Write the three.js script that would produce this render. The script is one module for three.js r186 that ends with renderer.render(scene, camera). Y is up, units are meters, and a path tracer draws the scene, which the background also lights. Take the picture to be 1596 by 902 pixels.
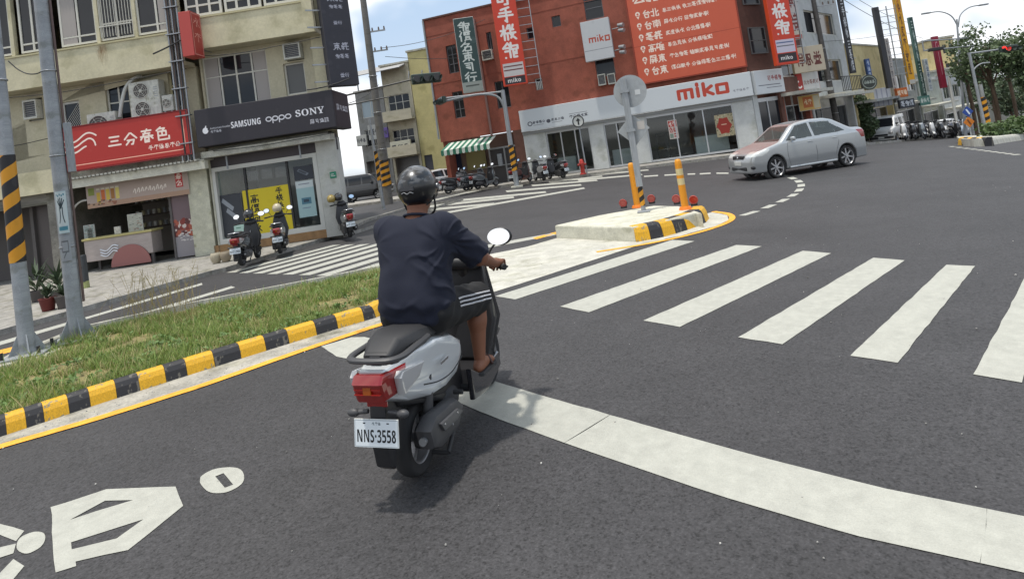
import * as THREE from 'three';
import { mergeGeometries, mergeVertices } from 'three/addons/utils/BufferGeometryUtils.js';
import { RoundedBoxGeometry } from 'three/addons/geometries/RoundedBoxGeometry.js';
import { createNoise3D } from 'simplex-noise';

// ---------- camera ----------
const IW = 1596, IH = 902, FL = 950, CX = 798, CY = 187.7, CAMH = 1.75;
const PITCH = THREE.MathUtils.degToRad(3), ROLL = Math.atan(0.15);
const scene = new THREE.Scene();
const camera = new THREE.PerspectiveCamera(2 * Math.atan(IH / 2 / FL) * 180 / Math.PI, IW / IH, 0.1, 900);
camera.position.set(0, CAMH, 0);
camera.rotation.order = 'YXZ';
camera.rotation.set(PITCH, 0, -ROLL);
camera.setViewOffset(IW, IH, CX - IW / 2, IH / 2 - CY, IW, IH);
camera.updateMatrixWorld(true);

// ---------- random ----------
function rng(s) { return () => { s |= 0; s = s + 0x6D2B79F5 | 0; let t = Math.imul(s ^ s >>> 15, 1 | s); t = t + Math.imul(t ^ t >>> 7, 61 | t) ^ t; return ((t ^ t >>> 14) >>> 0) / 4294967296; }; }
const R0 = rng(77); const n3 = createNoise3D(rng(5));
const fbm = (x, y, z, o = 4) => { let a = 0, k = .5, f = 1; for (let i = 0; i < o; i++) { a += k * n3(x * f, y * f, z * f); k *= .5; f *= 2.03; } return a; };
const clamp = (v, a = 0, b = 1) => Math.min(b, Math.max(a, v)), lerp = (a, b, t) => a + (b - a) * t, sst = (a, b, x) => { const t = clamp((x - a) / (b - a)); return t * t * (3 - 2 * t); };

// ---------- sky: hazy summer midday with broken cumulus ----------
{
  const w = 1024, h = 512, d = new Float32Array(w * h * 4);
  for (let j = 0; j < h; j++) for (let i = 0; i < w; i++) {
    const v = (j + .5) / h, u = (i + .5) / w, th = (v - .5) * Math.PI, ph = (u - .5) * 2 * Math.PI;
    const y = Math.sin(th), x = Math.cos(th) * Math.cos(ph), z = Math.cos(th) * Math.sin(ph);
    const e = Math.max(y, 0), q = 1 / (e + .28);
    let c = fbm(x * q * 1.15 + 11.3, e * 2.0, z * q * 1.15 + 2.4, 6);
    const cl = sst(-.3, .2, c), hz = Math.exp(-e * 5.5);
    const b = [lerp(.46, .94, hz), lerp(.68, 1.0, hz), lerp(.98, 1.05, hz)];
    const sh = .86 + .3 * fbm(x * q * 2.3, 4, z * q * 2.3, 3);
    const k = (j * w + i) * 4;
    for (let m = 0; m < 3; m++) d[k + m] = y < 0 ? .35 : lerp(b[m], [1.22, 1.23, 1.25][m] * (.9 + .25 * sh), cl);
    d[k + 3] = 1;
  }
  const t = new THREE.DataTexture(d, w, h, THREE.RGBAFormat, THREE.FloatType);
  t.mapping = THREE.EquirectangularReflectionMapping; t.magFilter = THREE.LinearFilter; t.minFilter = THREE.LinearFilter; t.needsUpdate = true;
  scene.background = t; scene.environment = t; scene.backgroundIntensity = 1; scene.environmentIntensity = 1;
}
// ---------- sun ----------
const sun = new THREE.DirectionalLight(new THREE.Color(1, .95, .87), 3.9);
sun.position.set(-7, 60, 8); sun.target.position.set(2, 0, -16); sun.castShadow = true; sun.shadow.radius = 5;
sun.position.add(sun.target.position);
Object.assign(sun.shadow.camera, { left: -45, right: 45, top: 45, bottom: -45, near: 1, far: 140 }); sun.shadow.mapSize.set(4096, 4096);
scene.add(sun, sun.target);
const renderer = new THREE.WebGLRenderer({ antialias: true });
renderer.setSize(IW, IH); renderer.toneMapping = THREE.LinearToneMapping; renderer.toneMappingExposure = 0.92; renderer.shadowMap.enabled = true;

// ---------- photo pixel -> place ----------
const V3 = (x, y, z) => new THREE.Vector3(x, y, z);
function ray(x, y) { return V3((x - CX) / FL, -(y - CY) / FL, -1).applyQuaternion(camera.quaternion); }
const gy = (x) => { const t = x - 12; return -.05 * (t + Math.sqrt(t * t + 4)); };      // the street falls away to the right
function G(x, y, off = 0) { const d = ray(x, y); let t = 1, Y = 0; for (let i = 0; i < 60; i++) { t = Math.min((Y + off - CAMH) / Math.min(d.y, -.004), 400); Y += (gy(d.x * t) - Y) * .5; } return V3(d.x * t, CAMH + d.y * t, d.z * t); }
function PD(x, y, D) { const d = ray(x, y), t = D / -d.z; return V3(d.x * t, CAMH + d.y * t, -D); }   // at forward distance D
function GX(x, D) { let y = 300, p; for (let i = 0; i < 30; i++) { p = PD(x, y, D); y += (p.y - gy(p.x)) * FL / D; } return V3(p.x, gy(p.x), -D); }   // ground below pixel column

// ---------- builders ----------
const used = {};
function numbered(n) { const k = used[n] = (used[n] ?? -1) + 1; return k ? n + '_' + String(k).padStart(3, '0') : n; }
function sh(o) { o.traverse(m => { if (m.isMesh) { m.castShadow = m.receiveShadow = true; } }); return o; }
const flat = (a) => Array.isArray(a) ? a.flat(3).filter(Boolean) : [a];
function norm(gs) { return flat(gs).map(g => { g = g.index ? g.toNonIndexed() : g; if (!g.attributes.uv) g.setAttribute('uv', new THREE.BufferAttribute(new Float32Array(g.attributes.position.count * 2), 2)); if (!g.attributes.normal) g.computeVertexNormals(); for (const k of Object.keys(g.attributes)) if (!['position', 'normal', 'uv'].includes(k)) g.deleteAttribute(k); return g; }); }
function mg(gs) { const a = flat(gs); return a.length === 1 ? a[0] : mergeGeometries(norm(a)); }
function mesh(name, gs, m, parent) { const o = new THREE.Mesh(mg(gs), m); o.castShadow = o.receiveShadow = true; if (parent) { o.name = name; parent.add(o); } else { o.name = numbered(name); scene.add(o); } return o; }
function tag(o, label, category, group) { o.userData.label = label; o.userData.category = category; if (group) o.userData.group = group; return o; }
function thing(name, label, category, p = [0, 0, 0], ry = 0, group) { const o = new THREE.Group(); o.name = numbered(name); if (p.isVector3) o.position.copy(p); else o.position.set(...p); o.rotation.y = ry; scene.add(o); return tag(o, label, category, group); }
function struct(name, gs, m) { const o = mesh(name, gs, m); o.userData.kind = 'structure'; return o; }
function dup(root, p, ry, label, group) { const r = root.clone(); r.name = numbered(root.name.replace(/_\d{3}$/, '')); if (p) r.position.copy(p); if (ry !== undefined) r.rotation.y = ry; r.userData = { ...root.userData }; if (label) r.userData.label = label; if (group) r.userData.group = group; scene.add(r); return r; }
// geometry
const bx = (x0, x1, y0, y1, z0, z1) => new THREE.BoxGeometry(Math.abs(x1 - x0), Math.abs(y1 - y0), Math.abs(z1 - z0)).translate((x0 + x1) / 2, (y0 + y1) / 2, (z0 + z1) / 2);
const rbx = (x0, x1, y0, y1, z0, z1, r = .01, s = 2) => new RoundedBoxGeometry(Math.abs(x1 - x0), Math.abs(y1 - y0), Math.abs(z1 - z0), s, Math.min(r, Math.abs(x1 - x0) / 2.01, Math.abs(y1 - y0) / 2.01, Math.abs(z1 - z0) / 2.01)).translate((x0 + x1) / 2, (y0 + y1) / 2, (z0 + z1) / 2);
const up = V3(0, 1, 0);
function bar(a, b, r, r2 = r, n = 10) { a = a.isVector3 ? a : V3(...a); b = b.isVector3 ? b : V3(...b); const d = b.clone().sub(a), L = d.length(); const g = new THREE.CylinderGeometry(r2, r, L, n); g.applyQuaternion(new THREE.Quaternion().setFromUnitVectors(up, d.normalize())); g.translate((a.x + b.x) / 2, (a.y + b.y) / 2, (a.z + b.z) / 2); return g; }
function tube(pts, r, seg = 24, n = 8, closed = false) { return new THREE.TubeGeometry(new THREE.CatmullRomCurve3(pts.map(p => p.isVector3 ? p : V3(...p)), closed), seg, r, n, closed); }
function ext(pts, d, bev = 0, holes) { const s = new THREE.Shape(pts.map(p => new THREE.Vector2(...p))); if (holes) for (const h of holes) s.holes.push(new THREE.Path(h.map(p => new THREE.Vector2(...p)))); return new THREE.ExtrudeGeometry(s, { depth: d, bevelEnabled: bev > 0, bevelSize: bev, bevelThickness: bev, bevelSegments: 2, curveSegments: 6 }); }
const rot = (g, x = 0, y = 0, z = 0) => { if (x) g.rotateX(x); if (y) g.rotateY(y); if (z) g.rotateZ(z); return g; };
const sph = (r, x, y, z, sx = 1, sy = 1, sz = 1, n = 16) => new THREE.SphereGeometry(r, n, Math.ceil(n * .7)).scale(sx, sy, sz).translate(x, y, z);
// materials
const mats = {};
function M(c, rough = .8, metal = 0, o = {}) { const m = new THREE.MeshPhysicalMaterial({ roughness: rough, metalness: metal, side: THREE.DoubleSide, ...o }); if (Array.isArray(c)) m.color.setRGB(...c); else m.color.set(c); return m; }
function ctex(w, h, draw, o = {}) { const c = document.createElement('canvas'); c.width = w; c.height = h; const g = c.getContext('2d'); draw(g, w, h); const t = new THREE.CanvasTexture(c); if (!o.data) t.colorSpace = THREE.SRGBColorSpace; t.anisotropy = 8; if (o.rep) { t.wrapS = t.wrapT = THREE.RepeatWrapping; } return t; }
function dtex(w, h, fn, srgb = true) { const d = new Uint8Array(w * h * 4); for (let j = 0; j < h; j++) for (let i = 0; i < w; i++) { const c = fn(i, j), k = (j * w + i) * 4; if (typeof c === 'number') d[k] = d[k + 1] = d[k + 2] = clamp(c, 0, 255); else { d[k] = clamp(c[0], 0, 255); d[k + 1] = clamp(c[1], 0, 255); d[k + 2] = clamp(c[2], 0, 255); } d[k + 3] = 255; } const t = new THREE.DataTexture(d, w, h); t.wrapS = t.wrapT = THREE.RepeatWrapping; t.magFilter = THREE.LinearFilter; t.minFilter = THREE.LinearMipmapLinearFilter; t.generateMipmaps = true; if (srgb) t.colorSpace = THREE.SRGBColorSpace; t.anisotropy = 8; t.needsUpdate = true; return t; }
// a tileable value-noise field, 0..1
function tnoise(seed, w, cells, oct = 4) { const r = rng(seed), ls = []; for (let o = 0; o < oct; o++) { const c = cells << o, a = new Float32Array(c * c); for (let i = 0; i < a.length; i++) a[i] = r(); ls.push([c, a]); } return (i, j) => { let s = 0, k = .5, n = 0; for (const [c, a] of ls) { const x = i / w * c, y = j / w * c, x0 = Math.floor(x), y0 = Math.floor(y), fx = x - x0, fy = y - y0, ux = fx * fx * (3 - 2 * fx), uy = fy * fy * (3 - 2 * fy); const at = (p, q) => a[((q % c + c) % c) * c + (p % c + c) % c]; s += k * lerp(lerp(at(x0, y0), at(x0 + 1, y0), ux), lerp(at(x0, y0 + 1), at(x0 + 1, y0 + 1), ux), uy); n += k; k *= .55; } return s / n; }; }
function uvXZ(g, k = 1) { const p = g.attributes.position, u = new Float32Array(p.count * 2); for (let i = 0; i < p.count; i++) { u[2 * i] = p.getX(i) * k; u[2 * i + 1] = -p.getZ(i) * k; } g.setAttribute('uv', new THREE.BufferAttribute(u, 2)); return g; }
// box-projected uv in metres
function uvBox(g, k = 1) { g = g.index ? g.toNonIndexed() : g; const p = g.attributes.position, nn = g.attributes.normal, u = new Float32Array(p.count * 2); for (let i = 0; i < p.count; i++) { const ax = Math.abs(nn.getX(i)), ay = Math.abs(nn.getY(i)), az = Math.abs(nn.getZ(i)); let a, b; if (ay > ax && ay > az) { a = p.getX(i); b = p.getZ(i); } else if (ax > az) { a = p.getZ(i); b = p.getY(i); } else { a = p.getX(i); b = p.getY(i); } u[2 * i] = a * k; u[2 * i + 1] = b * k; } g.setAttribute('uv', new THREE.BufferAttribute(u, 2)); return g; }
// ---------- ground materials ----------
const asphaltM = (() => {
  const w = 1024, a = tnoise(3, w, 256, 2), b = tnoise(4, w, 8, 5), c = tnoise(9, w, 128, 2), r = rng(8);
  const spk = new Float32Array(w * w); for (let i = 0; i < w * w; i++) spk[i] = r();
  const hgt = (i, j) => a(i, j) * .6 + c(i, j) * .4;
  const col = dtex(w, w, (i, j) => { const h = hgt(i, j), s = spk[j * w + i]; let v = 54 + (h - .5) * 48 + (b(i, j) - .5) * 10; if (h < .33) v -= 10; if (s > .9975) v += 48; else if (s > .988) v += 16; return [v * .995, v * .985, v * 1.01]; });
  const bmp = dtex(w, w, (i, j) => hgt(i, j) * 255, false);
  for (const t of [col, bmp]) t.repeat.set(1 / 2.2, 1 / 2.2);
  return M('#ffffff', .72, 0, { map: col, bumpMap: bmp, bumpScale: .0035, vertexColors: true });
})();
const grainT = {};
function grain(base, amp, seed, size, cells, rep = 1, o = {}) {   // mottled paint, plaster, concrete: shared neutral grain times the base colour
  const q = amp < .13 ? .1 : amp < .24 ? .18 : amp < .4 ? .3 : .5, st = (o.stain ?? 0) > .04 ? ((o.stain > .15) ? .2 : .1) : 0, key = q + '|' + st; let e = grainT[key];
  if (!e) { const S = 512, sd = 21 + Math.round(q * 100) + st * 70 | 0, a = tnoise(sd, S, 12, 5), f = tnoise(sd + 1, S, 128, 2), w = tnoise(sd + 2, S, 6, 4); e = grainT[key] = dtex(S, S, (i, j) => { const k = 1 + (a(i, j) - .5) * q * 1.3 + (f(i, j) - .5) * q * .8 - (st ? sst(.58, .78, w(i, j)) * st : 0); return [225 * k, 225 * k, 225 * k * (1 - st * .3 * sst(.5, .8, w(i, j)))]; }); }
  const t = e.clone(); t.repeat.set(1 / rep, 1 / rep); t.offset.set((seed % 7) * .137, (seed % 5) * .211); t.needsUpdate = true;
  const m = M(base, o.rough ?? .85, 0, { map: t }); m.color.multiplyScalar(1 / .76);
  if (o.bump) { if (!grainT.b) { const f = tnoise(61, 512, 128, 2), a = tnoise(62, 512, 16, 4); grainT.b = dtex(512, 512, (i, j) => f(i, j) * 150 + a(i, j) * 105, false); } const b = grainT.b.clone(); b.repeat.set(1 / rep, 1 / rep); b.needsUpdate = true; m.bumpMap = b; m.bumpScale = o.bump; }
  return m;
}
const paintW = grain('#a4a49b', .1, 21, 512, 16, .7, { stain: 0, bump: .003, rough: .75 });
const paintY = grain('#e2a032', .22, 25, 256, 16, 1.2, { stain: .2, rough: .7 });
const concM = grain('#a9a79c', .3, 31, 512, 16, 2, { stain: .15, bump: .003 });
const concL = grain('#b2b0a6', .22, 35, 512, 12, 2, { stain: .12, bump: .002 });
function chipped(c, under, seed, thr) { const S = 512, a = tnoise(seed, S, 20, 5), f = tnoise(seed + 1, S, 128, 2), w = tnoise(seed + 2, S, 5, 3); const t = dtex(S, S, (i, j) => { const n = a(i, j) + (w(i, j) - .5) * .35, k = .9 + (f(i, j) - .5) * .22, e = sst(thr, thr + .03, n); return [0, 1, 2].map(m => lerp(c[m], under[m], e) * k); }); const m = M('#ffffff', .62, 0, { map: t }); return m; }
const kerbY = chipped([226, 172, 30], [150, 138, 112], 41, .66), kerbK = chipped([40, 40, 44], [104, 100, 92], 45, .64);
// ---------- ground ----------
{
  const xs = [], zs = [];
  for (let x = -120; x < -16; x += 8) xs.push(x); for (let x = -16; x < 30; x += .5) xs.push(x); for (let x = 30; x < 60; x += 2) xs.push(x); for (let x = 60; x <= 300; x += 20) xs.push(x);
  for (let z = 14; z > 0; z -= 2) zs.push(z); for (let z = 0; z > -24; z -= .6) zs.push(z); for (let z = -24; z > -60; z -= 3) zs.push(z); for (let z = -60; z >= -400; z -= 20) zs.push(z);
  const P = [], C = [], U = [], I = [];
  for (const z of zs) for (const x of xs) { P.push(x, gy(x), z); U.push(x, -z); const a_ = x * .77 + z * .64, b_ = x * .64 - z * .77; const k = 1 + .2 * fbm(x * .35, 0, z * .22, 3) + .16 * fbm(a_ * .1, 6, b_ * 1.1, 3) + .12 * fbm(x * 1.3, 3, z * 1.3, 3); C.push(k * 1.01, k, k); }
  const w = xs.length; for (let j = 0; j < zs.length - 1; j++) for (let i = 0; i < w - 1; i++) { const a = j * w + i; I.push(a, a + 1, a + w, a + 1, a + w + 1, a + w); }
  const g = new THREE.BufferGeometry(); g.setAttribute('position', new THREE.Float32BufferAttribute(P, 3)); g.setAttribute('uv', new THREE.Float32BufferAttribute(U, 2)); g.setAttribute('color', new THREE.Float32BufferAttribute(C, 3)); g.setIndex(I); g.computeVertexNormals();
  struct('road', g, asphaltM);
}
// flat sheet over the terrain from ground points
function sheet(pts, off = .004, holes = []) {
  const sub = (a) => { const r = []; for (let i = 0; i < a.length; i++) { const p = a[i], q = a[(i + 1) % a.length], n = Math.max(1, Math.ceil(p.distanceTo(q) / 1.2)); for (let k = 0; k < n; k++) r.push(p.clone().lerp(q, k / n)); } return r; };
  const o = sub(pts), hs = holes.map(sub), v2 = (p) => new THREE.Vector2(p.x, p.z);
  const f = THREE.ShapeUtils.triangulateShape(o.map(v2), hs.map(h => h.map(v2))), all = [...o, ...hs.flat()], P = [];
  for (const t of f) { let [a, b, c] = t.map(i => all[i]); const cr = (b.x - a.x) * (c.z - a.z) - (b.z - a.z) * (c.x - a.x); if (cr > 0) [b, c] = [c, b]; for (const p of [a, b, c]) P.push(p.x, gy(p.x) + off, p.z); }
  const g = new THREE.BufferGeometry(); g.setAttribute('position', new THREE.Float32BufferAttribute(P, 3)); g.computeVertexNormals(); return uvXZ(g);
}
const GP = (l) => l.map(p => G(p[0], p[1]));
// slightly ragged outline for paint
function rag(pts, amp = .0045, step = .12) { const r = rng(Math.round(pts[0].x * 1000)), o = []; pts.forEach((p, i) => { const q = pts[(i + 1) % pts.length], d = q.clone().sub(p), L = d.length(), n = Math.max(1, Math.floor(L / step)), nx = -d.z / L, nz = d.x / L; for (let k = 0; k < n; k++) { const e = k ? (r() - .5) * 2 * amp : 0; const c = p.clone().addScaledVector(d, k / n); c.x += nx * e; c.z += nz * e; o.push(c); } }); return o; }
const mark = (name, px, m = paintW, off = .004, holes = []) => struct(name, sheet(rag(GP(px)), off, holes.map(GP)), m);
function ribbon(a, w, off = .004) { const P = []; const l = [], r = []; a.forEach((p, i) => { const d = a[Math.min(i + 1, a.length - 1)].clone().sub(a[Math.max(i - 1, 0)]); d.y = 0; d.normalize(); l.push(V3(p.x - d.z * w / 2, 0, p.z + d.x * w / 2)); r.push(V3(p.x + d.z * w / 2, 0, p.z - d.x * w / 2)); }); return sheet(rag([...l, ...r.reverse()], .004), off); }
// stop line (laid in lengths with visible joints)
{
  const U = [[500, 540], [558, 523], [600, 534], [690, 566], [774, 596], [970, 653], [1178, 711], [1374, 761], [1594, 805], [1760, 838]], L = [[524, 556], [569, 565], [600, 578], [680, 612], [750, 643], [894, 696], [1117, 772], [1331, 835], [1594, 893], [1800, 940]];
  const at = (a, t) => { const k = Math.min(Math.floor(t), a.length - 2); return [lerp(a[k][0], a[k + 1][0], t - k), lerp(a[k][1], a[k + 1][1], t - k)]; };
  const cuts = [0, 4.9, 7.75, 8.28, 9]; // joints
  for (let c = 0; c < 4; c++) { const n = 12, u = [], l = []; for (let i = 0; i <= n; i++) { const t = lerp(cuts[c] + (c ? .0035 : 0), cuts[c + 1], i / n); u.push(at(U, t)); l.push(at(L, t)); } struct('stop_line', sheet(rag(GP([...u, ...l.reverse()]), .006), .004), paintW); }
}
for (const q of [[[772, 462], [803, 467], [1083, 376], [1048, 374]], [[873, 478], [918, 487], [1188, 384], [1148, 382]], [[1003, 500], [1060, 510], [1296, 395], [1252, 391]], [[1151, 526], [1220, 537], [1411, 406], [1362, 402]], [[1326, 555], [1400, 566], [1521, 415], [1476, 413]], [[1518, 584], [1594, 597], [1660, 424], [1606, 420]]]) mark('crosswalk_stripe', q);
// lane lettering
const ovalM = (name, px, h) => struct(name, sheet(rag(new THREE.CatmullRomCurve3(GP(px), true).getPoints(40), .003), .004, h ? [GP(h)] : []), paintW);
mark('lane_marking', [[78, 791], [105, 783], [165, 763], [273, 759], [285, 789], [199, 858], [117, 876], [118, 883], [86, 893]], paintW, .004, [[[108, 811], [163, 781], [207, 780], [150, 797]], [[111, 857], [110, 846], [223, 810], [181, 840]]].map(h => h));
ovalM('lane_marking', [[312, 744], [330, 733], [352, 729], [372, 731], [380, 743], [375, 756], [355, 767], [332, 769], [317, 761]], [[335, 743], [348, 738], [363, 756], [350, 761]]);
ovalM('lane_marking', [[25, 850], [33, 837], [50, 830], [66, 831], [69, 843], [60, 855], [44, 863], [29, 860]]);
mark('lane_marking', [[-30, 808], [2, 818], [37, 828], [24, 844], [-4, 833], [-40, 824]]);
mark('lane_marking', [[-30, 862], [2, 853], [24, 848], [20, 863], [-20, 876]]);
mark('lane_marking', [[-30, 925], [20, 872], [37, 883], [-10, 940]]);
const gutM = grain('#98948a', .3, 37, 512, 16, 2, { stain: .2, bump: .003 });
// yellow edge line and concrete gutter along the planted strip
const kerbLine = [[-60, 700], [10, 678], [154, 630], [266, 594], [389, 555], [512, 517], [584, 496]];
const yellowLine = [[-60, 716], [2, 696], [154, 652], [307, 604], [461, 550], [578, 511], [640, 492], [690, 474]];
struct('edge_line', ribbon(GP(yellowLine), .13, .008), paintY);
struct('gutter', sheet(GP([...kerbLine, [625, 480], [690, 474], ...yellowLine.slice(0, 7).reverse()]), .004), gutM);
// crosswalk by the shops
{
  const A = G(352, 425), dir = G(518, 382).sub(A), d0 = dir.clone().normalize(), pn = V3(-d0.z, 0, d0.x), Z = G(522, 431), n = 9;
  for (let i = 0; i < n; i++) { const p = A.clone().lerp(Z, i / 7), w = .36, q = p.clone().add(dir); struct('crosswalk_stripe', sheet(rag([p, p.clone().addScaledVector(pn, w), q.clone().addScaledVector(pn, w), q]), .004), paintW); }
}
for (const q of [[[131, 495], [129, 499], [315, 444], [314, 441]], [[178, 501], [188, 502], [366, 448], [360, 446]], [[-10, 535], [-10, 541], [120, 502], [116, 499]], [[735, 386], [742, 390], [868, 366], [858, 364]]]) mark('lane_line', q);
mark('lane_line', [[830, 371], [836, 373], [880, 361], [872, 360]], paintY); mark('edge_line', [[-10, 548], [-10, 555], [30, 545], [30, 538]], paintY);
// far crosswalk and hatching
for (const [a, b, w] of [[[666, 313], [813, 280], 2], [[855, 283], [938, 273.5], 2.4], [[828, 288], [930, 280], 2.4], [[788, 297], [905, 287], 2.6], [[712, 311], [850, 298], 3], [[668, 320], [800, 306], 3.2], [[690, 331], [910, 292], 2.6], [[660, 326], [770, 316], 3.2], [[920, 272], [1010, 264], 2], [[900, 280], [1000, 271], 2.2]]) mark('hatching_line', [a, [a[0] + 2, a[1] + w], [b[0] + 2, b[1] + w * .8], b]);
for (const [a, b] of [[[1004, 274], [1026, 272.5]], [[1036, 272], [1055, 271]], [[1072, 270.5], [1084, 270]], [[1091, 270], [1108, 269]], [[1117, 269], [1136, 269]]]) mark('dash_line', [a, [a[0], a[1] + 2], [b[0], b[1] + 2], b]);
{
  const c = GP([[1216, 272], [1232, 276.5], [1243, 281], [1249, 287], [1248, 294], [1240, 302], [1226, 310], [1206, 319], [1180, 329], [1140, 341]]), cv = new THREE.CatmullRomCurve3(c), n = 9;
  for (let k = 0; k < n; k++) { const pts = []; for (let i = 0; i <= 4; i++) pts.push(cv.getPoint((k + i / 4 * .6) / n)); struct('dash_line', ribbon(pts, .16, .004), paintW); }
}
// light concrete pad in front of the island
struct('median_pad', sheet(GP([[700, 428], [770, 455], [812, 442], [990, 384], [1040, 373], [990, 371], [868, 371], [820, 385], [735, 402]]), .003), concL);
// ---------- planted strip: kerb stones, soil, grass ----------
const kerb = new THREE.Group(); kerb.name = 'median_kerb'; kerb.userData.kind = 'structure'; scene.add(kerb);
const KP = [[0, 0], [.02, .09], [.045, .135], [.09, .155], [.17, .15], [.18, -.03]];
function kerbBlock(pts, ns, m, parent, prof = KP, hgt = 1) {   // pts: ground points, ns: inward directions
  const P = [], U = [], I = [], k = prof.length, n = pts.length; let q = 0;
  pts.forEach((p, i) => prof.forEach((c, j) => { P.push(p.x + ns[i].x * c[0], gy(p.x) + c[1] * hgt, p.z + ns[i].z * c[0]); U.push(p.x - p.z, j * .06); }));
  for (let i = 0; i < n - 1; i++) for (let j = 0; j < k - 1; j++) { const a = i * k + j; I.push(a, a + k, a + 1, a + 1, a + k, a + k + 1); }
  for (const e of [0, n - 1]) for (let j = 1; j < k - 1; j++) I.push(e * k, e * k + j, e * k + j + 1);
  const g = new THREE.BufferGeometry(); g.setAttribute('position', new THREE.Float32BufferAttribute(P, 3)); g.setAttribute('uv', new THREE.Float32BufferAttribute(U, 2)); g.setIndex(I);
  const h = g.toNonIndexed(); h.computeVertexNormals(); return mesh('kerb_stone', h, m, parent);
}
const polyAt = (L, x) => { for (let i = 0; i < L.length - 1; i++) if (x <= L[i + 1][0] || i === L.length - 2) { const t = (x - L[i][0]) / (L[i + 1][0] - L[i][0]); return [x, lerp(L[i][1], L[i + 1][1], t)]; } };
{
  const cuts = [-55, -15, 10, 41, 69, 108, 141, 182, 218, 259, 292, 335, 376, 415, 451, 494, 527, 568, 586];
  const path = [...cuts.map(x => G(...polyAt(kerbLine, x)))];
  const e = path[path.length - 1], e2 = path[path.length - 2], d = e.clone().sub(e2).normalize();
  path.push(G(606, 484), G(621, 466), G(624, 447), G(612, 429));
  for (let i = 0; i < path.length - 1; i++) {
    const p = path[i], q = path[i + 1], seg = [], ns = [], nm = (k) => { const t = path[Math.min(k + 1, path.length - 1)].clone().sub(path[Math.max(k - 1, 0)]); t.y = 0; t.normalize(); return V3(t.z, 0, -t.x); };
    const a0 = nm(i), a1 = nm(i + 1); for (let k = 0; k <= 3; k++) { const t = lerp(.006, .994, k / 3); seg.push(p.clone().lerp(q, t)); ns.push(a0.clone().lerp(a1, t).normalize()); }
    kerbBlock(seg, ns, i % 2 ? kerbK : kerbY, kerb);
  }
}
const backLine = [[-60, 604], [0, 577], [140, 517], [300, 481], [480, 446], [605, 421]];
const soilM = grain('#7a7048', .5, 51, 256, 20, .9, { bump: .01 });
const stripPoly = [...GP(kerbLine).map((p, i, a) => { const t = a[Math.min(i + 1, a.length - 1)].clone().sub(a[Math.max(i - 1, 0)]).normalize(); return V3(p.x + t.z * .17, 0, p.z - t.x * .17); }), G(612, 462, .1), G(618, 440, .1), ...backLine.slice().reverse().map(p => G(p[0], p[1], .1))];
struct('planted_strip', (() => { const g = sheet(stripPoly, .1); return g; })(), soilM);
{
  const back = GP(backLine), seg = []; for (let i = 0; i < back.length - 1; i++) for (let k = 0; k < 4; k++) seg.push(back[i].clone().lerp(back[i + 1], k / 4)); seg.push(back[back.length - 1]);
  const bk = new THREE.Group(); bk.name = 'back_kerb'; bk.userData.kind = 'structure'; scene.add(bk);
  for (let i = 0; i < seg.length - 1; i++) { const t = seg[i + 1].clone().sub(seg[i]).normalize(), n = V3(-t.z, 0, t.x).negate(); const s = n.z > 0 ? n : n.clone().negate(); kerbBlock([seg[i].clone().lerp(seg[i + 1], .006), seg[i].clone().lerp(seg[i + 1], .994)], [s, s], concM, bk, [[0, 0], [.01, .1], [.03, .12], [.1, .12], [.11, -.02]]); }
}
function inPoly(x, z, P) { let c = false; for (let i = 0, j = P.length - 1; i < P.length; j = i++) { const a = P[i], b = P[j]; if ((a.z > z) !== (b.z > z) && x < (b.x - a.x) * (z - a.z) / (b.z - a.z) + a.x) c = !c; } return c; }
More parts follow.
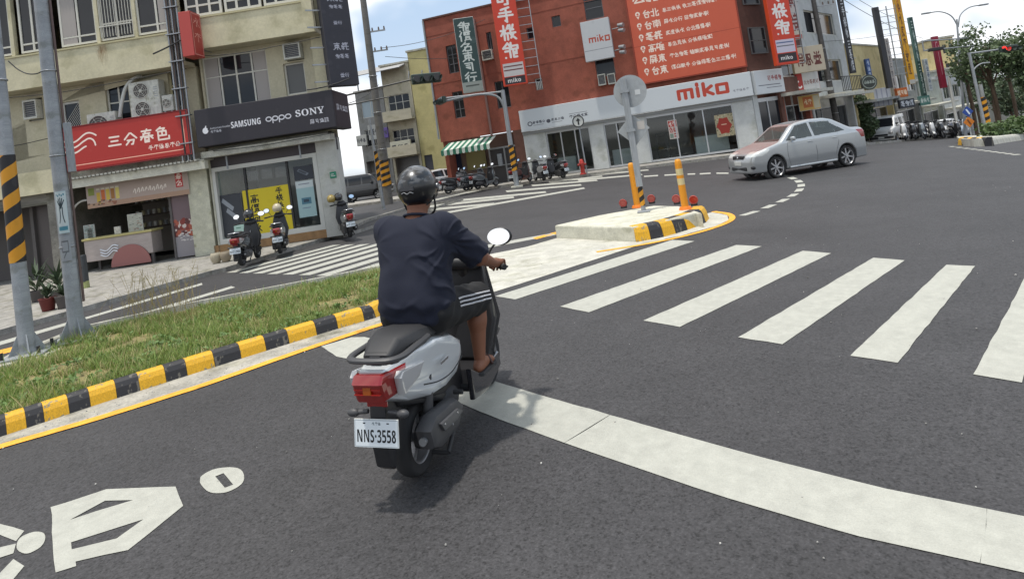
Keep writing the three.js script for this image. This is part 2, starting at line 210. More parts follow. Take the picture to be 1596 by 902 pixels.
{
  const bl = new THREE.BufferGeometry(), pos = [], idx = [];
  for (let i = 0; i < 4; i++) { const t = i / 3, w = .0045 * (1 - t * .9), b = t * t * .35; pos.push(-w, t, b, w, t, b); } for (let i = 0; i < 3; i++) { const a = i * 2; idx.push(a, a + 1, a + 2, a + 1, a + 3, a + 2); }
  bl.setAttribute('position', new THREE.Float32BufferAttribute(pos, 3)); bl.setIndex(idx); bl.computeVertexNormals();
  const r = rng(12), N = 44000, gm = M('#ffffff', .8, 0, { side: THREE.DoubleSide, transmission: .25, thickness: 0 }), im = new THREE.InstancedMesh(bl, gm, N), o = new THREE.Object3D(), c = new THREE.Color();
  const box = new THREE.Box3().setFromPoints(stripPoly); let n = 0, tries = 0;
  while (n < N && tries++ < 600000) {
    const x = lerp(box.min.x, box.max.x, r()), z = lerp(box.min.z, box.max.z, r()); if (!inPoly(x, z, stripPoly)) continue;
    const den = fbm(x * 1.1, 1, z * 1.1, 3); if (r() > .55 + den * 2) continue;
    const tall = sst(.0, .5, fbm(x * .8, 9, z * .8, 2)); const h = .03 + r() * .075 + tall * .13 * r() * r() + (r() < .015 ? .12 : 0);
    o.position.set(x, .095, z); o.rotation.set((r() - .5) * .9, r() * 6.28, (r() - .5) * .9); o.scale.set(.7 + r() * .9, h, h); o.updateMatrix(); im.setMatrixAt(n, o.matrix);
    const d = r() < .12 + .2 * tall + .45 * sst(.15, .5, fbm(x * .9, 4, z * .9, 3)); const k = .75 + r() * .5; if (d) c.setRGB(.46 * k, .40 * k, .19 * k); else { const y = r(); c.setRGB(lerp(.16, .27, y) * k, lerp(.26, .33, y) * k, lerp(.05, .08, y) * k); } im.setColorAt(n, c); n++;
  }
  { const wn = 2600, wl = new THREE.BufferGeometry(); wl.setAttribute('position', new THREE.Float32BufferAttribute([0, 0, 0, .35, .1, .4, 0, 0, 1, -.35, .1, .4], 3)); wl.setIndex([0, 1, 2, 0, 2, 3]); wl.computeVertexNormals(); const wm = new THREE.InstancedMesh(wl, gm, wn); let q = 0, tr = 0; while (q < wn && tr++ < 40000) { const x = lerp(box.min.x, box.max.x, r()), z = lerp(box.min.z, box.max.z, r()); if (!inPoly(x, z, stripPoly) || fbm(x * 1.6, 20, z * 1.6, 2) < .12) continue; for (let k = 0; k < 6 && q < wn; k++) { o.position.set(x + (r() - .5) * .05, .1 + r() * .05, z + (r() - .5) * .05); o.rotation.set(-.3 - r() * .8, r() * 6.28, 0, 'YXZ'); o.scale.setScalar(.02 + r() * .045); o.updateMatrix(); wm.setMatrixAt(q, o.matrix); const k2 = .8 + r() * .5; c.setRGB(.12 * k2, .2 * k2, .05 * k2); wm.setColorAt(q++, c); } o.rotation.order = 'XYZ'; } wm.count = q; wm.name = 'weeds'; wm.castShadow = wm.receiveShadow = true; wm.userData = { kind: 'stuff', label: 'low broad leaved weeds scattered through the grass strip', category: 'weeds' }; scene.add(wm); }
  im.count = n; im.name = 'grass'; im.castShadow = im.receiveShadow = true; im.userData = { kind: 'stuff', label: 'unmown green and straw coloured grass behind the striped kerb', category: 'grass' }; scene.add(im);
  const gs = []; for (let k = 0; k < 120; k++) { const p = G(k < 85 ? 190 + r() * 120 : 150 + r() * 330, k < 85 ? 512 - r() * 26 : 500 - r() * 20, .1), h = k < 85 ? .25 + r() * .55 : .15 + r() * .25, dx = (r() - .5) * .35, dz = (r() - .5) * .35; gs.push(tube([[p.x, .1, p.z], [p.x + dx * .3, .1 + h * .5, p.z + dz * .3], [p.x + dx, .1 + h, p.z + dz]], .0022, 6, 4)); if (r() < .7) for (let q = 0; q < 4; q++) { const t = h * (.75 + .25 * r()); gs.push(bar([p.x + dx * .8, .1 + t, p.z + dz * .8], [p.x + dx * .8 + (r() - .5) * .12, .14 + t + r() * .05, p.z + dz * .8 + (r() - .5) * .12], .0022, .001, 4)); } }
  const tg = mesh('seed_grass', gs, M('#8d7f52', .9)); tag(tg, 'thin dry seed stalks rising out of the grass', 'grass'); tg.userData.kind = 'stuff';
}
{ // loose grit on the road
  const r = rng(64), n = 420, im = new THREE.InstancedMesh(new THREE.DodecahedronGeometry(1, 0), M('#ffffff', .9), n), o = new THREE.Object3D(), c = new THREE.Color();
  for (let i = 0; i < n; i++) { const p = i < 150 ? G(r() * 580, 0).clone() : V3(-4 + r() * 12, 0, -1.8 - r() * 9); if (i < 150) { const x = r() * 590, y = polyAt(kerbLine, x)[1] + 4 + r() * 16; p.copy(G(x, y)); } o.position.set(p.x, gy(p.x) + .006, p.z); o.rotation.set(r() * 6, r() * 6, r() * 6); o.scale.setScalar(.002 + r() * r() * .007); o.updateMatrix(); im.setMatrixAt(i, o.matrix); const k = .12 + r() * .4; c.setRGB(k, k * .97, k * .9); im.setColorAt(i, c); }
  im.name = 'road_grit'; im.castShadow = im.receiveShadow = true; im.userData = { kind: 'stuff', label: 'loose pale grit lying on asphalt and gutter', category: 'grit' }; scene.add(im);
}
// ---------- lettering: strokes on a 10 x 10 grid, two digits per point ----------
const GL = {
  '三': '1282 2575 0898', '分': '4105 5195 26766959 4619', '春': '1181 2373 0595 5007 6497 3666693936 3868', '色': '3002 2161 6143 13737616 4346 13199997',
  '手': '7021 1383 0595 515948', '機': '0333 2029 2306 2335 5042 4252 8073 7383 4595 606699 4649 8568', '館': '3003 3053 1343 134349 1535 1919 5052 5292 5254 9294 6484 84866664 6989 6469 6787',
  '可': '0191 1444471714 717959', '名': '4004 3272 7219 3585893935', '行': '3003 3306 2529 5191 4595 757969', '得': '2003 2306 2429 4080834340 4595 4797 757969', '恩': '2171752521 4134 4365 1618 36396967 5657 8698',
  '堂': '5052 2031 8071 1393 1315 9395 3474773734 2888 5759 1999', '眼': '0131380801 0333 0535 41818545 4383 414957 5599 8467', '鏡': '2003 2043 1333 0545 2328 0939 7071 5191 5393 5585875755 6749 777999',
  '高': '5051 1191 3363653533 19169699 3767693937', '價': '2004 1419 4090 4181834341 5153 7173 5585885855 5686 5749 8799', '回': '1181891911 3464673734', '收': '1116 1634 3039 6043 5383 8349 5499', '快': '2029 0305 4244 4373 7376 3696 6049 6699',
  '速': '1112 0323 2326 0918 1898 3191 5058 3363654533 5537 5577', '維': '2002 0222 2204 0424 2429 0607 3637 6043 4349 7072 5393 5595 5797 4999 7379', '修': '2004 1319 3438 6043 4383 8349 5496 7547 8658 9869', '台': '4013 1383 7294 2575793925', '北': '3039 0333 0839 6069 6593 69999997',
  '南': '5052 0191 18139398 3545 6545 3575 3777 5559', '嘉': '1080 5002 2262 3363643433 0595 0777 2759 5989', '義': '2031 8071 1181 2373 5004 0595 2629 0636 0838 606999 6585', '雄': '0131 2005 1546 0616 2536 7050 5043 4349 5393 5595 5797 4999 7379', '屏': '1080818311 1209 3445 7465 2595 2797 4639 7679', '東': '1181 5059 2373762623 2474 4609 6699',
  '永': '4051 505948 1343 4306 8165 5499', '慶': '5051 1191 1109 3363 3373 2555 2848 6688 5039 5799', '不': '1191 5005 5259 5294', '動': '3021 0343 2027 1333363613 0545 0848 5393 932969 6048', '產': '5051 2181 3255 7244 1383 1309 4336 3575 4777 2999 6459', '公': '4006 6096 4518 1888 6598', '司': '1171 7179 2353 2555575725',
  '通': '1112 0323 2326 0918 1898 3171 7143 33838737 3686 3767 6368', '訊': '1011 0131 0333 0535 0737390907 4181 818999 4444 6069', '看': '7021 1383 0595 5009 3676793936 3777', '見': '2070772620 2272 2474 3709 67699998', '禁': '0141 2004 2134 5191 7054 7194 3272 1595 5559 3718 7788', '慢': '1019 0203 2223 3070734330 3171 3373 2585 2586 3787 7939 4788',
};
function stroke(g, ch, x, y, s, w, sx = 1) { g.lineWidth = w; g.lineCap = 'round'; g.lineJoin = 'round'; for (const q of (GL[ch] || '').split(' ')) { g.beginPath(); for (let i = 0; i < q.length; i += 2) { const X = x + (+q[i] + .5) / 10 * s * sx, Y = y + (+q[i + 1] + .5) / 10 * s; i ? g.lineTo(X, Y) : g.moveTo(X, Y); } g.stroke(); } }
// small print too fine to read: a character-sized knot of strokes
function knot(g, x, y, s, seed, w) { const r = rng(seed), k = Object.keys(GL); stroke(g, k[Math.floor(r() * k.length)], x, y, s, w ?? s * .1); }
const han = (g, t, x, y, s, w, o = {}) => [...t].forEach((c, i) => { const X = o.v ? x : x + i * s * (o.gap ?? 1.1), Y = o.v ? y + i * s * (o.gap ?? 1.1) : y; c === '?' ? knot(g, X, Y, s, (o.seed ?? 3) + i * 17, w) : c === ' ' ? 0 : stroke(g, c, X, Y, s, w, o.sx); });
const T = (w, h, draw, rough = .55, o = {}) => M('#ffffff', rough, 0, { map: ctex(w, h, draw), ...o });
const fill = (g, c, x, y, w, h) => { g.fillStyle = c; g.fillRect(x, y, w, h); };
function dirt(g, w, h, n, seed, a = .1) { const r = rng(seed); for (let i = 0; i < n; i++) { g.fillStyle = `rgba(${40 + r() * 40 | 0},${36 + r() * 30 | 0},${30},${a * r()})`; const x = r() * w, y = r() * h, l = h * (.03 + .2 * r()); g.fillRect(x, y, 1 + r() * w * .004, l); } for (let i = 0; i < n * 2; i++) { g.fillStyle = `rgba(${r() > .5 ? '255,255,255' : '30,28,25'},${a * .5 * r()})`; g.beginPath(); g.arc(r() * w, r() * h, r() * h * .05, 0, 7); g.fill(); } }
// panel facing +z with its own print
function panel(name, x0, x1, y0, y1, z, m, parent) { const g = new THREE.PlaneGeometry(x1 - x0, y1 - y0).translate((x0 + x1) / 2, (y0 + y1) / 2, z); return mesh(name, g, m, parent); }
// ---------- facade frame: u along the wall, v up, w out of it ----------
class Facade {
  constructor(x, D, deg) { const th = deg * Math.PI / 180; this.O = V3(x, 0, -D); this.r = V3(Math.sin(th), 0, -Math.cos(th)); this.n = V3(Math.cos(th), 0, Math.sin(th)); this.a = Math.PI / 2 - th; }
  uv(x, y, w = 0) { const d = ray(x, y), o = this.O.clone().addScaledVector(this.n, w); const t = this.n.dot(o.clone().sub(camera.position)) / this.n.dot(d); const p = camera.position.clone().addScaledVector(d, t).sub(this.O); return [p.dot(this.r), p.y]; }
  q(TL, TR, BR, BL, w = 0) { const [a, b, c, d] = [TL, TR, BR, BL].map(p => this.uv(...p, w)); return [(a[0] + d[0]) / 2, (b[0] + c[0]) / 2, (c[1] + d[1]) / 2, (a[1] + b[1]) / 2]; }   // u0 u1 v0 v1
  r4(x0, y0, x1, y1, w = 0) { const a = this.uv(x0, y0, w), b = this.uv(x1, y1, w); return [a[0], b[0], b[1], a[1]]; }   // from the top left and bottom right pixel
  at(u, v, w = 0) { return this.O.clone().addScaledVector(this.r, u).addScaledVector(this.n, w).setY(v); }
  thing(name, label, cat, u, v, w, group) { return thing(name, label, cat, this.at(u, v, w), this.a, group); }
}
const rectPts = (a, b, c, d) => [[a, c], [b, c], [b, d], [a, d]];
function wall(parent, u0, u1, v0, v1, z0, z1, m, holes = [], name = 'wall') { const hs = holes.filter(h => h[1] - h[0] > .05 && h[3] - h[2] > .05); const g = ext(rectPts(u0, u1, v0, v1), z1 - z0, 0, hs.map(h => rectPts(...h))).translate(0, 0, z0); return mesh(name, uvBox(g), m, parent); }
const glassD = M([.018, .02, .024], .06, 0, { specularIntensity: .8 }), glassT = M([.9, .94, .93], .02, 0, { transmission: 1, thickness: 0, ior: 1.45 });
const frameW = M('#c9c6ba', .5), frameC = M('#b9b08a', .6), darkIn = M([.11, .1, .095], .9), steel = M([.33, .34, .35], .45, .75), galv = grain('#8e9296', .16, 61, 256, 20, 1, { rough: .55, stain: .1 }), blackP = M([.02, .02, .021], .5), rubber = M([.022, .022, .023], .85), whiteP = M('#c8c8c2', .6), orangeP = M('#d9731c', .55);
function win(parent, [u0, u1, v0, v1], cols, rows, o = {}) {   // frame with real panes, each recessed
  const t = o.t ?? .05, d = o.d ?? .06, z = o.z ?? -.12, gs = [], w = u1 - u0, h = v1 - v0;
  gs.push(bx(u0, u1, v0, v0 + t, z, z + d), bx(u0, u1, v1 - t, v1, z, z + d), bx(u0, u0 + t, v0 + t, v1 - t, z, z + d), bx(u1 - t, u1, v0 + t, v1 - t, z, z + d));
  for (let i = 1; i < cols; i++) gs.push(bx(u0 + w * i / cols - t / 2, u0 + w * i / cols + t / 2, v0 + t, v1 - t, z + .004, z + d - .004));
  const vr = o.split ?? .5; for (let j = 1; j < rows; j++) { const v = v0 + h * (rows === 2 ? vr : j / rows); for (let i = 0; i < cols; i++) gs.push(bx(u0 + w * i / cols + t / 2 + (i ? 0 : t / 2), u0 + w * (i + 1) / cols - t / 2 - (i === cols - 1 ? t / 2 : 0), v - t * .4, v + t * .4, z + .008, z + d - .008)); }
  const f = mesh('window', gs, o.m ?? frameW, parent);
  for (let i = 0; i < cols; i++) for (let j = 0; j < rows; j++) { const a = u0 + w * i / cols, b = u0 + w * (i + 1) / cols, c = v0 + (j ? h * (rows === 2 ? vr : j / rows) : 0), e = v0 + (j < rows - 1 ? h * (rows === 2 ? vr : (j + 1) / rows) : h); mesh('pane', bx(a + t * .3, b - t * .3, c + t * .3, e - t * .3, z + d * .3, z + d * .3 + .008), o.g ?? glassD, f); if (o.curtain?.includes(i)) mesh('curtain', (() => { const g = new THREE.PlaneGeometry(b - a - t * 2, e - c - t, 12, 1); const p = g.attributes.position; for (let k = 0; k < p.count; k++) p.setZ(k, Math.sin(p.getX(k) * 60) * .012); return g.translate((a + b) / 2, (c + e) / 2, z + d * .3 + .03); })(), curtM, f); }
  return f;
}
const curtM = M('#a7a09a', .9);
function acUnit(label, F, [u0, u1, v0, v1], w, fans = 1, d = .3) { const t = F.thing('air_conditioner', label, 'air conditioner', u0, v0, w), W = u1 - u0, H = v1 - v0; mesh('casing', rbx(0, W, 0, H, 0, d, .02), acW, t); for (let i = 0; i < fans; i++) { const r = Math.min(W * .36, H / fans * .4), cx = W * .4, cy = H * (i + .5) / fans; const f = mesh('fan', [new THREE.TorusGeometry(r, .012, 6, 24).translate(cx, cy, d + .012), ...[.25, .5, .75].map(k => new THREE.TorusGeometry(r * k, .006, 4, 20).translate(cx, cy, d + .012)), ...[0, 1, 2].map(k => rot(bx(-r, r, -.006, .006, 0, .008), 0, 0, k * 1.05).translate(cx, cy, d + .01))], acW, t); mesh('fan_recess', new THREE.CircleGeometry(r * .98, 24).translate(cx, cy, d + .003), darkIn, f); mesh('fan_hub', new THREE.CylinderGeometry(r * .2, r * .2, .02, 16).rotateX(Math.PI / 2).translate(cx, cy, d + .02), acW, f); } mesh('grille', Array.from({ length: 5 }, (_, i) => bx(W * .82, W * .94, H * (.55 + i * .06), H * (.57 + i * .06), d + .001, d + .006)), steel, t); for (const x of [.05, W - .09]) mesh('bracket', bx(x, x + .04, -.06, -.004, -.3, d), steel, t); return t; }
const acW = grain('#c3c2b8', .14, 71, 256, 12, .8, { stain: .18, rough: .5 });
function winAC(label, F, [u0, u1, v0, v1], w) { const t = F.thing('air_conditioner', label, 'air conditioner', u0, v0, w), W = u1 - u0, H = v1 - v0; mesh('casing', [bx(0, W, 0, H * .1, -.3, .22), bx(0, W, H * .9, H, -.3, .22), bx(0, W * .08, H * .1, H * .9, -.3, .22), bx(W * .92, W, H * .1, H * .9, -.3, .22)], acW, t); mesh('coil', bx(W * .08, W * .92, H * .1, H * .9, -.3, .17), M([.09, .09, .1], .6, .4), t); mesh('grille', Array.from({ length: 7 }, (_, i) => bx(W * .08, W * .92, H * (.15 + i * .11), H * (.163 + i * .11), .18, .19)), acW, t); return t; }
function signBox(name, label, F, [u0, u1, v0, v1], w, d, face, side, o = {}) { const t = F.thing(name, label, o.cat ?? 'sign', u0, v0, w), W = u1 - u0, H = v1 - v0; mesh('box', rbx(0, W, 0, H, 0, d, .015, 1), side, t); panel('face', .02, W - .02, .02, H - .02, d + .004, face, t); if (o.frame) { const k = o.fw ?? .04; mesh('frame', [bx(-k, W + k, -k, 0, 0, d + .02), bx(-k, W + k, H, H + k, 0, d + .02), bx(-k, 0, 0, H, 0, d + .02), bx(W, W + k, 0, H, 0, d + .02)], o.frame, t); } return t; }
// sign that sticks out from a wall: print on both broad sides
function bladeSign(label, F, u, v0, v1, w0, w1, d, face, side, o = {}) {
  const t = F.thing('projecting_sign', label, 'sign', u, v0, 0), H = v1 - v0; if (o.turn) t.rotation.y += o.turn;
  mesh('box', rbx(-d / 2, d / 2, 0, H, w0, w1, .015, 1), side, t);
  for (const s of [-1, 1]) mesh('face', new THREE.PlaneGeometry(w1 - w0 - .04, H - .04).rotateY(s * Math.PI / 2).translate(s * (d / 2 + .004), H / 2, (w0 + w1) / 2), face, t);
  const n = Math.max(2, Math.round(H / 1.3)); for (let i = 0; i < n; i++) { const y = H * (i + .5) / n; mesh('bracket', [bx(-.02, .02, y - .02, y + .02, 0, w0)], steel, t); } return t;
}
// ---------- pavement by the shops ----------
function slab(name, pts, h, m) { const g = sheet(pts, h), P = []; pts.forEach((p, i) => { const q = pts[(i + 1) % pts.length], n = Math.ceil(p.distanceTo(q) / 1.2); for (let k = 0; k < n; k++) { const a = p.clone().lerp(q, k / n), b = p.clone().lerp(q, (k + 1) / n), A = gy(a.x), B = gy(b.x); P.push(a.x, A + h, a.z, b.x, B + h, b.z, a.x, A - .1, a.z, b.x, B + h, b.z, b.x, B - .1, b.z, a.x, A - .1, a.z); } }); const s = new THREE.BufferGeometry(); s.setAttribute('position', new THREE.Float32BufferAttribute(P, 3)); s.computeVertexNormals(); return struct(name, [g, uvBox(s)], m); }
const paveM = grain('#8f8c86', .34, 81, 512, 24, 1.5, { stain: .2, bump: .004 });
const F1 = new Facade(-6, 18.14, 91);
{
  const front = GP([[-60, 540], [120, 489], [330, 428], [352, 423], [520, 371], [575, 345], [640, 325]]);
  slab('pavement', [...front, F1.at(3.2, 0, -9), F1.at(.5, 0, -.2), F1.at(-12, 0, -4), F1.at(-20, 0, -4)], .1, paveM);
}
// ---------- left building: tea stall bay and phone shop bay ----------
const creamM = grain('#c8c0a2', .1, 91, 512, 10, 5, { stain: .07, bump: .002, warm: .12 }), creamD = grain('#bab298', .1, 95, 512, 12, 5, { stain: .08 }), greyWall = grain('#77746c', .25, 99, 512, 12, 3, { stain: .2 });
const redSign = '#ad2c24';
const vG = .1, uL = F1.uv(-70, 300)[0] - 3.5, uM = F1.uv(313, 165)[0] - .04, uR = F1.uv(528, 250)[0];
{
  const b = F1.thing('shop_building', 'cream apartment building with drinks stall and red sign board at street level', 'building', 0, 0, 0);
  const par = F1.q([92, 78], [281, 32], [284, 82], [92, 130], .5), parL = F1.q([12, 109], [92, 88], [92, 140], [12, 157], .5);
  const v2 = 3.15, vP = (par[2] + parL[2]) / 2, vPt = (par[3] + parL[3]) / 2, uA = F1.uv(86, 120)[0];
  // first-floor wall with its openings
  const hA = F1.r4(160, 118, 205, 192), hB = F1.r4(92, 160, 128, 212), hC = F1.r4(38, 188, 72, 240), hD = F1.r4(41, 155, 68, 186), hE = F1.r4(258, 100, 285, 165);
  wall(b, uL, uM, v2, vP + .05, -.25, 0, creamD, [hA, hB, hC, hD, hE]);
  win(b, hA, 2, 2, { split: .45, z: -.14 }); win(b, hC, 1, 2, { z: -.14, m: whiteP, split: .4 }); win(b, hE, 2, 2, { z: -.14, m: frameC });
  const lat = win(b, hB, 1, 1, { z: -.14, m: whiteP, t: .07 }); const lw = hB[1] - hB[0], lh = hB[3] - hB[2], lb = []; for (let i = -5; i < 14; i++) { const x = hB[0] + i * lw / 9, y0 = hB[2]; const k = .8; const a = Math.max(x, hB[0] + .03), c = Math.min(x + lh * k, hB[1] - .03); if (c > a) lb.push(bar([a, y0 + (a - x) / k, -.1], [c, y0 + (c - x) / k, -.1], .008, .008, 5)); } mesh('lattice', lb, whiteP, lat);
  // balcony slab, parapet and second-floor glazing
  mesh('balcony_slab', uvBox(bx(uL, uM, vP, vP + .12, 0, .5)), creamD, b);
  const p = mesh('parapet', uvBox(bx(uL, uM, vP, vPt, .5, .62)), creamM, b); mesh('coping', bx(uL, uM, vPt, vPt + .05, .47, .65), frameC, p);
  { const q = F1.r4(146, 60, 170, 106, .63); panel('rust_stain', q[0], q[1], Math.max(q[2], vP + .02), Math.min(q[3], vPt - .01), .625, M('#ffffff', .9, 0, { transparent: true, map: ctex(96, 192, (g, w, h) => { g.clearRect(0, 0, w, h); const r = rng(5); for (let i = 0; i < 260; i++) { const x = 48 + (r() + r() + r() - 1.5) * 46, y = r() * r() * 150; g.fillStyle = `rgba(${120 + r() * 40 | 0},${80 + r() * 30 | 0},${40},${.05 + r() * .12})`; g.fillRect(x, y, 1 + r() * 3, 10 + r() * 60); } }) }), p); }
  const vT = vPt + 2.1; const wl = [[-190, -74], [-70, 20], [28, 74], [92, 155], [155, 214], [214, 281]];
  wl.forEach(([x0, x1], i) => { const a = F1.uv(x0, 60, .5)[0], c = F1.uv(x1, 60, .5)[0]; win(b, [a + .05, c - .05, vPt + .12, vT], 2, 2, { z: .45, m: frameW, t: .06, split: i === 4 ? .25 : .13, curtain: i === 5 ? [1] : i === 3 ? [0] : undefined }); mesh('pier', uvBox(bx(c - .05, c + .05, vPt + .05, vT, .42, .56)), creamM, b);
    if (i === 4) { const gs = []; for (let k = 0; k < 11; k++) { const x = lerp(a + .12, c - .12, k / 10); gs.push(bar([x, vPt + .2, .6], [x, vT - .1, .6], .011, .011, 5)); } for (const y of [vPt + .5, vT - .25]) gs.push(bx(a + .08, c - .08, y, y + .03, .59, .62)); mesh('window_grille', gs, frameW, b); } });
  mesh('upper_wall', uvBox(bx(uL, uM, vT, vT + 1.6, .3, .62)), creamM, b); mesh('roof_slab', uvBox(bx(uL, uM, vT + 1.6, vT + 1.8, -9, .7)), concM, b);
  mesh('side_wall', uvBox(bx(uL - .15, uL, 0, vT + 1.6, -9, .5)), creamD, b); mesh('side_wall', uvBox(bx(uM - .001, uM + .12, vG, vT + 1.6, -9, -.3)), creamD, b); mesh('rear_wall', uvBox(bx(uL, uM, 0, vT + 1.6, -9, -8.8)), creamD, b);
  mesh('floor_slab', uvBox(bx(uL, uM, v2 - .2, v2, -8.8, .1)), concM, b);
  // low cream lintel over the arcade at the far left
  const li = F1.q([15, 262], [76, 240], [78, 312], [18, 325], .3); mesh('lintel', uvBox(bx(uL, F1.uv(100, 280, .3)[0], 2.62, v2 + .15, .1, .3)), creamM, b);
  mesh('canopy_edge', Array.from({ length: 34 }, (_, i) => bx(uL + i * .1, uL + i * .1 + .07, 2.52, 2.6, .3, .75)), concM, b);
  // ground floor room of the stall
  const o0 = F1.uv(100, 400)[0], o1 = F1.uv(300, 340)[0];
  mesh('pillar', uvBox(bx(o1, uM, vG, v2 - .2, -.35, .1)), grain('#b9b7a4', .14, 101, 256, 8, 2, { stain: .2 }), b); mesh('pillar', uvBox(bx(o0 - .28, o0, vG, v2 - .2, -.35, .1)), greyWall, b);
  mesh('shop_back_wall', uvBox(bx(uL, uM, vG, v2 - .2, -4, -3.9)), M([.34, .3, .26], .9), b); mesh('partition', uvBox(bx(o0 - .1, o0, vG, v2 - .2, -3.9, -.35)), greyWall, b);
  const ar = []; for (let k = 0; k <= 12; k++) { const a = Math.PI * k / 24; ar.push([o0 + .55 - Math.cos(a) * .5, 1.5 + Math.sin(a) * .75]); } mesh('arch_trim', tube([[o0 + .05, 1.0, -.3], ...ar.map(q => [q[0], q[1], -.3]), [o0 + 1.1, 2.25, -.3]], .03, 30), whiteP, b);
  // roller shutter in the arcade bay
  const s0 = F1.uv(40, 400)[0], s1 = F1.uv(98, 400)[0]; const sl = []; for (let y = vG; y < 2.45; y += .075) sl.push(bx(s0, s1, y, y + .066, -.5 - .02, -.5)); mesh('roller_shutter', sl, M([.12, .105, .1], .5, .5), b); mesh('shutter_jamb', [bx(s0 - .1, s0, vG, 2.6, -.55, -.4), bx(uL, s0 - .1, vG, 2.6, -1.6, -1.5)], darkIn, b); mesh('arcade_header', bx(uL, o0 - .28, 2.3, 2.62, -.45, .09), greyWall, b);
  // canopy beam with ribbed sheet on top
  const bq = F1.q([101, 293], [325, 253], [325, 266], [101, 311], .55), u1 = F1.uv(101, 300, .55)[0], u2 = uM + .25; const bm = mesh('canopy_beam', uvBox(bx(u1, u2, 2.62, 2.86, .4, .6)), grain('#c2bfb0', .14, 105, 256, 8, 2, { stain: .2 }), b); mesh('canopy_sheet', Array.from({ length: Math.floor((u2 - u1) / .12) }, (_, i) => rot(bx(0, .075, 0, .05, -.6, .12), .08).translate(u1 + i * .12, 2.88, .6)), concL, bm); mesh('canopy_roof', bx(u1, u2, 2.87, 2.9, 0, .6), concM, bm);
  // red sign board
  const rs = F1.q([100, 212], [300, 160], [307, 228], [103, 278], .62);
  signBox('sign_board', 'long red sign board with white wave logo over the drinks stall', F1, [rs[0], Math.min(rs[1], uM - .03), rs[2], rs[3]], .6, .12, T(1024, 330, (g, w, h) => { fill(g, redSign, 0, 0, w, h); g.strokeStyle = '#f1ded0'; g.lineWidth = 13; g.lineCap = 'round'; for (let i = 0; i < 3; i++) { g.beginPath(); const y = 92 + i * 42; g.moveTo(8, y); g.bezierCurveTo(110, y + 55, 140, y - 10, 190, y - 30 + i * 6); if (i < 2) g.bezierCurveTo(230, y - 50, 265, y - 22, 280 - i * 12, y - 10 + i * 34); g.stroke(); } han(g, '三分春色', 370, 92, 108, 14, { gap: 1.22 }); han(g, '手??????'.slice(0, 6), 690, 226, 40, 5); g.lineWidth = 7; g.strokeStyle = '#eeb9a0'; g.beginPath(); g.moveTo(40, 296); g.lineTo(950, 296); g.quadraticCurveTo(990, 296, 990, 250); g.lineTo(990, 60); g.stroke(); dirt(g, w, h, 60, 2, .07); }), M(redSign, .5), { frame: M('#7b1f20', .5), fw: .03 });
  // menu banner, counter, door poster
  const mb = F1.q([135, 303], [294, 263], [294, 299], [140, 341], .1);
  const bn = F1.thing('menu_banner', 'wide pale drinks banner hung below the canopy of the stall', 'banner', mb[0], mb[2] + .12, .12); mesh('sheet', bx(0, mb[1] - mb[0], 0, mb[3] - mb[2], 0, .02), whiteP, bn); panel('print', 0, mb[1] - mb[0], 0, mb[3] - mb[2], .024, T(512, 128, (g, w, h) => { fill(g, '#a8978d', 0, 0, w, h); fill(g, '#a58670', 0, h * .8, w, h); const r = rng(4); for (let i = 0; i < 5; i++) { fill(g, ['#c2a23a', '#c2652f', '#c9b04a', '#9c6b33', '#d0c069'][i], 50 + i * 24, 30 + r() * 20, 18, 60); fill(g, '#c9c2b0', 50 + i * 24, 26, 18, 10); } fill(g, '#7e8a3f', 10, 20, 30, 40); for (let i = 0; i < 26; i++) fill(g, ['#5d4838', '#8b5a44', '#b08c70'][i % 3], r() * 140, 86 + r() * 30, 12, 8); g.strokeStyle = '#e6ddd2'; g.lineWidth = 4; for (let i = 0; i < 9; i++) { g.beginPath(); g.moveTo(235 + i * 19, 76); g.quadraticCurveTo(248 + i * 19, 26 + r() * 20, 246 + i * 19, 70 + r() * 14); g.stroke(); } fill(g, '#b03230', 448, 6, 36, 78); g.strokeStyle = '#e8d8cc'; knot(g, 451, 10, 30, 4, 4); knot(g, 451, 46, 30, 9, 4); dirt(g, w, h, 40, 3); }), bn);
  const cq = F1.q([128, 401], [232, 374], [239, 410], [134, 439], .1), ct = F1.thing('counter', 'pale stall counter with wave logo and pink half disc', 'counter', cq[0], vG, .0), cw = cq[1] - cq[0]; mesh('front', rbx(0, cw, .3, .93, -.5, .02, .02), grain('#a59a94', .08, 111, 256, 6, 1, { rough: .6 }), ct); mesh('counter_top', rbx(-.04, cw + .04, .93, 1.0, -.55, .06, .02), grain('#b5aa74', .12, 113, 256, 6, 1), ct); mesh('leg', bx(.05, .12, 0, .3, -.5, -.43), darkIn, ct); mesh('leg', bx(cw - .1, cw - .03, 0, .3, -.1, -.03), darkIn, ct);
  const ds = new THREE.Shape(); ds.absarc(0, 0, .6, 0, Math.PI); mesh('half_disc', new THREE.ExtrudeGeometry(ds, { depth: .03, bevelEnabled: false, curveSegments: 24 }).translate(cw - .68, .05, .024), M('#96635e', .7), ct); mesh('wave_logo', [0, 1, 2].map(i => tube([[.5, .62 - i * .08, .05], [.68, .56 - i * .08, .05], [.9, .7 - i * .08, .05], [1.06 - i * .02, .66 - i * .08, .05]], .02, 14, 6)), M('#d9dbe0', .5), ct);
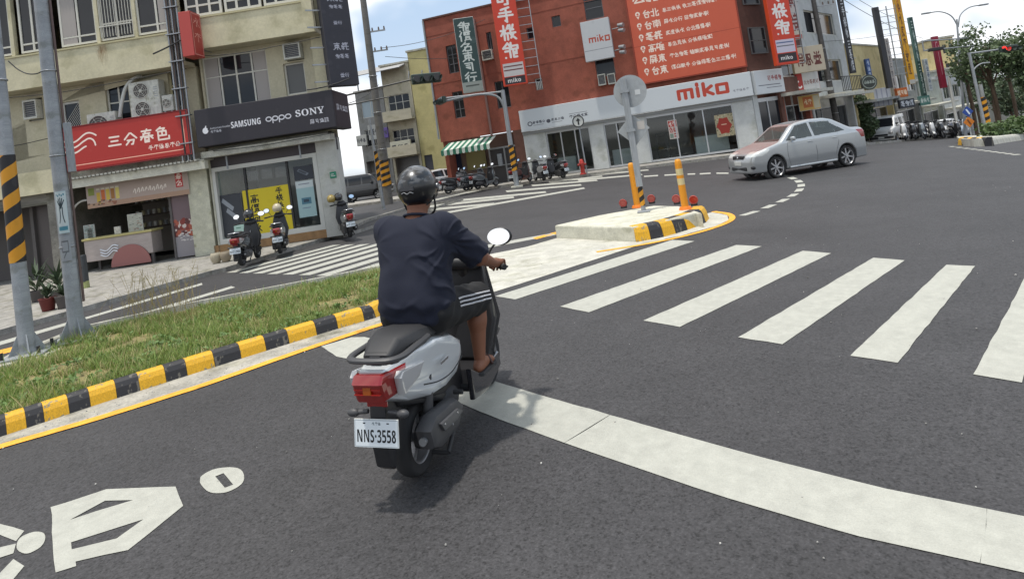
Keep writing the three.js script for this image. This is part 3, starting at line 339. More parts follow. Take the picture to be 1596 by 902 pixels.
  for (const [x0, y0, x1, y1, c, l] of [[133, 378, 152, 396, '#8f9a95', 'small framed picture leaning on the counter of the stall'], [200, 350, 226, 374, '#a8a99c', 'price list card standing on the counter of the stall'], [180, 372, 191, 382, '#cfcabb', 'small white tip box on the counter of the stall'], [136, 358, 147, 372, '#7d7f7a', 'menu card standing behind the counter of the stall']]) { const q = F1.r4(x0, y0, x1, y1, -.2), k = F1.thing('menu_card', l, 'card', q[0], 1.1, -.2); mesh('card', rbx(0, q[1] - q[0], 0, q[3] - q[2], 0, .04, .005), whiteP, k); panel('print', .01, q[1] - q[0] - .01, .01, q[3] - q[2] - .01, .044, T(64, 64, (g) => { fill(g, c, 0, 0, 64, 64); const r = rng(x0); for (let i = 0; i < 40; i++) fill(g, ['#4a4a48', '#6f7a70', '#c9c6b8', '#8a5a4a'][i % 4], r() * 60, r() * 60, 4 + r() * 8, 2); }), k); }
  const pq = F1.q([265, 320], [300, 308], [310, 408], [272, 414], -.1), pd = F1.thing('poster_door', 'tall door covered with a reddish drinks poster beside the stall pillar', 'door', pq[0], vG, -.12), pw = pq[1] - pq[0]; mesh('frame', [bx(0, .06, 0, 2.15, -.04, .03), bx(pw - .06, pw, 0, 2.15, -.04, .03), bx(.06, pw - .06, 2.09, 2.15, -.04, .03)], darkIn, pd); panel('poster', .06, pw - .06, .04, 1.9, 0, T(128, 384, (g, w, h) => { fill(g, '#6d5a5e', 0, 0, w, h); fill(g, '#8a8588', 0, 240, w, 150); const r = rng(6); for (let i = 0; i < 60; i++) { g.fillStyle = ['#7e2f26', '#a1513c', '#5a2a28', '#c6b9b0'][i % 4]; g.beginPath(); g.arc(10 + r() * 108, 160 + r() * 90, 6 + r() * 12, 0, 7); g.fill(); } for (let i = 0; i < 24; i++) fill(g, '#c9c3be', 10 + r() * 100, 225 + r() * 60, 14, 5); }, .35), pd);
  const lamp = F1.thing('wall_lamp', 'square lit wall lamp above the poster door', 'lamp', pq[0] + .22, 2.05, .02); mesh('shade', [bx(0, .07, 0, .34, 0, .1), bx(.13, .2, 0, .34, 0, .1)], M('#e8d9a0', .5, 0, { emissive: new THREE.Color('#e8c878'), emissiveIntensity: .35 }), lamp); mesh('plate', bx(-.01, .21, .34, .37, -.02, .11), blackP, lamp);
  // dark service hatch and clutter inside
  for (let i = 0; i < 3; i++) { const sh_ = F1.thing('shelf', ['lowest', 'middle', 'top'][i] + ' back shelf with cups inside the drinks stall', 'shelf', o0 + .4, 1.05 + i * .42, -2.6, 'shelves inside the drinks stall'); mesh('board', bx(0, 2.4, 0, .04, -.3, 0), M([.08, .06, .05], .8), sh_); for (let k = 0; k < 12; k++) mesh('cup', bar([.15 + k * .19, .045, -.15], [.15 + k * .19, .2, -.15], .05, .06, 10), [whiteP, frameC, galv][k % 3], sh_); }
}
acUnit('large white double fan air conditioner above the red sign board', F1, F1.q([207, 133], [252, 121], [255, 180], [208, 190], .25), .1, 2, .32);
acUnit('small white single fan air conditioner behind the red sign board', F1, F1.q([141, 182], [184, 170], [186, 212], [142, 220], .25), .1, 1, .3);
acUnit('grey single fan air conditioner on a rack beside the corner pipes', F1, F1.r4(256, 150, 276, 172, .2), .1, 1, .28);
winAC('boxy window air conditioner set above the narrow window of cream building', F1, F1.r4(42, 158, 66, 184), .0);
{ const d = F1.thing('duct', 'white flexible duct arching from the wall to small air conditioner', 'duct', 0, 0, 0), P = (x, y, w) => [...F1.uv(x, y, w), w]; mesh('hose', tube([P(186, 182, .3), P(189, 160, .32), P(196, 135, .3), P(208, 122, .25), P(219, 118, .05)], .05, 30, 8), whiteP, d); }
// pipes in the gap between both bays, with the red box sign
{
  const t = F1.thing('pipe_bundle', 'bundle of rusty pipes and cables in gap between both shop bays', 'pipes', uM - .32, 2.9, .66);
  const r = rng(9); for (let i = 0; i < 7; i++) { const x = i * .055, z = r() * .08; mesh('pipe', bar([x, 0, z], [x + .02, 6.5, z], .018 + r() * .012), [steel, M([.13, .09, .07], .8), blackP][i % 3], t); } for (let k = 0; k < 7; k++) mesh('clamp', bx(-.03, .4, .5 + k * .8, .53 + k * .8, -.02, .11), steel, t);
  const q = F1.r4(318, 16, 332, 84, 1.1); bladeSign('red box sign with outlined lettering sticking out between the shop bays', F1, F1.uv(300, 50, .7)[0] + .12, q[2], q[3], .75, 1.3, .34, T(128, 400, (g, w, h) => { fill(g, '#a83a33', 0, 0, w, h); g.strokeStyle = '#e0a79a'; han(g, '??', 20, 40, 90, 5, { v: 1, gap: 1.6 }); g.lineWidth = 5; g.strokeRect(8, 8, w - 16, h - 16); dirt(g, w, h, 20, 6); }), M('#b3443c', .5));
}
{
  const b = F1.thing('shop_building', 'cream corner building with black phone shop sign and glazed shopfront', 'building', 0, 0, 0);
  const par = F1.q([329, 25], [476, 7], [503, 50], [330, 73], .5), v2 = 3.2, vP = par[2], vPt = par[3], U0 = uM + .14;
  const hA0 = F1.q([306, 90], [417, 76], [420, 168], [312, 188]), hA = [Math.max(hA0[0], U0 + .06), hA0[1], hA0[2], hA0[3]], hB = F1.q([442, 100], [474, 94], [477, 144], [445, 150]), hC = F1.r4(444, 71, 474, 92);
  wall(b, U0, uR, v2, vP + .05, -.25, 0, creamD, [hA, hB, hC]); win(b, hA, 4, 2, { split: .66, z: -.14, curtain: [0, 3] }); win(b, hB, 1, 1, { z: -.14, g: M([.1, .1, .095], .35) });
  mesh('pilaster', uvBox(bx(F1.uv(488, 80)[0], uR - .002, v2, vP, 0, .12)), creamM, b);
  mesh('balcony_slab', uvBox(bx(U0, uR, vP, vP + .12, 0, .5)), creamD, b); const p = mesh('parapet', uvBox(bx(U0, uR - .3, vP, vPt, .5, .62)), creamM, b); mesh('coping', bx(U0, uR - .3, vPt, vPt + .05, .47, .65), frameC, p); mesh('corner_pier', uvBox(bx(uR - .3, uR, vP, vPt + 2.1, .45, .64)), creamM, b);
  for (let i = 0; i < 3; i++) win(b, [lerp(U0, uR - .3, i / 3) + .04, lerp(U0, uR - .3, (i + 1) / 3) - .04, vPt + .1, vPt + 2.1], 3, 2, { split: .16, z: .45, t: .07 });
  mesh('upper_wall', uvBox(bx(U0, uR, vPt + 2.1, vPt + 3.7, .3, .62)), creamM, b); const plan = (p, h, y) => uvBox(ext(p, h).rotateX(-Math.PI / 2).translate(0, y, 0));
  mesh('roof_slab', plan([[U0, -.7], [uR, -.7], [uR, .3], [uR - 3.2, 9], [U0, 9]], .2, vPt + 3.7), concM, b);
  mesh('side_wall', plan([[uR - .2, .25], [uR, .25], [uR - 3.2, 9], [uR - 3.4, 9]], vPt + 3.7 - vG, vG), creamD, b); mesh('rear_wall', uvBox(bx(U0, uR - 3.4, vG, vPt + 3.7, -9, -8.8)), creamD, b); mesh('floor_slab', plan([[U0, -.1], [uR - .2, -.1], [uR - .3, .3], [uR - 3.4, 8.8], [U0, 8.8]], .2, v2 - .2), concM, b);
  // shopfront
  const sf = F1.q([327, 283], [498, 247], [503, 350], [345, 385], .05), a = sf[0], c = sf[1], s0 = vG + .36, s1 = 2.62;
  mesh('plinth', uvBox(bx(a - .15, c + .1, vG, s0 - .12, -.3, .1)), grain('#8f6f4c', .2, 121, 256, 8, 1.5, { stain: .2 }), b);
  mesh('shopfront_frame', [bx(a, c, s0 - .12, s0 + .03, -.2, .08), bx(a, c, s1 - .12, s1, -.2, .08), bx(a, a + .13, s0 + .03, s1 - .12, -.2, .08), bx(c - .13, c, s0 + .03, s1 - .12, -.2, .08)], M('#bcbcb6', .5), b);
  const gx = [a + .13, lerp(a, c, .3), lerp(a, c, .7), c - .13]; for (let i = 0; i < 3; i++) mesh('shop_glass', bx(gx[i] + .01, gx[i + 1] - .01, s0 + .03, s1 - .12, -.06, -.05), glassT, b); mesh('mullion', [1, 2].map(i => bx(gx[i] - .03, gx[i] + .03, s0 + .03, s1 - .12, -.1, -.02)), blackP, b);
  mesh('shop_back_wall', bx(U0, uR - 1.3, vG, v2 - .2, -3, -2.9), M([.36, .36, .37], .8), b); mesh('shop_floor', bx(U0, uR - 1.3, vG, vG + .02, -2.9, -.3), M([.12, .12, .12], .4), b);
  mesh('transom_panel', [0, 1, 2].map(i => bx(lerp(gx[1], gx[2], i / 3) + .05, lerp(gx[1], gx[2], (i + 1) / 3) - .05, s1 - .55, s1 - .25, -.12, -.09)), M([.06, .05, .05], .5), b);
  mesh('pillar', uvBox(bx(c + .02, uR, vG, v2 - .2, -.3, .12)), grain('#b4b4ae', .12, 125, 256, 8, 2, { stain: .15 }), b); mesh('pillar', uvBox(bx(U0, a - .02, vG, v2 - .2, -.3, .1)), grain('#aaa898', .14, 127, 256, 8, 2, { stain: .2 }), b);
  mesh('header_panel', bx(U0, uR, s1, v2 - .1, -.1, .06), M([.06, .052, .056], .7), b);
  mesh('canopy_beam', uvBox(bx(U0, uR, v2 - .28, v2 - .1, .1, .55)), concM, b); mesh('downpipe', [bar([lerp(a, c, .2), s1 - .1, .3], [lerp(a, c, .2), v2 - .2, .3], .025), bar([lerp(a, c, .88), s1 - .1, .3], [lerp(a, c, .88), v2 - .2, .3], .025)], galv, b);
  const po = (n, l, Q, z, m) => { const q = F1.q(...Q, z), t = F1.thing(n, l, 'poster', q[0], q[2], z); mesh('sheet', bx(0, q[1] - q[0], 0, q[3] - q[2], 0, .006), whiteP, t); panel('print', 0, q[1] - q[0], 0, q[3] - q[2], .009, m, t); };
  po('poster', 'large yellow poster with black vertical lettering in phone shop window', [[376, 300], [450, 284], [461, 353], [387, 372]], -.04, T(512, 512, (g, w, h) => { fill(g, '#c9b41a', 0, 0, w, h); g.strokeStyle = '#1c1a12'; han(g, '高價回收', 72, 60, 92, 12, { v: 1, gap: 1.18 }); han(g, '手機快速維修', 350, 18, 74, 10, { v: 1, gap: 1.08 }); dirt(g, w, h, 30, 8, .05); }));
  po('poster', 'pale phone advertisement sheet with blue picture in phone shop window', [[459, 284], [487, 279], [494, 334], [468, 341]], -.045, T(128, 256, (g, w, h) => { fill(g, '#93aeb0', 0, 0, w, h); fill(g, '#b9c2c2', 0, 0, w, 50); fill(g, '#456f80', 30, 120, 70, 46); fill(g, '#2c3d4c', 44, 132, 40, 20); fill(g, '#667', 20, 20, 80, 5); fill(g, '#557', 30, 190, 60, 4); }));
  po('poster', 'dark poster with tilted phone in the phone shop window', [[457, 262], [485, 254], [490, 276], [459, 283]], -.045, T(128, 128, (g, w, h) => { fill(g, '#2b2f38', 0, 0, w, h); g.save(); g.translate(60, 60); g.rotate(.7); fill(g, '#6b727c', -40, -12, 80, 24); fill(g, '#3b4048', -34, -8, 60, 16); g.restore(); }));
  po('poster', 'dark poster with slanted grey phones at shopfront edge', [[337, 306], [372, 300], [384, 360], [350, 372]], -.045, T(128, 160, (g, w, h) => { fill(g, '#33363c', 0, 0, w, h); for (const [x, y] of [[50, 40], [70, 80]]) { g.save(); g.translate(x, y); g.rotate(.6); fill(g, '#8b9096', -36, -9, 70, 18); g.restore(); } }));
  po('poster', 'small pale green leaflet low in phone shop window', [[362, 352], [378, 349], [383, 366], [368, 370]], -.035, T(64, 64, (g, w, h) => { fill(g, '#a9c4b8', 0, 0, w, h); fill(g, '#4f7e6a', 14, 14, 30, 5); fill(g, '#4f7e6a', 24, 36, 16, 16); }));
  { const q = F1.r4(513, 268, 523, 277, .14), t = F1.thing('house_number_plate', 'small green address plate on white corner pillar', 'plate', q[0], q[2], .125); mesh('plate', rbx(0, .19, 0, .19, 0, .012, .004), M('#1d7a5c', .4), t); mesh('print', [bx(.03, .12, .11, .13, .012, .016), bx(.03, .16, .06, .08, .012, .016)], whiteP, t); }
}
winAC('boxy window air conditioner high on the phone shop building', F1, F1.r4(444, 71, 473, 91), .02);
// black fascia of the phone shop
{
  const q = F1.q([311, 174], [541, 133], [544, 192], [320, 232], .62), t = F1.thing('sign_board', 'black phone shop fascia with white brand lettering wrapping the corner', 'sign', uM + .16, q[2], .58), W = uR - uM - .16 + .28, H = q[3] - q[2], bm = M([.022, .02, .026], .55);
  mesh('box', rbx(0, W, 0, H, -.4, .12, .02, 1), bm, t); mesh('side_box', rbx(W - .3, W, 0, H, -1.4, -.4, .02, 1), bm, t);
  panel('face', .02, W - .02, .02, H - .02, .124, T(1400, 350, (g, w, h) => { fill(g, '#2a272e', 0, 0, w, h); g.fillStyle = '#dcdce0'; g.strokeStyle = '#c9c9cf'; g.beginPath(); g.arc(92, 205, 30, 0, 7); g.fill(); g.fillStyle = '#2a272e'; g.beginPath(); g.arc(126, 196, 12, 0, 7); g.fill(); g.fillStyle = '#dcdce0'; g.beginPath(); g.ellipse(98, 168, 6, 12, .5, 0, 7); g.fill(); g.font = '24px sans-serif'; g.fillText('Authorised Reseller', 140, 200); han(g, '????', 142, 210, 26, 3); g.font = 'bold 82px sans-serif'; g.save(); g.translate(352, 218); g.scale(.78, 1); g.fillText('SAMSUNG', 0, 0); g.restore(); g.lineWidth = 11; let X = 710; for (const c of 'oppo') { g.beginPath(); g.ellipse(X + 30, 186, 27, 20, 0, 0, 7); g.stroke(); if (c === 'p') { g.beginPath(); g.moveTo(X + 4, 184); g.lineTo(X + 4, 226); g.stroke(); } X += 66; } g.font = 'bold 88px serif'; g.save(); g.translate(1010, 204); g.scale(1.18, 1); g.fillText('SONY', 0, 0); g.restore(); g.strokeStyle = '#b9b9c0'; han(g, '??通訊', 1150, 250, 44, 5, { seed: 31 }); dirt(g, w, h, 50, 12, .05); }), t);
  mesh('side_face', new THREE.PlaneGeometry(1.35, H - .1).rotateY(Math.PI / 2).translate(W + .004, H / 2, -.66), T(256, 256, (g, w, h) => { fill(g, '#2a272e', 0, 0, w, h); g.strokeStyle = '#c9c9cf'; han(g, '??通訊', 24, 90, 48, 5, { seed: 31 }); }), t);
  // two dark projecting signs on the corner
  const tx = T(256, 512, (g, w, h) => { fill(g, '#2b2a33', 0, 0, w, h); g.strokeStyle = '#a9a9b4'; han(g, '??', 60, 110, 70, 8, { seed: 5 }); han(g, '???', 70, 220, 40, 5, { seed: 8 }); han(g, '??', 90, 400, 40, 5, { seed: 12 }); dirt(g, w, h, 20, 5); }), sd = M([.04, .04, .05], .55);
  const a = F1.r4(514, 44, 548, 128, .9), c = F1.r4(512, -30, 550, 40, .9);
  for (const [q2, l] of [[a, 'dark lower projecting box sign at phone shop corner'], [c, 'dark upper projecting box sign at phone shop corner']]) { const s = F1.thing('projecting_sign', l, 'sign', uR + .12, q2[2], .5); s.rotation.y += .62; mesh('box', rbx(0, .85, 0, q2[3] - q2[2], 0, .3, .015, 1), sd, s); panel('face', .02, .83, .02, q2[3] - q2[2] - .02, .304, tx, s); for (let i = 0; i < 3; i++) mesh('bracket', bx(-.4, 0, .15 + i * .5, .19 + i * .5, .1, .14), steel, s); }
}
for (const [x0, y0, x1, y1, w, sag, l] of [[-20, 170, 288, 92, .66, .12, 'black cable strung under the cream balcony edge'], [-20, 232, 96, 206, .2, .1, 'thin cable crossing the low wall by the columns'], [300, 84, 500, 62, .66, .1, 'grey cable clipped below phone building parapet'], [332, 238, 520, 204, .66, .05, 'cable running along the bottom of black fascia']]) { const a = F1.uv(x0, y0, w), b = F1.uv(x1, y1, w), v = (a[1] + b[1]) / 2, A = F1.at(a[0], v, w), B = F1.at(b[0], v, w), Q = A.clone().lerp(B, .35), Q2 = A.clone().lerp(B, .7); Q.y -= sag; Q2.y -= sag * .6; tag(mesh('facade_cable', tube([A, Q, Q2, B], .012, 30, 5), blackP), l, 'cable'); }
// ---------- red building with the corner phone store ----------
const F2 = new Facade(0, 35, 107.7);
const redM = grain('#8c4d3d', .14, 131, 512, 10, 4, { stain: .08, bump: .002 }), brownM = grain('#5a3b31', .2, 133, 256, 10, 3, { stain: .1 }), whiteWall = grain('#b9bbb9', .1, 135, 512, 10, 4, { stain: .08 }), shopW = M('#c4c8c9', .4), alu = M([.5, .51, .52], .4, .6);
const orange = '#b8492c';
const C1 = F2.uv(1170, 140), ua = F2.uv(684, 200)[0], uf = F2.uv(812, 185)[0], uc = C1[0];
const F3 = new Facade(F2.at(uc, 0).x, -F2.at(uc, 0).z, 62), ux = F3.uv(1217, 140)[0];
const cE = F3.at(ux, 0), F4 = new Facade(cE.x, -cE.z, 45);
slab('pavement', [F2.at(ua - 9, 0, 2.2), F2.at(ua, 0, 2.4), F2.at(uc - .5, 0, 2.4), F3.at(1, 0, 2.0), F4.at(2, 0, 2.2), F4.at(14, 0, 2.2), F4.at(60, 0, 2.2), F4.at(60, 0, -1), F4.at(0, 0, -1), F2.at(uc, 0, -1), F2.at(ua - 9, 0, -1)], .14, paveM);
const pvY = .14;
{
  const b = F2.thing('corner_building', 'red three storey corner building with white phone store at street level', 'building', 0, 0, 0);
  const f = F2.q([811, 166], [1167, 119], [1167, 158], [814, 199], .3), v0 = f[2], v1 = f[3], vT = 10.4, vl = F2.uv(690, 212)[1];
  const holes = [F2.r4(694, 72, 716, 112), F2.r4(704, 144, 726, 182), F2.r4(757, 51, 769, 77), F2.r4(770, 128, 797, 166), F2.r4(820, 44, 833, 59), F2.r4(859, 26, 875, 40), F2.r4(833, 123, 847, 139), F2.r4(907, -12, 942, 26), F2.r4(926, 90, 960, 116)];
  wall(b, ua, uc, 3.0, vT, -.3, 0, redM, holes);
  holes.forEach((h, i) => win(b, h, i < 4 ? 2 : 1, i < 2 ? 3 : i === 7 ? 2 : 1, { z: -.18, m: i === 6 ? whiteP : M([.12, .12, .13], .5), t: .05, split: .4 }));
  mesh('balusters', [0, 1, 2, 3].map(k => { const h = holes[6]; return bx(lerp(h[0], h[1], .15 + k * .22), lerp(h[0], h[1], .26 + k * .22), h[2] + .05, lerp(h[2], h[3], .7), -.1, -.04); }), whiteP, b);
  for (const v of [6.45, 9.4]) mesh('string_course', bx(ua, uc, v, v + .035, 0, .014), redM, b);
  mesh('cornice', uvBox(bx(ua - .05, uc, vT, vT + .1, -.35, .08)), brownM, b);
  mesh('end_wall', uvBox(bx(ua, ua + .25, 0, vT, -6, -.3)), redM, b);
  // ground floor left of the store: brown recess, tan panel, gate
  mesh('recess_wall', uvBox(bx(ua, uf, pvY, 3.0, -1.6, -1.5)), M([.24, .17, .14], .9), b); mesh('pier', uvBox(bx(uf - .6, uf, pvY, 3.0, -1.5, 0)), brownM, b);
  const g0 = F2.uv(762, 250)[0], g1 = F2.uv(812, 250)[0]; mesh('gate_frame', [bx(g0, g1, 2.1, 2.2, -.2, -.12), bx(g0, g0 + .08, pvY, 2.1, -.2, -.12), bx(g1 - .08, g1, pvY, 2.1, -.2, -.12), bx((g0 + g1) / 2 - .04, (g0 + g1) / 2 + .04, pvY, 2.1, -.2, -.12), bx(g0 + .08, g1 - .08, 1.1, 1.16, -.19, -.13)], M([.3, .3, .3], .5, .4), b); mesh('gate_sheet', bx(g0, g1, pvY, 2.15, -.26, -.22), M([.05, .045, .045], .6), b);
  for (const x of [775, 796]) { const q = F2.r4(x, 240, x + 9, 258, -.1); mesh('meter_box', rbx(q[0], q[1], q[2], q[3], -.19, -.02, .01, 1), galv, b); }
  mesh('tan_panel', (() => { const q = F2.r4(722, 232, 757, 262, -1); return bx(q[0], q[1], q[2], q[3], -1.3, -1.25); })(), M('#8c8559', .8), b);
  mesh('blue_sheet', (() => { const a = F2.uv(688, 250)[0], c = F2.uv(705, 250)[0]; return bx(a - .2, c, pvY, 2.9, -1.35, -1.3); })(), M('#1d2742', .7), b);
  mesh('conduit', tube([[uf - 5.2, vT, .05], [uf - 5.2, 6, .05], [uf - 5.25, 3.2, .05]], .06, 12), galv, b);
  mesh('conduit', bar([F2.uv(739, 30)[0], F2.uv(739, 30)[1], .06], [F2.uv(766, 205)[0], 2.9, .06], .07), M('#8a6a62', .6), b);
  // store front
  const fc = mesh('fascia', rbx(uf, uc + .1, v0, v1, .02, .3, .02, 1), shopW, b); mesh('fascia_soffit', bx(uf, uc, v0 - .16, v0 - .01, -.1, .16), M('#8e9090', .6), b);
  const sT = v0 - .17, ps = [[845, 853], [922, 945], [986, 1012], [1152, 1170]].map(p => [F2.uv(p[0], 225)[0], F2.uv(p[1], 225)[0]]); ps[0][0] = uf; ps[3][1] = uc;
  for (const p of ps) mesh('pillar', uvBox(bx(p[0], p[1], pvY, sT, -.25, .06)), whiteWall, b);
  const bays = [[ps[0][1], ps[1][0], 3], [ps[1][1], ps[2][0], 2], [ps[2][1], ps[3][0], 3]];
  for (const [a, c, n] of bays) {
    const fr = mesh('shopfront_frame', [bx(a, c, pvY, pvY + .1, -.15, -.05), bx(a, c, sT - .14, sT, -.15, -.05), ...Array.from({ length: n + 1 }, (_, i) => { const x = lerp(a, c - .06, i / n); return bx(x, x + .06, pvY + .1, sT - .14, -.15, -.05); })], alu, b);
    for (let i = 0; i < n; i++) mesh('pane', bx(lerp(a, c - .06, i / n) + .06, lerp(a, c - .06, (i + 1) / n), pvY + .1, sT - .14, -.11, -.1), glassT, fr);
  }
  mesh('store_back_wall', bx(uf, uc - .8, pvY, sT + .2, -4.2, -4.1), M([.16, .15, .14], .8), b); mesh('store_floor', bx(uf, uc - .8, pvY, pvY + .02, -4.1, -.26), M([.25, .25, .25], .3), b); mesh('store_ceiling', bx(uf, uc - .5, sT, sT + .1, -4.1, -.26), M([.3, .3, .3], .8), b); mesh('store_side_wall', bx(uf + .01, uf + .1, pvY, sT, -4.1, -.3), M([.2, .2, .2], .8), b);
  // letters on the fascia
  const tx = T(2048, 220, (g, w, h) => { fill(g, '#c3c8cb', 0, 0, w, h); g.strokeStyle = '#4a4c55'; g.fillStyle = '#4a4c55'; for (const [x, t] of [[70, 0], [250, 1], [470, 2]]) { if (t < 2) { g.beginPath(); g.arc(x + 20, 150, 20, 0, 7); t ? g.fill() : (g.lineWidth = 9, g.stroke()); han(g, '????', x + 48, 128, 28, 4, { seed: x }); fill(g, '#4a4c55', x + 50, 170, 100, 4); } else { han(g, '?????', x, 128, 32, 5, { seed: 71 }); fill(g, '#4a4c55', x, 112, 170, 4); } } g.lineJoin = 'round'; g.strokeStyle = '#b3402c'; g.lineWidth = 30; const X = 1455, y = 40, H = 110; g.beginPath(); g.moveTo(X, y + H); g.lineTo(X, y + 30); g.lineTo(X + 110, y + 30); g.lineTo(X + 110, y + H); g.moveTo(X + 55, y + 30); g.lineTo(X + 55, y + H); g.moveTo(X + 160, y + 30); g.lineTo(X + 160, y + H); g.moveTo(X + 160, y - 12); g.lineTo(X + 160, y + 2); g.moveTo(X + 212, y - 5); g.lineTo(X + 212, y + H); g.moveTo(X + 275, y + 30); g.lineTo(X + 222, y + 68); g.lineTo(X + 280, y + H); g.moveTo(X + 320, y + 30); g.lineTo(X + 400, y + 30); g.lineTo(X + 400, y + H); g.lineTo(X + 320, y + H); g.closePath(); g.stroke(); g.strokeStyle = '#7b7d84'; han(g, '?????', 1895, 140, 24, 3); dirt(g, w, h, 40, 14, .05); });
  panel('fascia_print', uf + .03, uc + .07, v0 + .03, v1 - .03, .304, tx, fc);
  // chamfered corner bay
  const bq = F3, k = F3.a - F2.a; const wedge = new THREE.Group();
  const ch = F3.thing('corner_bay', 'narrow chamfered glass bay at end of the white phone store', 'shopfront', 0, 0, 0); mesh('fascia', rbx(.1, ux, v0, v1, .02, .3, .02, 1), shopW, ch); panel('fascia_print', .12, ux - .02, v0 + .03, v1 - .03, .304, T(256, 128, (g, w, h) => { fill(g, '#c3c8cb', 0, 0, w, h); g.strokeStyle = '#8a3a3a'; han(g, '可手機館', 110, 30, 30, 4); fill(g, '#6a6c74', 20, 80, 200, 5); fill(g, '#6a6c74', 90, 96, 140, 4); }), ch); mesh('wall', uvBox(bx(0, ux, v1, vT, -.3, 0)), brownM, ch); mesh('pillar', uvBox(bx(0, .35, pvY, v0, -.2, .05)), whiteWall, ch); mesh('pillar', uvBox(bx(ux - .25, ux, pvY, v0, -.2, .05)), brownM, ch); const cf = mesh('window', [bx(.35, ux - .25, sT - .2, sT, -.15, -.05), bx(.35, ux - .25, pvY, pvY + .2, -.15, -.05), bx(ux / 2, ux / 2 + .06, pvY + .2, sT - .2, -.15, -.05)], alu, ch); for (const [a, c] of [[.35, ux / 2], [ux / 2 + .06, ux - .25]]) mesh('pane', bx(a, c, pvY + .2, sT - .2, -.11, -.1), glassD, cf);
  for (let i = 0; i < 2; i++) win(ch, [.5, ux - .5, v1 + .9 + i * 2.6, v1 + 2.3 + i * 2.6], 1, 2, { z: .01, m: M([.1, .1, .1], .5) });
  // store interior: display tables, dark shelf, two posters on the glass
  for (const [p, l] of [[1040, 'tall black display stand inside the phone store'], [1022, 'black shelf rack inside the phone store behind left pane']]) { const u = F2.uv(p, 230)[0], s = F2.thing('display_stand', l, 'stand', u, pvY + .02, -1); const W = p < 1030 ? .5 : .6; mesh('frame', [bx(0, .05, 0, 1.4, 0, .05), bx(W, W + .05, 0, 1.4, 0, .05), bx(0, W + .05, 1.4, 1.46, -.2, .1)], blackP, s); if (p < 1030) for (let i = 0; i < 4; i++) mesh('shelf', bx(.05, W, .2 + i * .35, .23 + i * .35, -.2, .05), blackP, s); }
  for (const [p0, p1, h, l] of [[1085, 1140, .95, 'white display counter inside the phone store by posters'], [860, 890, .9, 'white counter inside phone store behind left bay'], [950, 982, .9, 'white counter inside phone store behind narrow bay']]) { const a = F2.uv(p0, 235)[0], c = F2.uv(p1, 235)[0], s = F2.thing('display_counter', l, 'counter', a, pvY + .02, -.9); mesh('body', rbx(0, c - a, 0, h, -.5, 0, .02, 1), M('#a4a6a6', .5), s); mesh('top', rbx(-.02, c - a + .02, h, h + .05, -.52, .02, .01, 1), M([.07, .06, .06], .4), s); }
  const pst = (l, q, w, m) => { const t = F2.thing('poster', l, 'poster', q[0], q[2], w); mesh('sheet', bx(0, q[1] - q[0], 0, q[3] - q[2], 0, .008), whiteP, t); panel('print', 0, q[1] - q[0], 0, q[3] - q[2], .011, m, t); };
  pst('red and white notice with heavy characters on phone store glass', F2.r4(1040, 188, 1059, 215, -.09), -.09, T(96, 128, (g, w, h) => { fill(g, '#c9bdb4', 0, 0, w, h); fill(g, '#b2342c', 6, 6, 84, 40); g.strokeStyle = '#e6d9d0'; han(g, '??', 10, 10, 34, 5); g.strokeStyle = '#a8332b'; han(g, '??', 8, 48, 36, 5, { seed: 9 }); fill(g, '#7a8c7e', 8, 92, 34, 30); fill(g, '#a8332b', 50, 92, 36, 8); fill(g, '#a8332b', 50, 108, 30, 8); }));
  pst('beige poster with big red blossom shape on phone store glass', F2.r4(1113, 180, 1148, 210, -.09), -.09, T(128, 128, (g, w, h) => { fill(g, '#a99c7e', 0, 0, w, h); const r = rng(3); for (let i = 0; i < 90; i++) fill(g, ['#5f5a44', '#8d8a68', '#c9c0a2'][i % 3], r() * w, r() * h, 8, 6); g.fillStyle = '#9c2f22'; g.beginPath(); for (let i = 0; i < 12; i++) { const a = i / 12 * 6.28, R = i % 2 ? 42 : 54; g.lineTo(58 + Math.cos(a) * R, 66 + Math.sin(a) * R); } g.fill(); fill(g, '#d9b9a0', 40, 56, 36, 5); }));
}
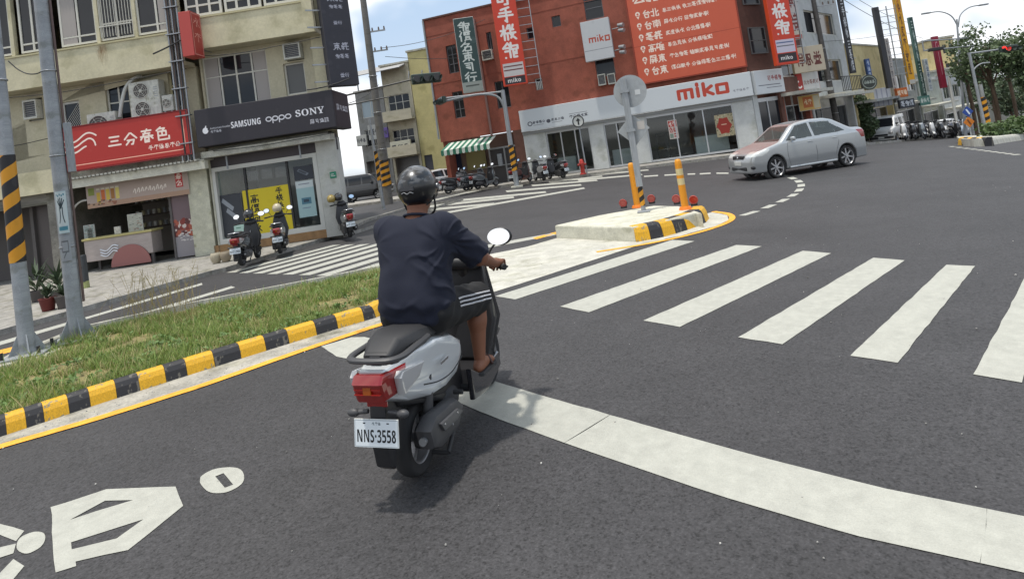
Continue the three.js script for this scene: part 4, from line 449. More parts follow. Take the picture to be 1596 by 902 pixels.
// signs on the red wall
{
  const bb = F2.q([969, -60], [1138, -60], [1163, 110], [993, 125], .25), W = bb[1] - bb[0], H = bb[3] - bb[2];
  signBox('billboard', 'huge orange billboard listing city names on red corner building', F2, bb, .12, .14, T(1024, 1100, (g, w, h) => { fill(g, '#c3573b', 0, 0, w, h); g.strokeStyle = '#e9d7c8'; g.fillStyle = '#e9d7c8'; const C = ['台北', '台南', '嘉義', '高雄', '屏東', '台東'], N = [11, 9, 9, 9, 12, 13]; han(g, '????', 60, 210, 120, 15, { seed: 44 }); C.forEach((c, i) => { const y = 400 + i * 112, x = 60; g.beginPath(); g.arc(x + 28, y + 26, 24, 0, 7); g.moveTo(x + 8, y + 40); g.lineTo(x + 28, y + 78); g.lineTo(x + 48, y + 40); g.fill(); g.fillStyle = '#c3573b'; g.beginPath(); g.arc(x + 28, y + 26, 10, 0, 7); g.fill(); g.fillStyle = '#e9d7c8'; han(g, c, x + 75, y, 78, 11, { gap: 1.08 }); for (let k = 0; k < N[i]; k++) knot(g, x + 275 + k * 46 + (k > 3 ? 14 : 0), y + 14, 42, i * 31 + k * 7, 6); fill(g, '#e9d7c8', x + 285 + N[i] * 46, y + 14, 6, 28); fill(g, '#e9d7c8', x + 285 + N[i] * 46, y + 48, 6, 7); }); fill(g, '#93351f', 0, 738, w, 4); dirt(g, w, h, 50, 21, .05); }), M('#a03d25', .6), { frame: M('#8f3a26', .5), fw: .05, cat: 'billboard' });
  const ws = F2.q([904, 33], [950, 28], [957, 92], [912, 94], .8); const s = signBox('sign_box', 'white box sign with red pixel lettering beside orange billboard', F2, ws, .5, .3, T(256, 320, (g, w, h) => { fill(g, '#b7b9bb', 0, 0, w, h); g.strokeStyle = '#a8442f'; g.lineWidth = 12; const X = 60, y = 128; g.beginPath(); g.moveTo(X, y + 50); g.lineTo(X, y + 14); g.lineTo(X + 54, y + 14); g.lineTo(X + 54, y + 50); g.moveTo(X + 27, y + 14); g.lineTo(X + 27, y + 50); g.moveTo(X + 76, y + 14); g.lineTo(X + 76, y + 50); g.moveTo(X + 76, y - 4); g.lineTo(X + 76, y + 2); g.moveTo(X + 98, y - 6); g.lineTo(X + 98, y + 50); g.moveTo(X + 128, y + 14); g.lineTo(X + 102, y + 32); g.lineTo(X + 128, y + 50); g.rect(X + 146, y + 14, 34, 36); g.stroke(); fill(g, '#7d8084', 0, 236, w, 5); dirt(g, w, h, 20, 5); }), M('#aeb0b2', .5)); mesh('arm', [bx(.4, .5, .4, .5, -.5, 0)], steel, s); mesh('arm', [bx(.4, .5, 1.6, 1.7, -.5, 0)], steel, s);
  for (const [x, y] of [[962, 43], [964, 77]]) { const [u, v] = F2.uv(x, y, .8), t = F2.thing('spotlight', y < 50 ? 'small twin spotlight beside top of the white box sign' : 'small twin spotlight beside bottom of the white box sign', 'lamp', u, v, .6); mesh('arm', bar([-.3, 0, 0], [.1, 0, .15], .03), steel, t); for (const d of [0, .28]) mesh('head', bar([.05, d - .14, .1], [.35, d - .2, .25], .09, .12), steel, t); }
  winAC('white window air conditioner under vent on red wall', F2, F2.r4(932, 117, 946, 132), .02); winAC('second white window air conditioner beside its twin on red wall', F2, F2.r4(947, 116, 961, 130), .02); winAC('small white framed air conditioner by window on red wall', F2, F2.r4(752, 80, 770, 92), .02);
}
// blade signs: print faces the junction
function upright(label, F, u, v0, v1, W, d, w, turn, face, side, o = {}) { const t = F.thing('vertical_sign', label, 'sign', u, v0, w); t.rotation.y += turn; const H = v1 - v0; mesh('box', rbx(-W / 2, W / 2, 0, H, -d / 2, d / 2, .02, 1), side, t); panel('face', -W / 2 + .02, W / 2 - .02, .02, H - .02, d / 2 + .004, face, t); const R = o.rack; if (R) { const n = Math.round(H / .45); for (let i = 0; i <= n; i++) mesh('rung', bx(W / 2, W / 2 + R, H * i / n - .015, H * i / n + .015, -.02, .02), steel, t); mesh('rail', bx(W / 2 + R, W / 2 + R + .04, 0, H, -.03, .03), steel, t); } return t; }
{
  const a = F2.q([713, 30], [741, 28], [745, 144], [729, 145], .9); upright('tall green and white vertical shop sign on red wall', F2, (a[0] + a[1]) / 2, a[2], a[3], 1.15, .45, 1.1, .35, T(128, 600, (g, w, h) => { fill(g, '#27403f', 0, 0, w, h); g.strokeStyle = '#c4cbc6'; han(g, '??名???行'.replace(/\?/g, (m, i) => m).slice(0, 3) + '??行', 22, 30, 78, 10, { v: 1, gap: 1.05, seed: 51 }); fill(g, '#8d948e', 0, 520, w, 80); fill(g, '#4a514c', 20, 545, 88, 12); dirt(g, w, h, 30, 8); }), M('#b8bdba', .5));
  const c = F2.q([766, -60], [800, -60], [806, 134], [780, 136], 1.2); upright('tall orange vertical shop sign with white characters above the signal mast', F2, (c[0] + c[1]) / 2 + .1, c[2], c[3], 1.35, .3, 1.3, .3, T(150, 800, (g, w, h) => { fill(g, '#c23a22', 0, 0, w, h); g.strokeStyle = '#dcd6d2'; han(g, '?可手機館', 24, 70, 102, 14, { v: 1, gap: 1.12 }); fill(g, '#bdb8b6', 10, 660, 130, 84); fill(g, '#6a3a38', 14, 676, 120, 8); fill(g, '#6a3a38', 14, 700, 120, 8); fill(g, '#2b2326', 10, 748, 130, 46); g.fillStyle = '#d8d4d0'; g.font = 'bold 36px sans-serif'; g.fillText('miko', 26, 784); }), M('#d04a26', .5), { rack: .7 });
  const e = F3.q([1172, -40], [1206, -40], [1225, 102], [1192, 104], 1); upright('orange vertical shop sign at the chamfered end of the phone store', F3, (e[0] + e[1]) / 2 + .5, e[2], e[3], 1.25, .3, 1.2, -.3, T(150, 640, (g, w, h) => { fill(g, '#c23a22', 0, 0, w, h); g.strokeStyle = '#dcd6d2'; han(g, '可手機館', 24, -10, 102, 14, { v: 1, gap: 1.12 }); fill(g, '#bdb8c6', 10, 470, 130, 90); fill(g, '#4a5a80', 14, 486, 120, 8); fill(g, '#6a6a70', 14, 510, 120, 8); fill(g, '#2b2326', 10, 566, 130, 60); g.fillStyle = '#d8d4d0'; g.font = 'bold 36px sans-serif'; g.fillText('miko', 26, 610); }), M('#d04a26', .5), { rack: .4 });
}
// striped awning
{
  const q = F2.q([686, 222], [762, 212], [764, 230], [688, 240], 1.2), t = F2.thing('awning', 'green and white striped awning with scalloped edge on red building', 'awning', q[0], q[2], 0), W = q[1] - q[0], n = 16, cs = [M('#2f6b55', .8), M('#c3c9c0', .8)];
  for (let i = 0; i < n; i++) { const a = W * i / n, c = W * (i + 1) / n - .004; const st = mesh('stripe', rot(bx(a, c, -.01, .01, 0, 1.35), .32).translate(0, .62, 0), cs[i % 2], t); mesh('valance', ext([[a, .2], [c, .2], [c, -.06], [(a + c) / 2, -.12], [a, -.06]], .012).translate(0, 0, 1.28), cs[i % 2], st); }
}
// ---------- houses behind the left corner ----------
function house(F, label, [u0, u1], h, m, d, fn, name = 'house') { const t = F.thing(name, label, 'building', u0, 0, 0), W = u1 - u0; fn(t, W, h); mesh('side_wall', uvBox(bx(0, .2, 0, h, -d, -.21)), m, t); mesh('side_wall', uvBox(bx(W - .2, W, 0, h, -d, -.21)), m, t); mesh('roof', uvBox(bx(-.1, W + .1, h, h + .15, -d, .1)), concM, t); mesh('rear_wall', uvBox(bx(.2, W - .2, 0, h, -d, -d + .2)), m, t); return t; }
{
  const F5 = new Facade(-9, 50, 100), yel = grain('#b5ab78', .1, 141, 512, 8, 5, { stain: .08 }), gry = grain('#8b8a86', .12, 143, 512, 8, 4, { stain: .12 });
  const yb = F5.r4(634, 82, 692, 240), yh = yb[3];
  house(F5, 'yellow house with blank wall and balcony beside the red building', [yb[0], F5.uv(700, 150)[0]], yh, yel, 8, (t, W, h) => { wall(t, 0, W, 0, h, -.2, 0, yel, [[.2, .9, .6, 2.6], [W - 1.1, W - .3, 3.4, 5.8]]); mesh('door', bx(.2, .9, .6, 2.6, -.16, -.1), M([.05, .05, .06], .5), t); mesh('shutter', bx(W - 1.1, W - .3, 3.4, 5.8, -.16, -.1), M([.08, .05, .04], .6), t); });
  const g = F5.r4(604, 110, 636, 240), gu = [F5.uv(598, 150)[0], yb[0] - .05];
  house(F5, 'pale house with stacked balconies between concrete pole and yellow house', gu, g[3] + .4, gry, 8, (t, W, h) => { const pale = grain('#b5ae98', .1, 147, 256, 8, 3, { stain: .1 }); wall(t, 0, W, 0, h, -.2, 0, pale, [[.3, W - .3, 3.7, 5.0], [.3, W - .3, 6.6, 7.9], [.2, W - .2, .1, 2.7]]); win(t, [.3, W - .3, 3.7, 5.0], 3, 2, { z: -.15 }); win(t, [.3, W - .3, 6.6, 7.9], 3, 2, { z: -.15 }); mesh('roller_shutter', bx(.2, W - .2, .1, 2.7, -.9, -.8), M([.22, .22, .22], .6), t); for (const v of [2.8, 5.7]) { mesh('balcony', [bx(0, W, v, v + .12, 0, .9), bx(0, W, v + .12, v + .85, .8, .9)], pale, t); } });
  const k = [F5.uv(553, 150)[0], gu[0] - .05];
  house(F5, 'grey house with slatted metal roof behind the phone shop corner', k, 8.6, gry, 8, (t, W, h) => { wall(t, 0, W, 0, h, -.2, 0, gry, [[.4, W - .4, 4, 5.4], [.4, W - .4, 6.4, 7.8], [.2, W - .2, .1, 2.8]]); win(t, [.4, W - .4, 4, 5.4], 2, 1, { z: -.15 }); win(t, [.4, W - .4, 6.4, 7.8], 2, 1, { z: -.15, g: M([.35, .42, .45], .15) }); mesh('roller_shutter', bx(.2, W - .2, .1, 2.8, -.9, -.8), M([.25, .24, .22], .6), t); });
  { const a = F5.at(k[0] - .5, 9.7, 1.2), t = thing('metal_roof', 'slatted grey metal roof canopy above grey house', 'roof', a, F5.a); for (let i = 0; i < 15; i++) mesh('slat', rot(bx(0, 5.2, 0, .06, -.12, .12), .6, 0, .03).translate(0, .9 - i * .06, -3 + i * .22), M([.3, .3, .3], .6, .3), t); for (const x of [.1, 4.9]) mesh('post', bx(x, x + .1, -1.1, .95, -2.9, -2.8), steel, t); }
  for (const [x0, y0, x1, y1, c, l] of [[571, 196, 590, 216, '#9a9c98', 'grey shop sign box under the metal roof house'], [590, 200, 604, 214, '#5a4a86', 'small purple shop sign beside the concrete pole'], [553, 212, 571, 226, '#a6a69f', 'white shop sign low on grey house'], [606, 222, 640, 236, '#b7b5a2', 'cream shop canopy board below pale house']]) { const q = F5.r4(x0, y0, x1, y1, 1); signBox('shop_sign', l, F5, q, .6, .25, T(96, 64, (g, w, h) => { fill(g, c, 0, 0, w, h); g.strokeStyle = '#38383c'; han(g, '???', 6, 18, 26, 4, { seed: x0 }); }), M(c, .6)); }
}
// ---------- row of shops running down the side street ----------
const rowU = (x) => F4.uv(x, 150)[0], gyF4 = (u) => gy(F4.at(u, 0).x);
function rowShop(label, x0, x1, top, m, o = {}) {
  const u0 = rowU(x0), u1 = rowU(x1), W = u1 - u0, base = gyF4((u0 + u1) / 2) + .1, t = F4.thing('shop_house', label, 'building', u0, base, 0), H = top - base, gf = 2.9;
  const nW = o.win ?? 2, hs = []; for (let k = 0; k < (o.floors ?? 2); k++) for (let i = 0; i < nW; i++) { const a = W * (i + .16) / nW, c = W * (i + .84) / nW, v = gf + 1.0 + k * 3; if (v + 1.5 < H) hs.push([a, c, v, v + 1.4]); }
  wall(t, 0, W, gf, H, -.25, 0, m, hs); hs.forEach(h => win(t, h, 2, 1, { z: -.16, t: .07 }));
  mesh('coping', uvBox(bx(-.05, W + .05, H, H + .12, -.3, .06)), concM, t); mesh('side_wall', uvBox(bx(0, .2, -.5, H, -7, -.26)), m, t); mesh('side_wall', uvBox(bx(W - .2, W, -.5, H, -7, -.26)), m, t); mesh('rear_wall', uvBox(bx(.2, W - .2, -.5, H, -7, -6.8)), m, t); mesh('interior_wall', bx(.2, W - .2, -.4, gf, -2.4, -2.3), M([.3, .28, .26], .9), t); mesh('pier', uvBox(bx(0, .3, -.4, gf, -.25, 0)), o.pier ?? m, t); mesh('pier', uvBox(bx(W - .3, W, -.4, gf, -.25, 0)), o.pier ?? m, t);
  const f = mesh('shopfront', [bx(.3, W - .3, 2.3, 2.36, -.5, -.42), ...Array.from({ length: 4 }, (_, i) => bx(lerp(.3, W - .36, i / 3), lerp(.3, W - .36, i / 3) + .06, -.2, 2.9, -.5, -.42))], alu, t); for (let i = 0; i < 3; i++) mesh('pane', bx(lerp(.36, W - .36, i / 3) + .02, lerp(.36, W - .36, (i + 1) / 3) - .02, -.2, 2.3, -.47, -.46), glassD, f);
  if (o.canopy) mesh('canopy', uvBox(bx(-.05, W + .05, gf - .05, gf + .12, 0, 1.3)), o.canopy, t);
  return t;
}
const wtile = grain('#adafae', .1, 151, 512, 10, 4, { stain: .1 }), cream2 = grain('#c2b283', .1, 153, 512, 8, 5, { stain: .08 }), grey2 = grain('#8f918f', .14, 155, 512, 8, 4, { stain: .15 }), pale2 = grain('#a5a99f', .12, 157, 512, 8, 4, { stain: .1 });
rowShop('dark brick shop house beside the white phone store', 1218, 1262, 10.5, brownM, { canopy: concL, floors: 2, win: 1, pier: redM });
rowShop('tall white tiled shop house behind the leaning utility pole', 1264, 1330, 11.5, wtile, { canopy: concL, win: 1 });
rowShop('cream shop house with blank upper wall down the side street', 1332, 1391, 5.6, cream2, { canopy: grey2, floors: 0 });
rowShop('dark grey shop house behind the yellow vertical sign', 1393, 1432, 4.6, grey2, { canopy: concM, floors: 1 });
rowShop('pale low shop house behind the red vertical sign', 1434, 1468, 2.6, pale2, { canopy: concM, floors: 1 });
rowShop('white shop house at far end of the side street row', 1470, 1500, 3.0, wtile, { canopy: concM, floors: 1 });
// balcony railing on the white house
{ const u0 = rowU(1290), u1 = rowU(1322), v = F4.uv(1300, 146)[1], t = F4.thing('balcony', 'black balcony railing on the white tiled shop house', 'balcony', u0, v, 0), W = u1 - u0; mesh('slab', bx(0, W, -.12, 0, .01, 1), concL, t); mesh('top_rail', [bx(0, W, .9, .95, .93, .98), bx(0, W, .05, .09, .93, .98)], blackP, t); for (let i = 0; i <= 12; i++) mesh('baluster', bx(W * i / 12 - .02, W * i / 12 + .02, .09, .9, .94, .97), blackP, t); }
// signs of the row; F6 is the plane they face, about square to the street
function streetSign(label, x0, y0, x1, y1, D, face, side, o = {}) {
  const a = PD(x0, y0, D), c = PD(x1, y1, D), W = Math.max(c.x - a.x, .3), H = a.y - c.y, t = thing(o.name ?? 'hanging_sign', label, 'sign', [a.x, c.y, -D], o.turn ?? 0), d = o.d ?? .25;
  mesh('box', o.round ? new THREE.CylinderGeometry(.5, .5, d, 28).rotateX(Math.PI / 2).scale(W, H, 1).translate(W / 2, H / 2, -d / 2) : rbx(0, W, 0, H, -d, 0, .02, 1), side, t);
  mesh('face', (o.round ? new THREE.CircleGeometry(.485, 28).scale(W, H, 1) : new THREE.PlaneGeometry(W - .05, H - .05)).translate(W / 2, H / 2, .005), face, t);
  if (o.arm !== 0) for (const y of H > 1.5 ? [.2, .8] : [.5]) mesh('bracket', bar([W * .5, H * y, -d], [W * .5 + 1.2, H * y, -d - 1.4], .03), steel, t);
  return t;
}
const vt = (bg, fg, txt, n, o = {}) => T(o.w ?? 110, o.h ?? 512, (g, w, h) => { fill(g, bg, 0, 0, w, h); g.strokeStyle = fg; const s = o.s ?? w * .72, k = (h - 20) / n; for (let i = 0; i < txt.length; i++) { const c = txt[i]; c === '?' ? knot(g, (w - s) / 2, 12 + i * k, Math.min(s, k * .92), i * 7 + n, s * .1) : stroke(g, c, (w - s) / 2, 12 + i * k, Math.min(s, k * .92), s * .11); } o.x?.(g, w, h); dirt(g, w, h, 20, n, .08); });
streetSign('white vertical sign with dark red optician characters by brick house', 1219, -20, 1252, 60, 31.5, vt('#b2aeab', '#6e3330', '眼鏡', 2, { w: 128, h: 256, x: (g, w, h) => { fill(g, '#b9b4a6', 0, 216, w, 20); fill(g, '#a3372a', 0, 236, w, 20); } }), M('#b4b2ae', .5));
streetSign('cream framed sign with three dark red characters above shop canopy', 1233, 76, 1289, 108, 33, T(256, 128, (g, w, h) => { fill(g, '#b3a894', 0, 0, w, h); g.strokeStyle = '#5d2b26'; han(g, '得恩堂', 22, 30, 66, 9, { gap: 1.08 }); dirt(g, w, h, 20, 3); }), M('#9c917a', .5));
streetSign('white shop sign with red end panel and white swirl', 1237, 114, 1281, 144, 34, T(256, 160, (g, w, h) => { fill(g, '#b5b7b8', 0, 0, w, h); fill(g, '#9a3330', 0, 0, 80, h); g.strokeStyle = '#ddd'; g.lineWidth = 12; g.beginPath(); g.arc(42, 84, 24, .5, 4.6); g.stroke(); g.strokeStyle = '#7a5a56'; han(g, '?????', 88, 60, 30, 4, { seed: 61 }); }), M('#8f2f2c', .5));
streetSign('orange drinks banner hanging below the canopy', 1243, 150, 1281, 169, 33.8, T(200, 96, (g, w, h) => { fill(g, '#c8a257', 0, 0, w, h); fill(g, '#b8632b', 40, 10, 90, 70); fill(g, '#bfb9a0', 140, 6, 56, 84); g.strokeStyle = '#e0cfa8'; han(g, '??', 52, 26, 34, 5); }), whiteP, { d: .04, arm: 0 });
streetSign('tall black vertical sign with white characters on the white tiled house', 1306, -10, 1336, 113, 38, vt('#26282c', '#aeb2b8', '?手機????', 7, { h: 560 }), M([.05, .05, .06], .5));
streetSign('dark oval pub style sign with pale lettering', 1341, 118, 1370, 138, 42, T(128, 96, (g, w, h) => { fill(g, '#2f3431', 0, 0, w, h); g.strokeStyle = '#8f978f'; g.lineWidth = 5; g.beginPath(); g.ellipse(64, 48, 54, 38, 0, 0, 7); g.stroke(); g.fillStyle = '#a5aba4'; g.font = 'bold 26px serif'; g.fillText('Bistro'.slice(0, 0), 0, 0); han(g, '????', 22, 36, 20, 4, { seed: 81 }); }), M([.12, .13, .12], .5), { round: 1 });
streetSign('white billboard with grey panels above parked pickup', 1354, 140, 1393, 163, 44, T(128, 96, (g, w, h) => { fill(g, '#a9acb4', 0, 0, w, h); for (const [x, c] of [[14, '#6b6d78'], [40, '#878b98'], [70, '#8d90a0'], [100, '#7b7e8c']]) fill(g, c, x, 0, 8, h); }), M('#9a9ca2', .5));
streetSign('tall yellow vertical estate agent sign with brown characters', 1391, -20, 1429, 130, 43, vt('#c68f12', '#5e3c12', '??永慶不動產', 7.6, { w: 128, h: 620, x: (g, w, h) => { fill(g, '#a8a7a0', 0, h - 26, w, 26); g.strokeStyle = '#b4542a'; g.lineWidth = 7; g.beginPath(); g.arc(64, 120, 34, 0, 5); g.stroke(); } }), M('#b98a1e', .5), { turn: .08 });
streetSign('tall green vertical sign with white characters beside the yellow sign', 1417, 27, 1437, 150, 46, vt('#22403b', '#9fb0ac', '???????', 7), M([.05, .12, .1], .5));
streetSign('tall crimson vertical sign with pale emblem', 1454, 57, 1478, 136, 46, T(100, 400, (g, w, h) => { fill(g, '#8b2138', 0, 0, w, h); g.strokeStyle = '#c9a3a8'; g.lineWidth = 7; g.beginPath(); g.arc(50, 70, 26, 0, 5.2); g.moveTo(50, 120); g.lineTo(54, 300); g.stroke(); dirt(g, w, h, 20, 4); }), M('#7d1d33', .5));
streetSign('blue shop sign board low on dark grey house', 1433, 150, 1452, 162, 48, T(96, 48, (g, w, h) => { fill(g, '#4d7a72', 0, 0, w, h); g.strokeStyle = '#c9d2ce'; han(g, '???', 6, 10, 26, 4, { seed: 4 }); }), M([.1, .2, .2], .5));
streetSign('white vertical lattice sign with small pale panels', 1379, 60, 1396, 160, 45, vt('#a7a4a2', '#5d5a60', '????????', 8), M('#9a9896', .5));
streetSign('small white sign over the cream house canopy', 1332, 140, 1350, 152, 41.5, T(96, 48, (g, w, h) => { fill(g, '#b3b1a8', 0, 0, w, h); g.strokeStyle = '#7a2e28'; han(g, '???', 6, 10, 26, 4, { seed: 14 }); }), M('#9a988f', .5));
streetSign('small orange sign at foot of the yellow vertical sign', 1397, 138, 1417, 150, 44, T(96, 48, (g, w, h) => { fill(g, '#b9622a', 0, 0, w, h); g.strokeStyle = '#e2d2bb'; han(g, '???', 6, 10, 26, 4, { seed: 24 }); }), M('#9c5020', .5));
streetSign('narrow white vertical sign between green and crimson signs', 1440, 92, 1450, 142, 45.5, vt('#aab0b0', '#3c4a66', '?????', 5, { w: 64, h: 300 }), M('#9aa0a0', .5));
streetSign('dark shop board above the far scooter row', 1402, 156, 1428, 166, 43.5, T(96, 40, (g, w, h) => { fill(g, '#2c3038', 0, 0, w, h); g.strokeStyle = '#b8bcc2'; han(g, '???', 6, 6, 26, 4, { seed: 34 }); }), M([.05, .05, .06], .5));
streetSign('blue vertical sign tucked behind the dark steel rack', 1349, 92, 1359, 124, 42.5, vt('#2f4a7c', '#b9c3d2', '???', 3, { w: 64, h: 200 }), M('#2a4270', .5));
// tall dark steel sign frame
{ const a = PD(1361, 12, 43), c = PD(1383, 138, 43), t = thing('steel_sign_rack', 'tall dark steel sign frame standing over cream house', 'frame', [a.x, c.y, -43], 0), H = a.y - c.y; mesh('panel', bx(0, .35, 0, H, -.2, .1), M([.03, .03, .035], .6), t); for (let i = 0; i < 11; i++) mesh('rung', bx(.35, 1.6, H * (.15 + i * .08), H * (.15 + i * .08) + .04, -.1, -.06), steel, t); mesh('rail', bx(1.6, 1.66, H * .1, H, -.12, -.04), steel, t); mesh('rail', bx(.95, 1.0, H * .1, H, -.12, -.04), steel, t); }
// ---------- far end of the street ----------
function farBlock(label, x0, x1, y, D, m, fl, cols) { const a = PD(x0, y, D), c = PD(x1, y, D), W = c.x - a.x, b = gy(a.x) - 1, t = thing('distant_building', label, 'building', [a.x, b, -D], 0), H = a.y - b; const hs = []; for (let k = 0; k < fl; k++) for (let i = 0; i < cols; i++) hs.push([W * (i + .2) / cols, W * (i + .8) / cols, H - 2.4 - k * 3, H - 1 - k * 3]); wall(t, 0, W, 0, H, -.3, 0, m, hs); hs.forEach(h => mesh('window', bx(...h, -.2, -.15), glassD, t)); mesh('roof', uvBox(bx(-.2, W + .2, H, H + .3, -8, .2)), concM, t); mesh('side_wall', uvBox(bx(0, .3, 0, H, -8, -.31)), m, t); mesh('side_wall', uvBox(bx(W - .3, W, 0, H, -8, -.31)), m, t); }
farBlock('pale distant building closing the side street', 1478, 1530, 108, 92, pale2, 2, 4); farBlock('grey distant building right of the far trees', 1532, 1600, 140, 100, grey2, 1, 5); farBlock('cream distant building seen over the crimson sign', 1455, 1486, 62, 96, cream2, 3, 3); farBlock('low wide distant building at edge of street', 1590, 1720, 120, 90, wtile, 2, 6);
// ---------- trees ----------
const leafG = (() => { const g = new THREE.BufferGeometry(); g.setAttribute('position', new THREE.Float32BufferAttribute([0, 0, 0, .5, .06, .35, 0, 0, 1, -.5, .06, .35], 3)); g.setIndex([0, 1, 2, 0, 2, 3]); g.computeVertexNormals(); return g; })();
const barkM = grain('#5b4a3a', .4, 161, 256, 16, 1, { bump: .01 });
function tree(name, label, p, h, rx, ry, rz, n, leaf, col, seed, trunkR = .14) {
  const t = thing(name, label, name === 'shrub' ? 'shrub' : 'tree', p), r = rng(seed), limbs = [], ends = [], hb = h - ry * 1.5;
  const tr = [[0, -.2, 0], [.05, hb * .5, .03], [-.04, hb, 0], [.02, h - ry * .6, .02]]; limbs.push(tube(tr, trunkR, 10, 8));
  for (let i = 0; i < 9; i++) { const a = r() * 6.28, k = .55 + r() * .4, y0 = hb * (.7 + .3 * r()), e = V3(Math.cos(a) * rx * k, h - ry * 1.1 + (r() - .3) * ry, Math.sin(a) * rz * k); limbs.push(tube([[0, y0, 0], [e.x * .45, lerp(y0, e.y, .55), e.z * .45], e], trunkR * .35, 8, 5)); ends.push(e); }
  mesh('trunk', limbs, barkM, t);
  const cl = []; for (let i = 0; i < 26; i++) { const a = r() * 6.28, u = r() * 2 - 1, q = Math.pow(r(), .4); cl.push([Math.cos(a) * Math.sqrt(1 - u * u) * rx * q, h - ry + u * ry * q, Math.sin(a) * Math.sqrt(1 - u * u) * rz * q, .25 + r() * .3]); }
  const im = new THREE.InstancedMesh(leafG, M('#ffffff', .75, 0, { side: THREE.DoubleSide, transmission: .25, thickness: 0 }), n), o = new THREE.Object3D(), c = new THREE.Color();
  for (let i = 0; i < n; i++) { const q = cl[Math.floor(r() * cl.length)], R = q[3] * Math.min(rx, ry) * 1.2, a = r() * 6.28, u = r() * 2 - 1, d = Math.cbrt(r()) * R; o.position.set(q[0] + Math.cos(a) * Math.sqrt(1 - u * u) * d, q[1] + u * d * .8, q[2] + Math.sin(a) * Math.sqrt(1 - u * u) * d); o.rotation.set(r() * 6.28, r() * 6.28, r() * 6.28); o.scale.setScalar(leaf * (.6 + r() * .8)); o.updateMatrix(); im.setMatrixAt(i, o.matrix); const k = .7 + r() * .6; c.setRGB(col[0] * k, col[1] * k, col[2] * k); im.setColorAt(i, c); }
  im.name = 'crown'; im.castShadow = im.receiveShadow = true; im.userData.kind = 'stuff'; t.add(im); return t;
}
{
  const at = (x, D) => GX(x, D);
  tree('street_tree', 'broad dark street tree behind the red signal', at(1562, 44), 7.9, 1.9, 2.2, 1.8, 2600, .19, [.085, .125, .05], 3); tree('street_tree', 'smaller street tree left of the red signal', at(1524, 50), 8.2, 1.2, 1.9, 1.2, 1700, .17, [.08, .12, .05], 5); tree('street_tree', 'thin topped street tree rising over the broad dark tree', at(1590, 54), 9.2, 1.8, 2.2, 1.6, 2600, .18, [.08, .12, .05], 8); tree('street_tree', 'leafy street tree beyond the edge of the median', at(1640, 42), 7.2, 2.0, 2.0, 2.0, 4000, .2, [.07, .11, .04], 11);
  tree('shrub', 'round dark green shrub beside the parked pickup', at(1345, 41.5), 3.1, 1.1, 1.35, 1.0, 7000, .16, [.05, .085, .03], 13, .07); tree('shrub', 'low loose shrub against the shop house wall', at(1322, 42), 2.2, .9, .9, .8, 4000, .16, [.045, .075, .03], 17, .06);
  for (let i = 0; i < 5; i++) tree('street_tree', ['far street tree closing the road beyond distant cars', 'far street tree beside the pale distant building', 'far bushy tree over the median poles', 'far dark tree beside grey distant building', 'far tree at end of the hedge'][i], at(1505 + i * 26, 70 + i * 3), 6 + (i % 3), 2.6, 2.0, 2.0, 2000, .3, [.075, .11, .05], 30 + i);
}
// ---------- poles, signals and small street furniture ----------
const stripeM = T(256, 512, (g, w, h) => { fill(g, '#c98a12', 0, 0, w, h); g.fillStyle = '#17171a'; for (let y = -256; y < 700; y += 128) { g.beginPath(); g.moveTo(0, y + 128); g.lineTo(256, y); g.lineTo(256, y + 64); g.lineTo(0, y + 192); g.fill(); } dirt(g, w, h, 30, 3); }, .5);
function leanPole(t, base, topPx, L, r0, r1) { }
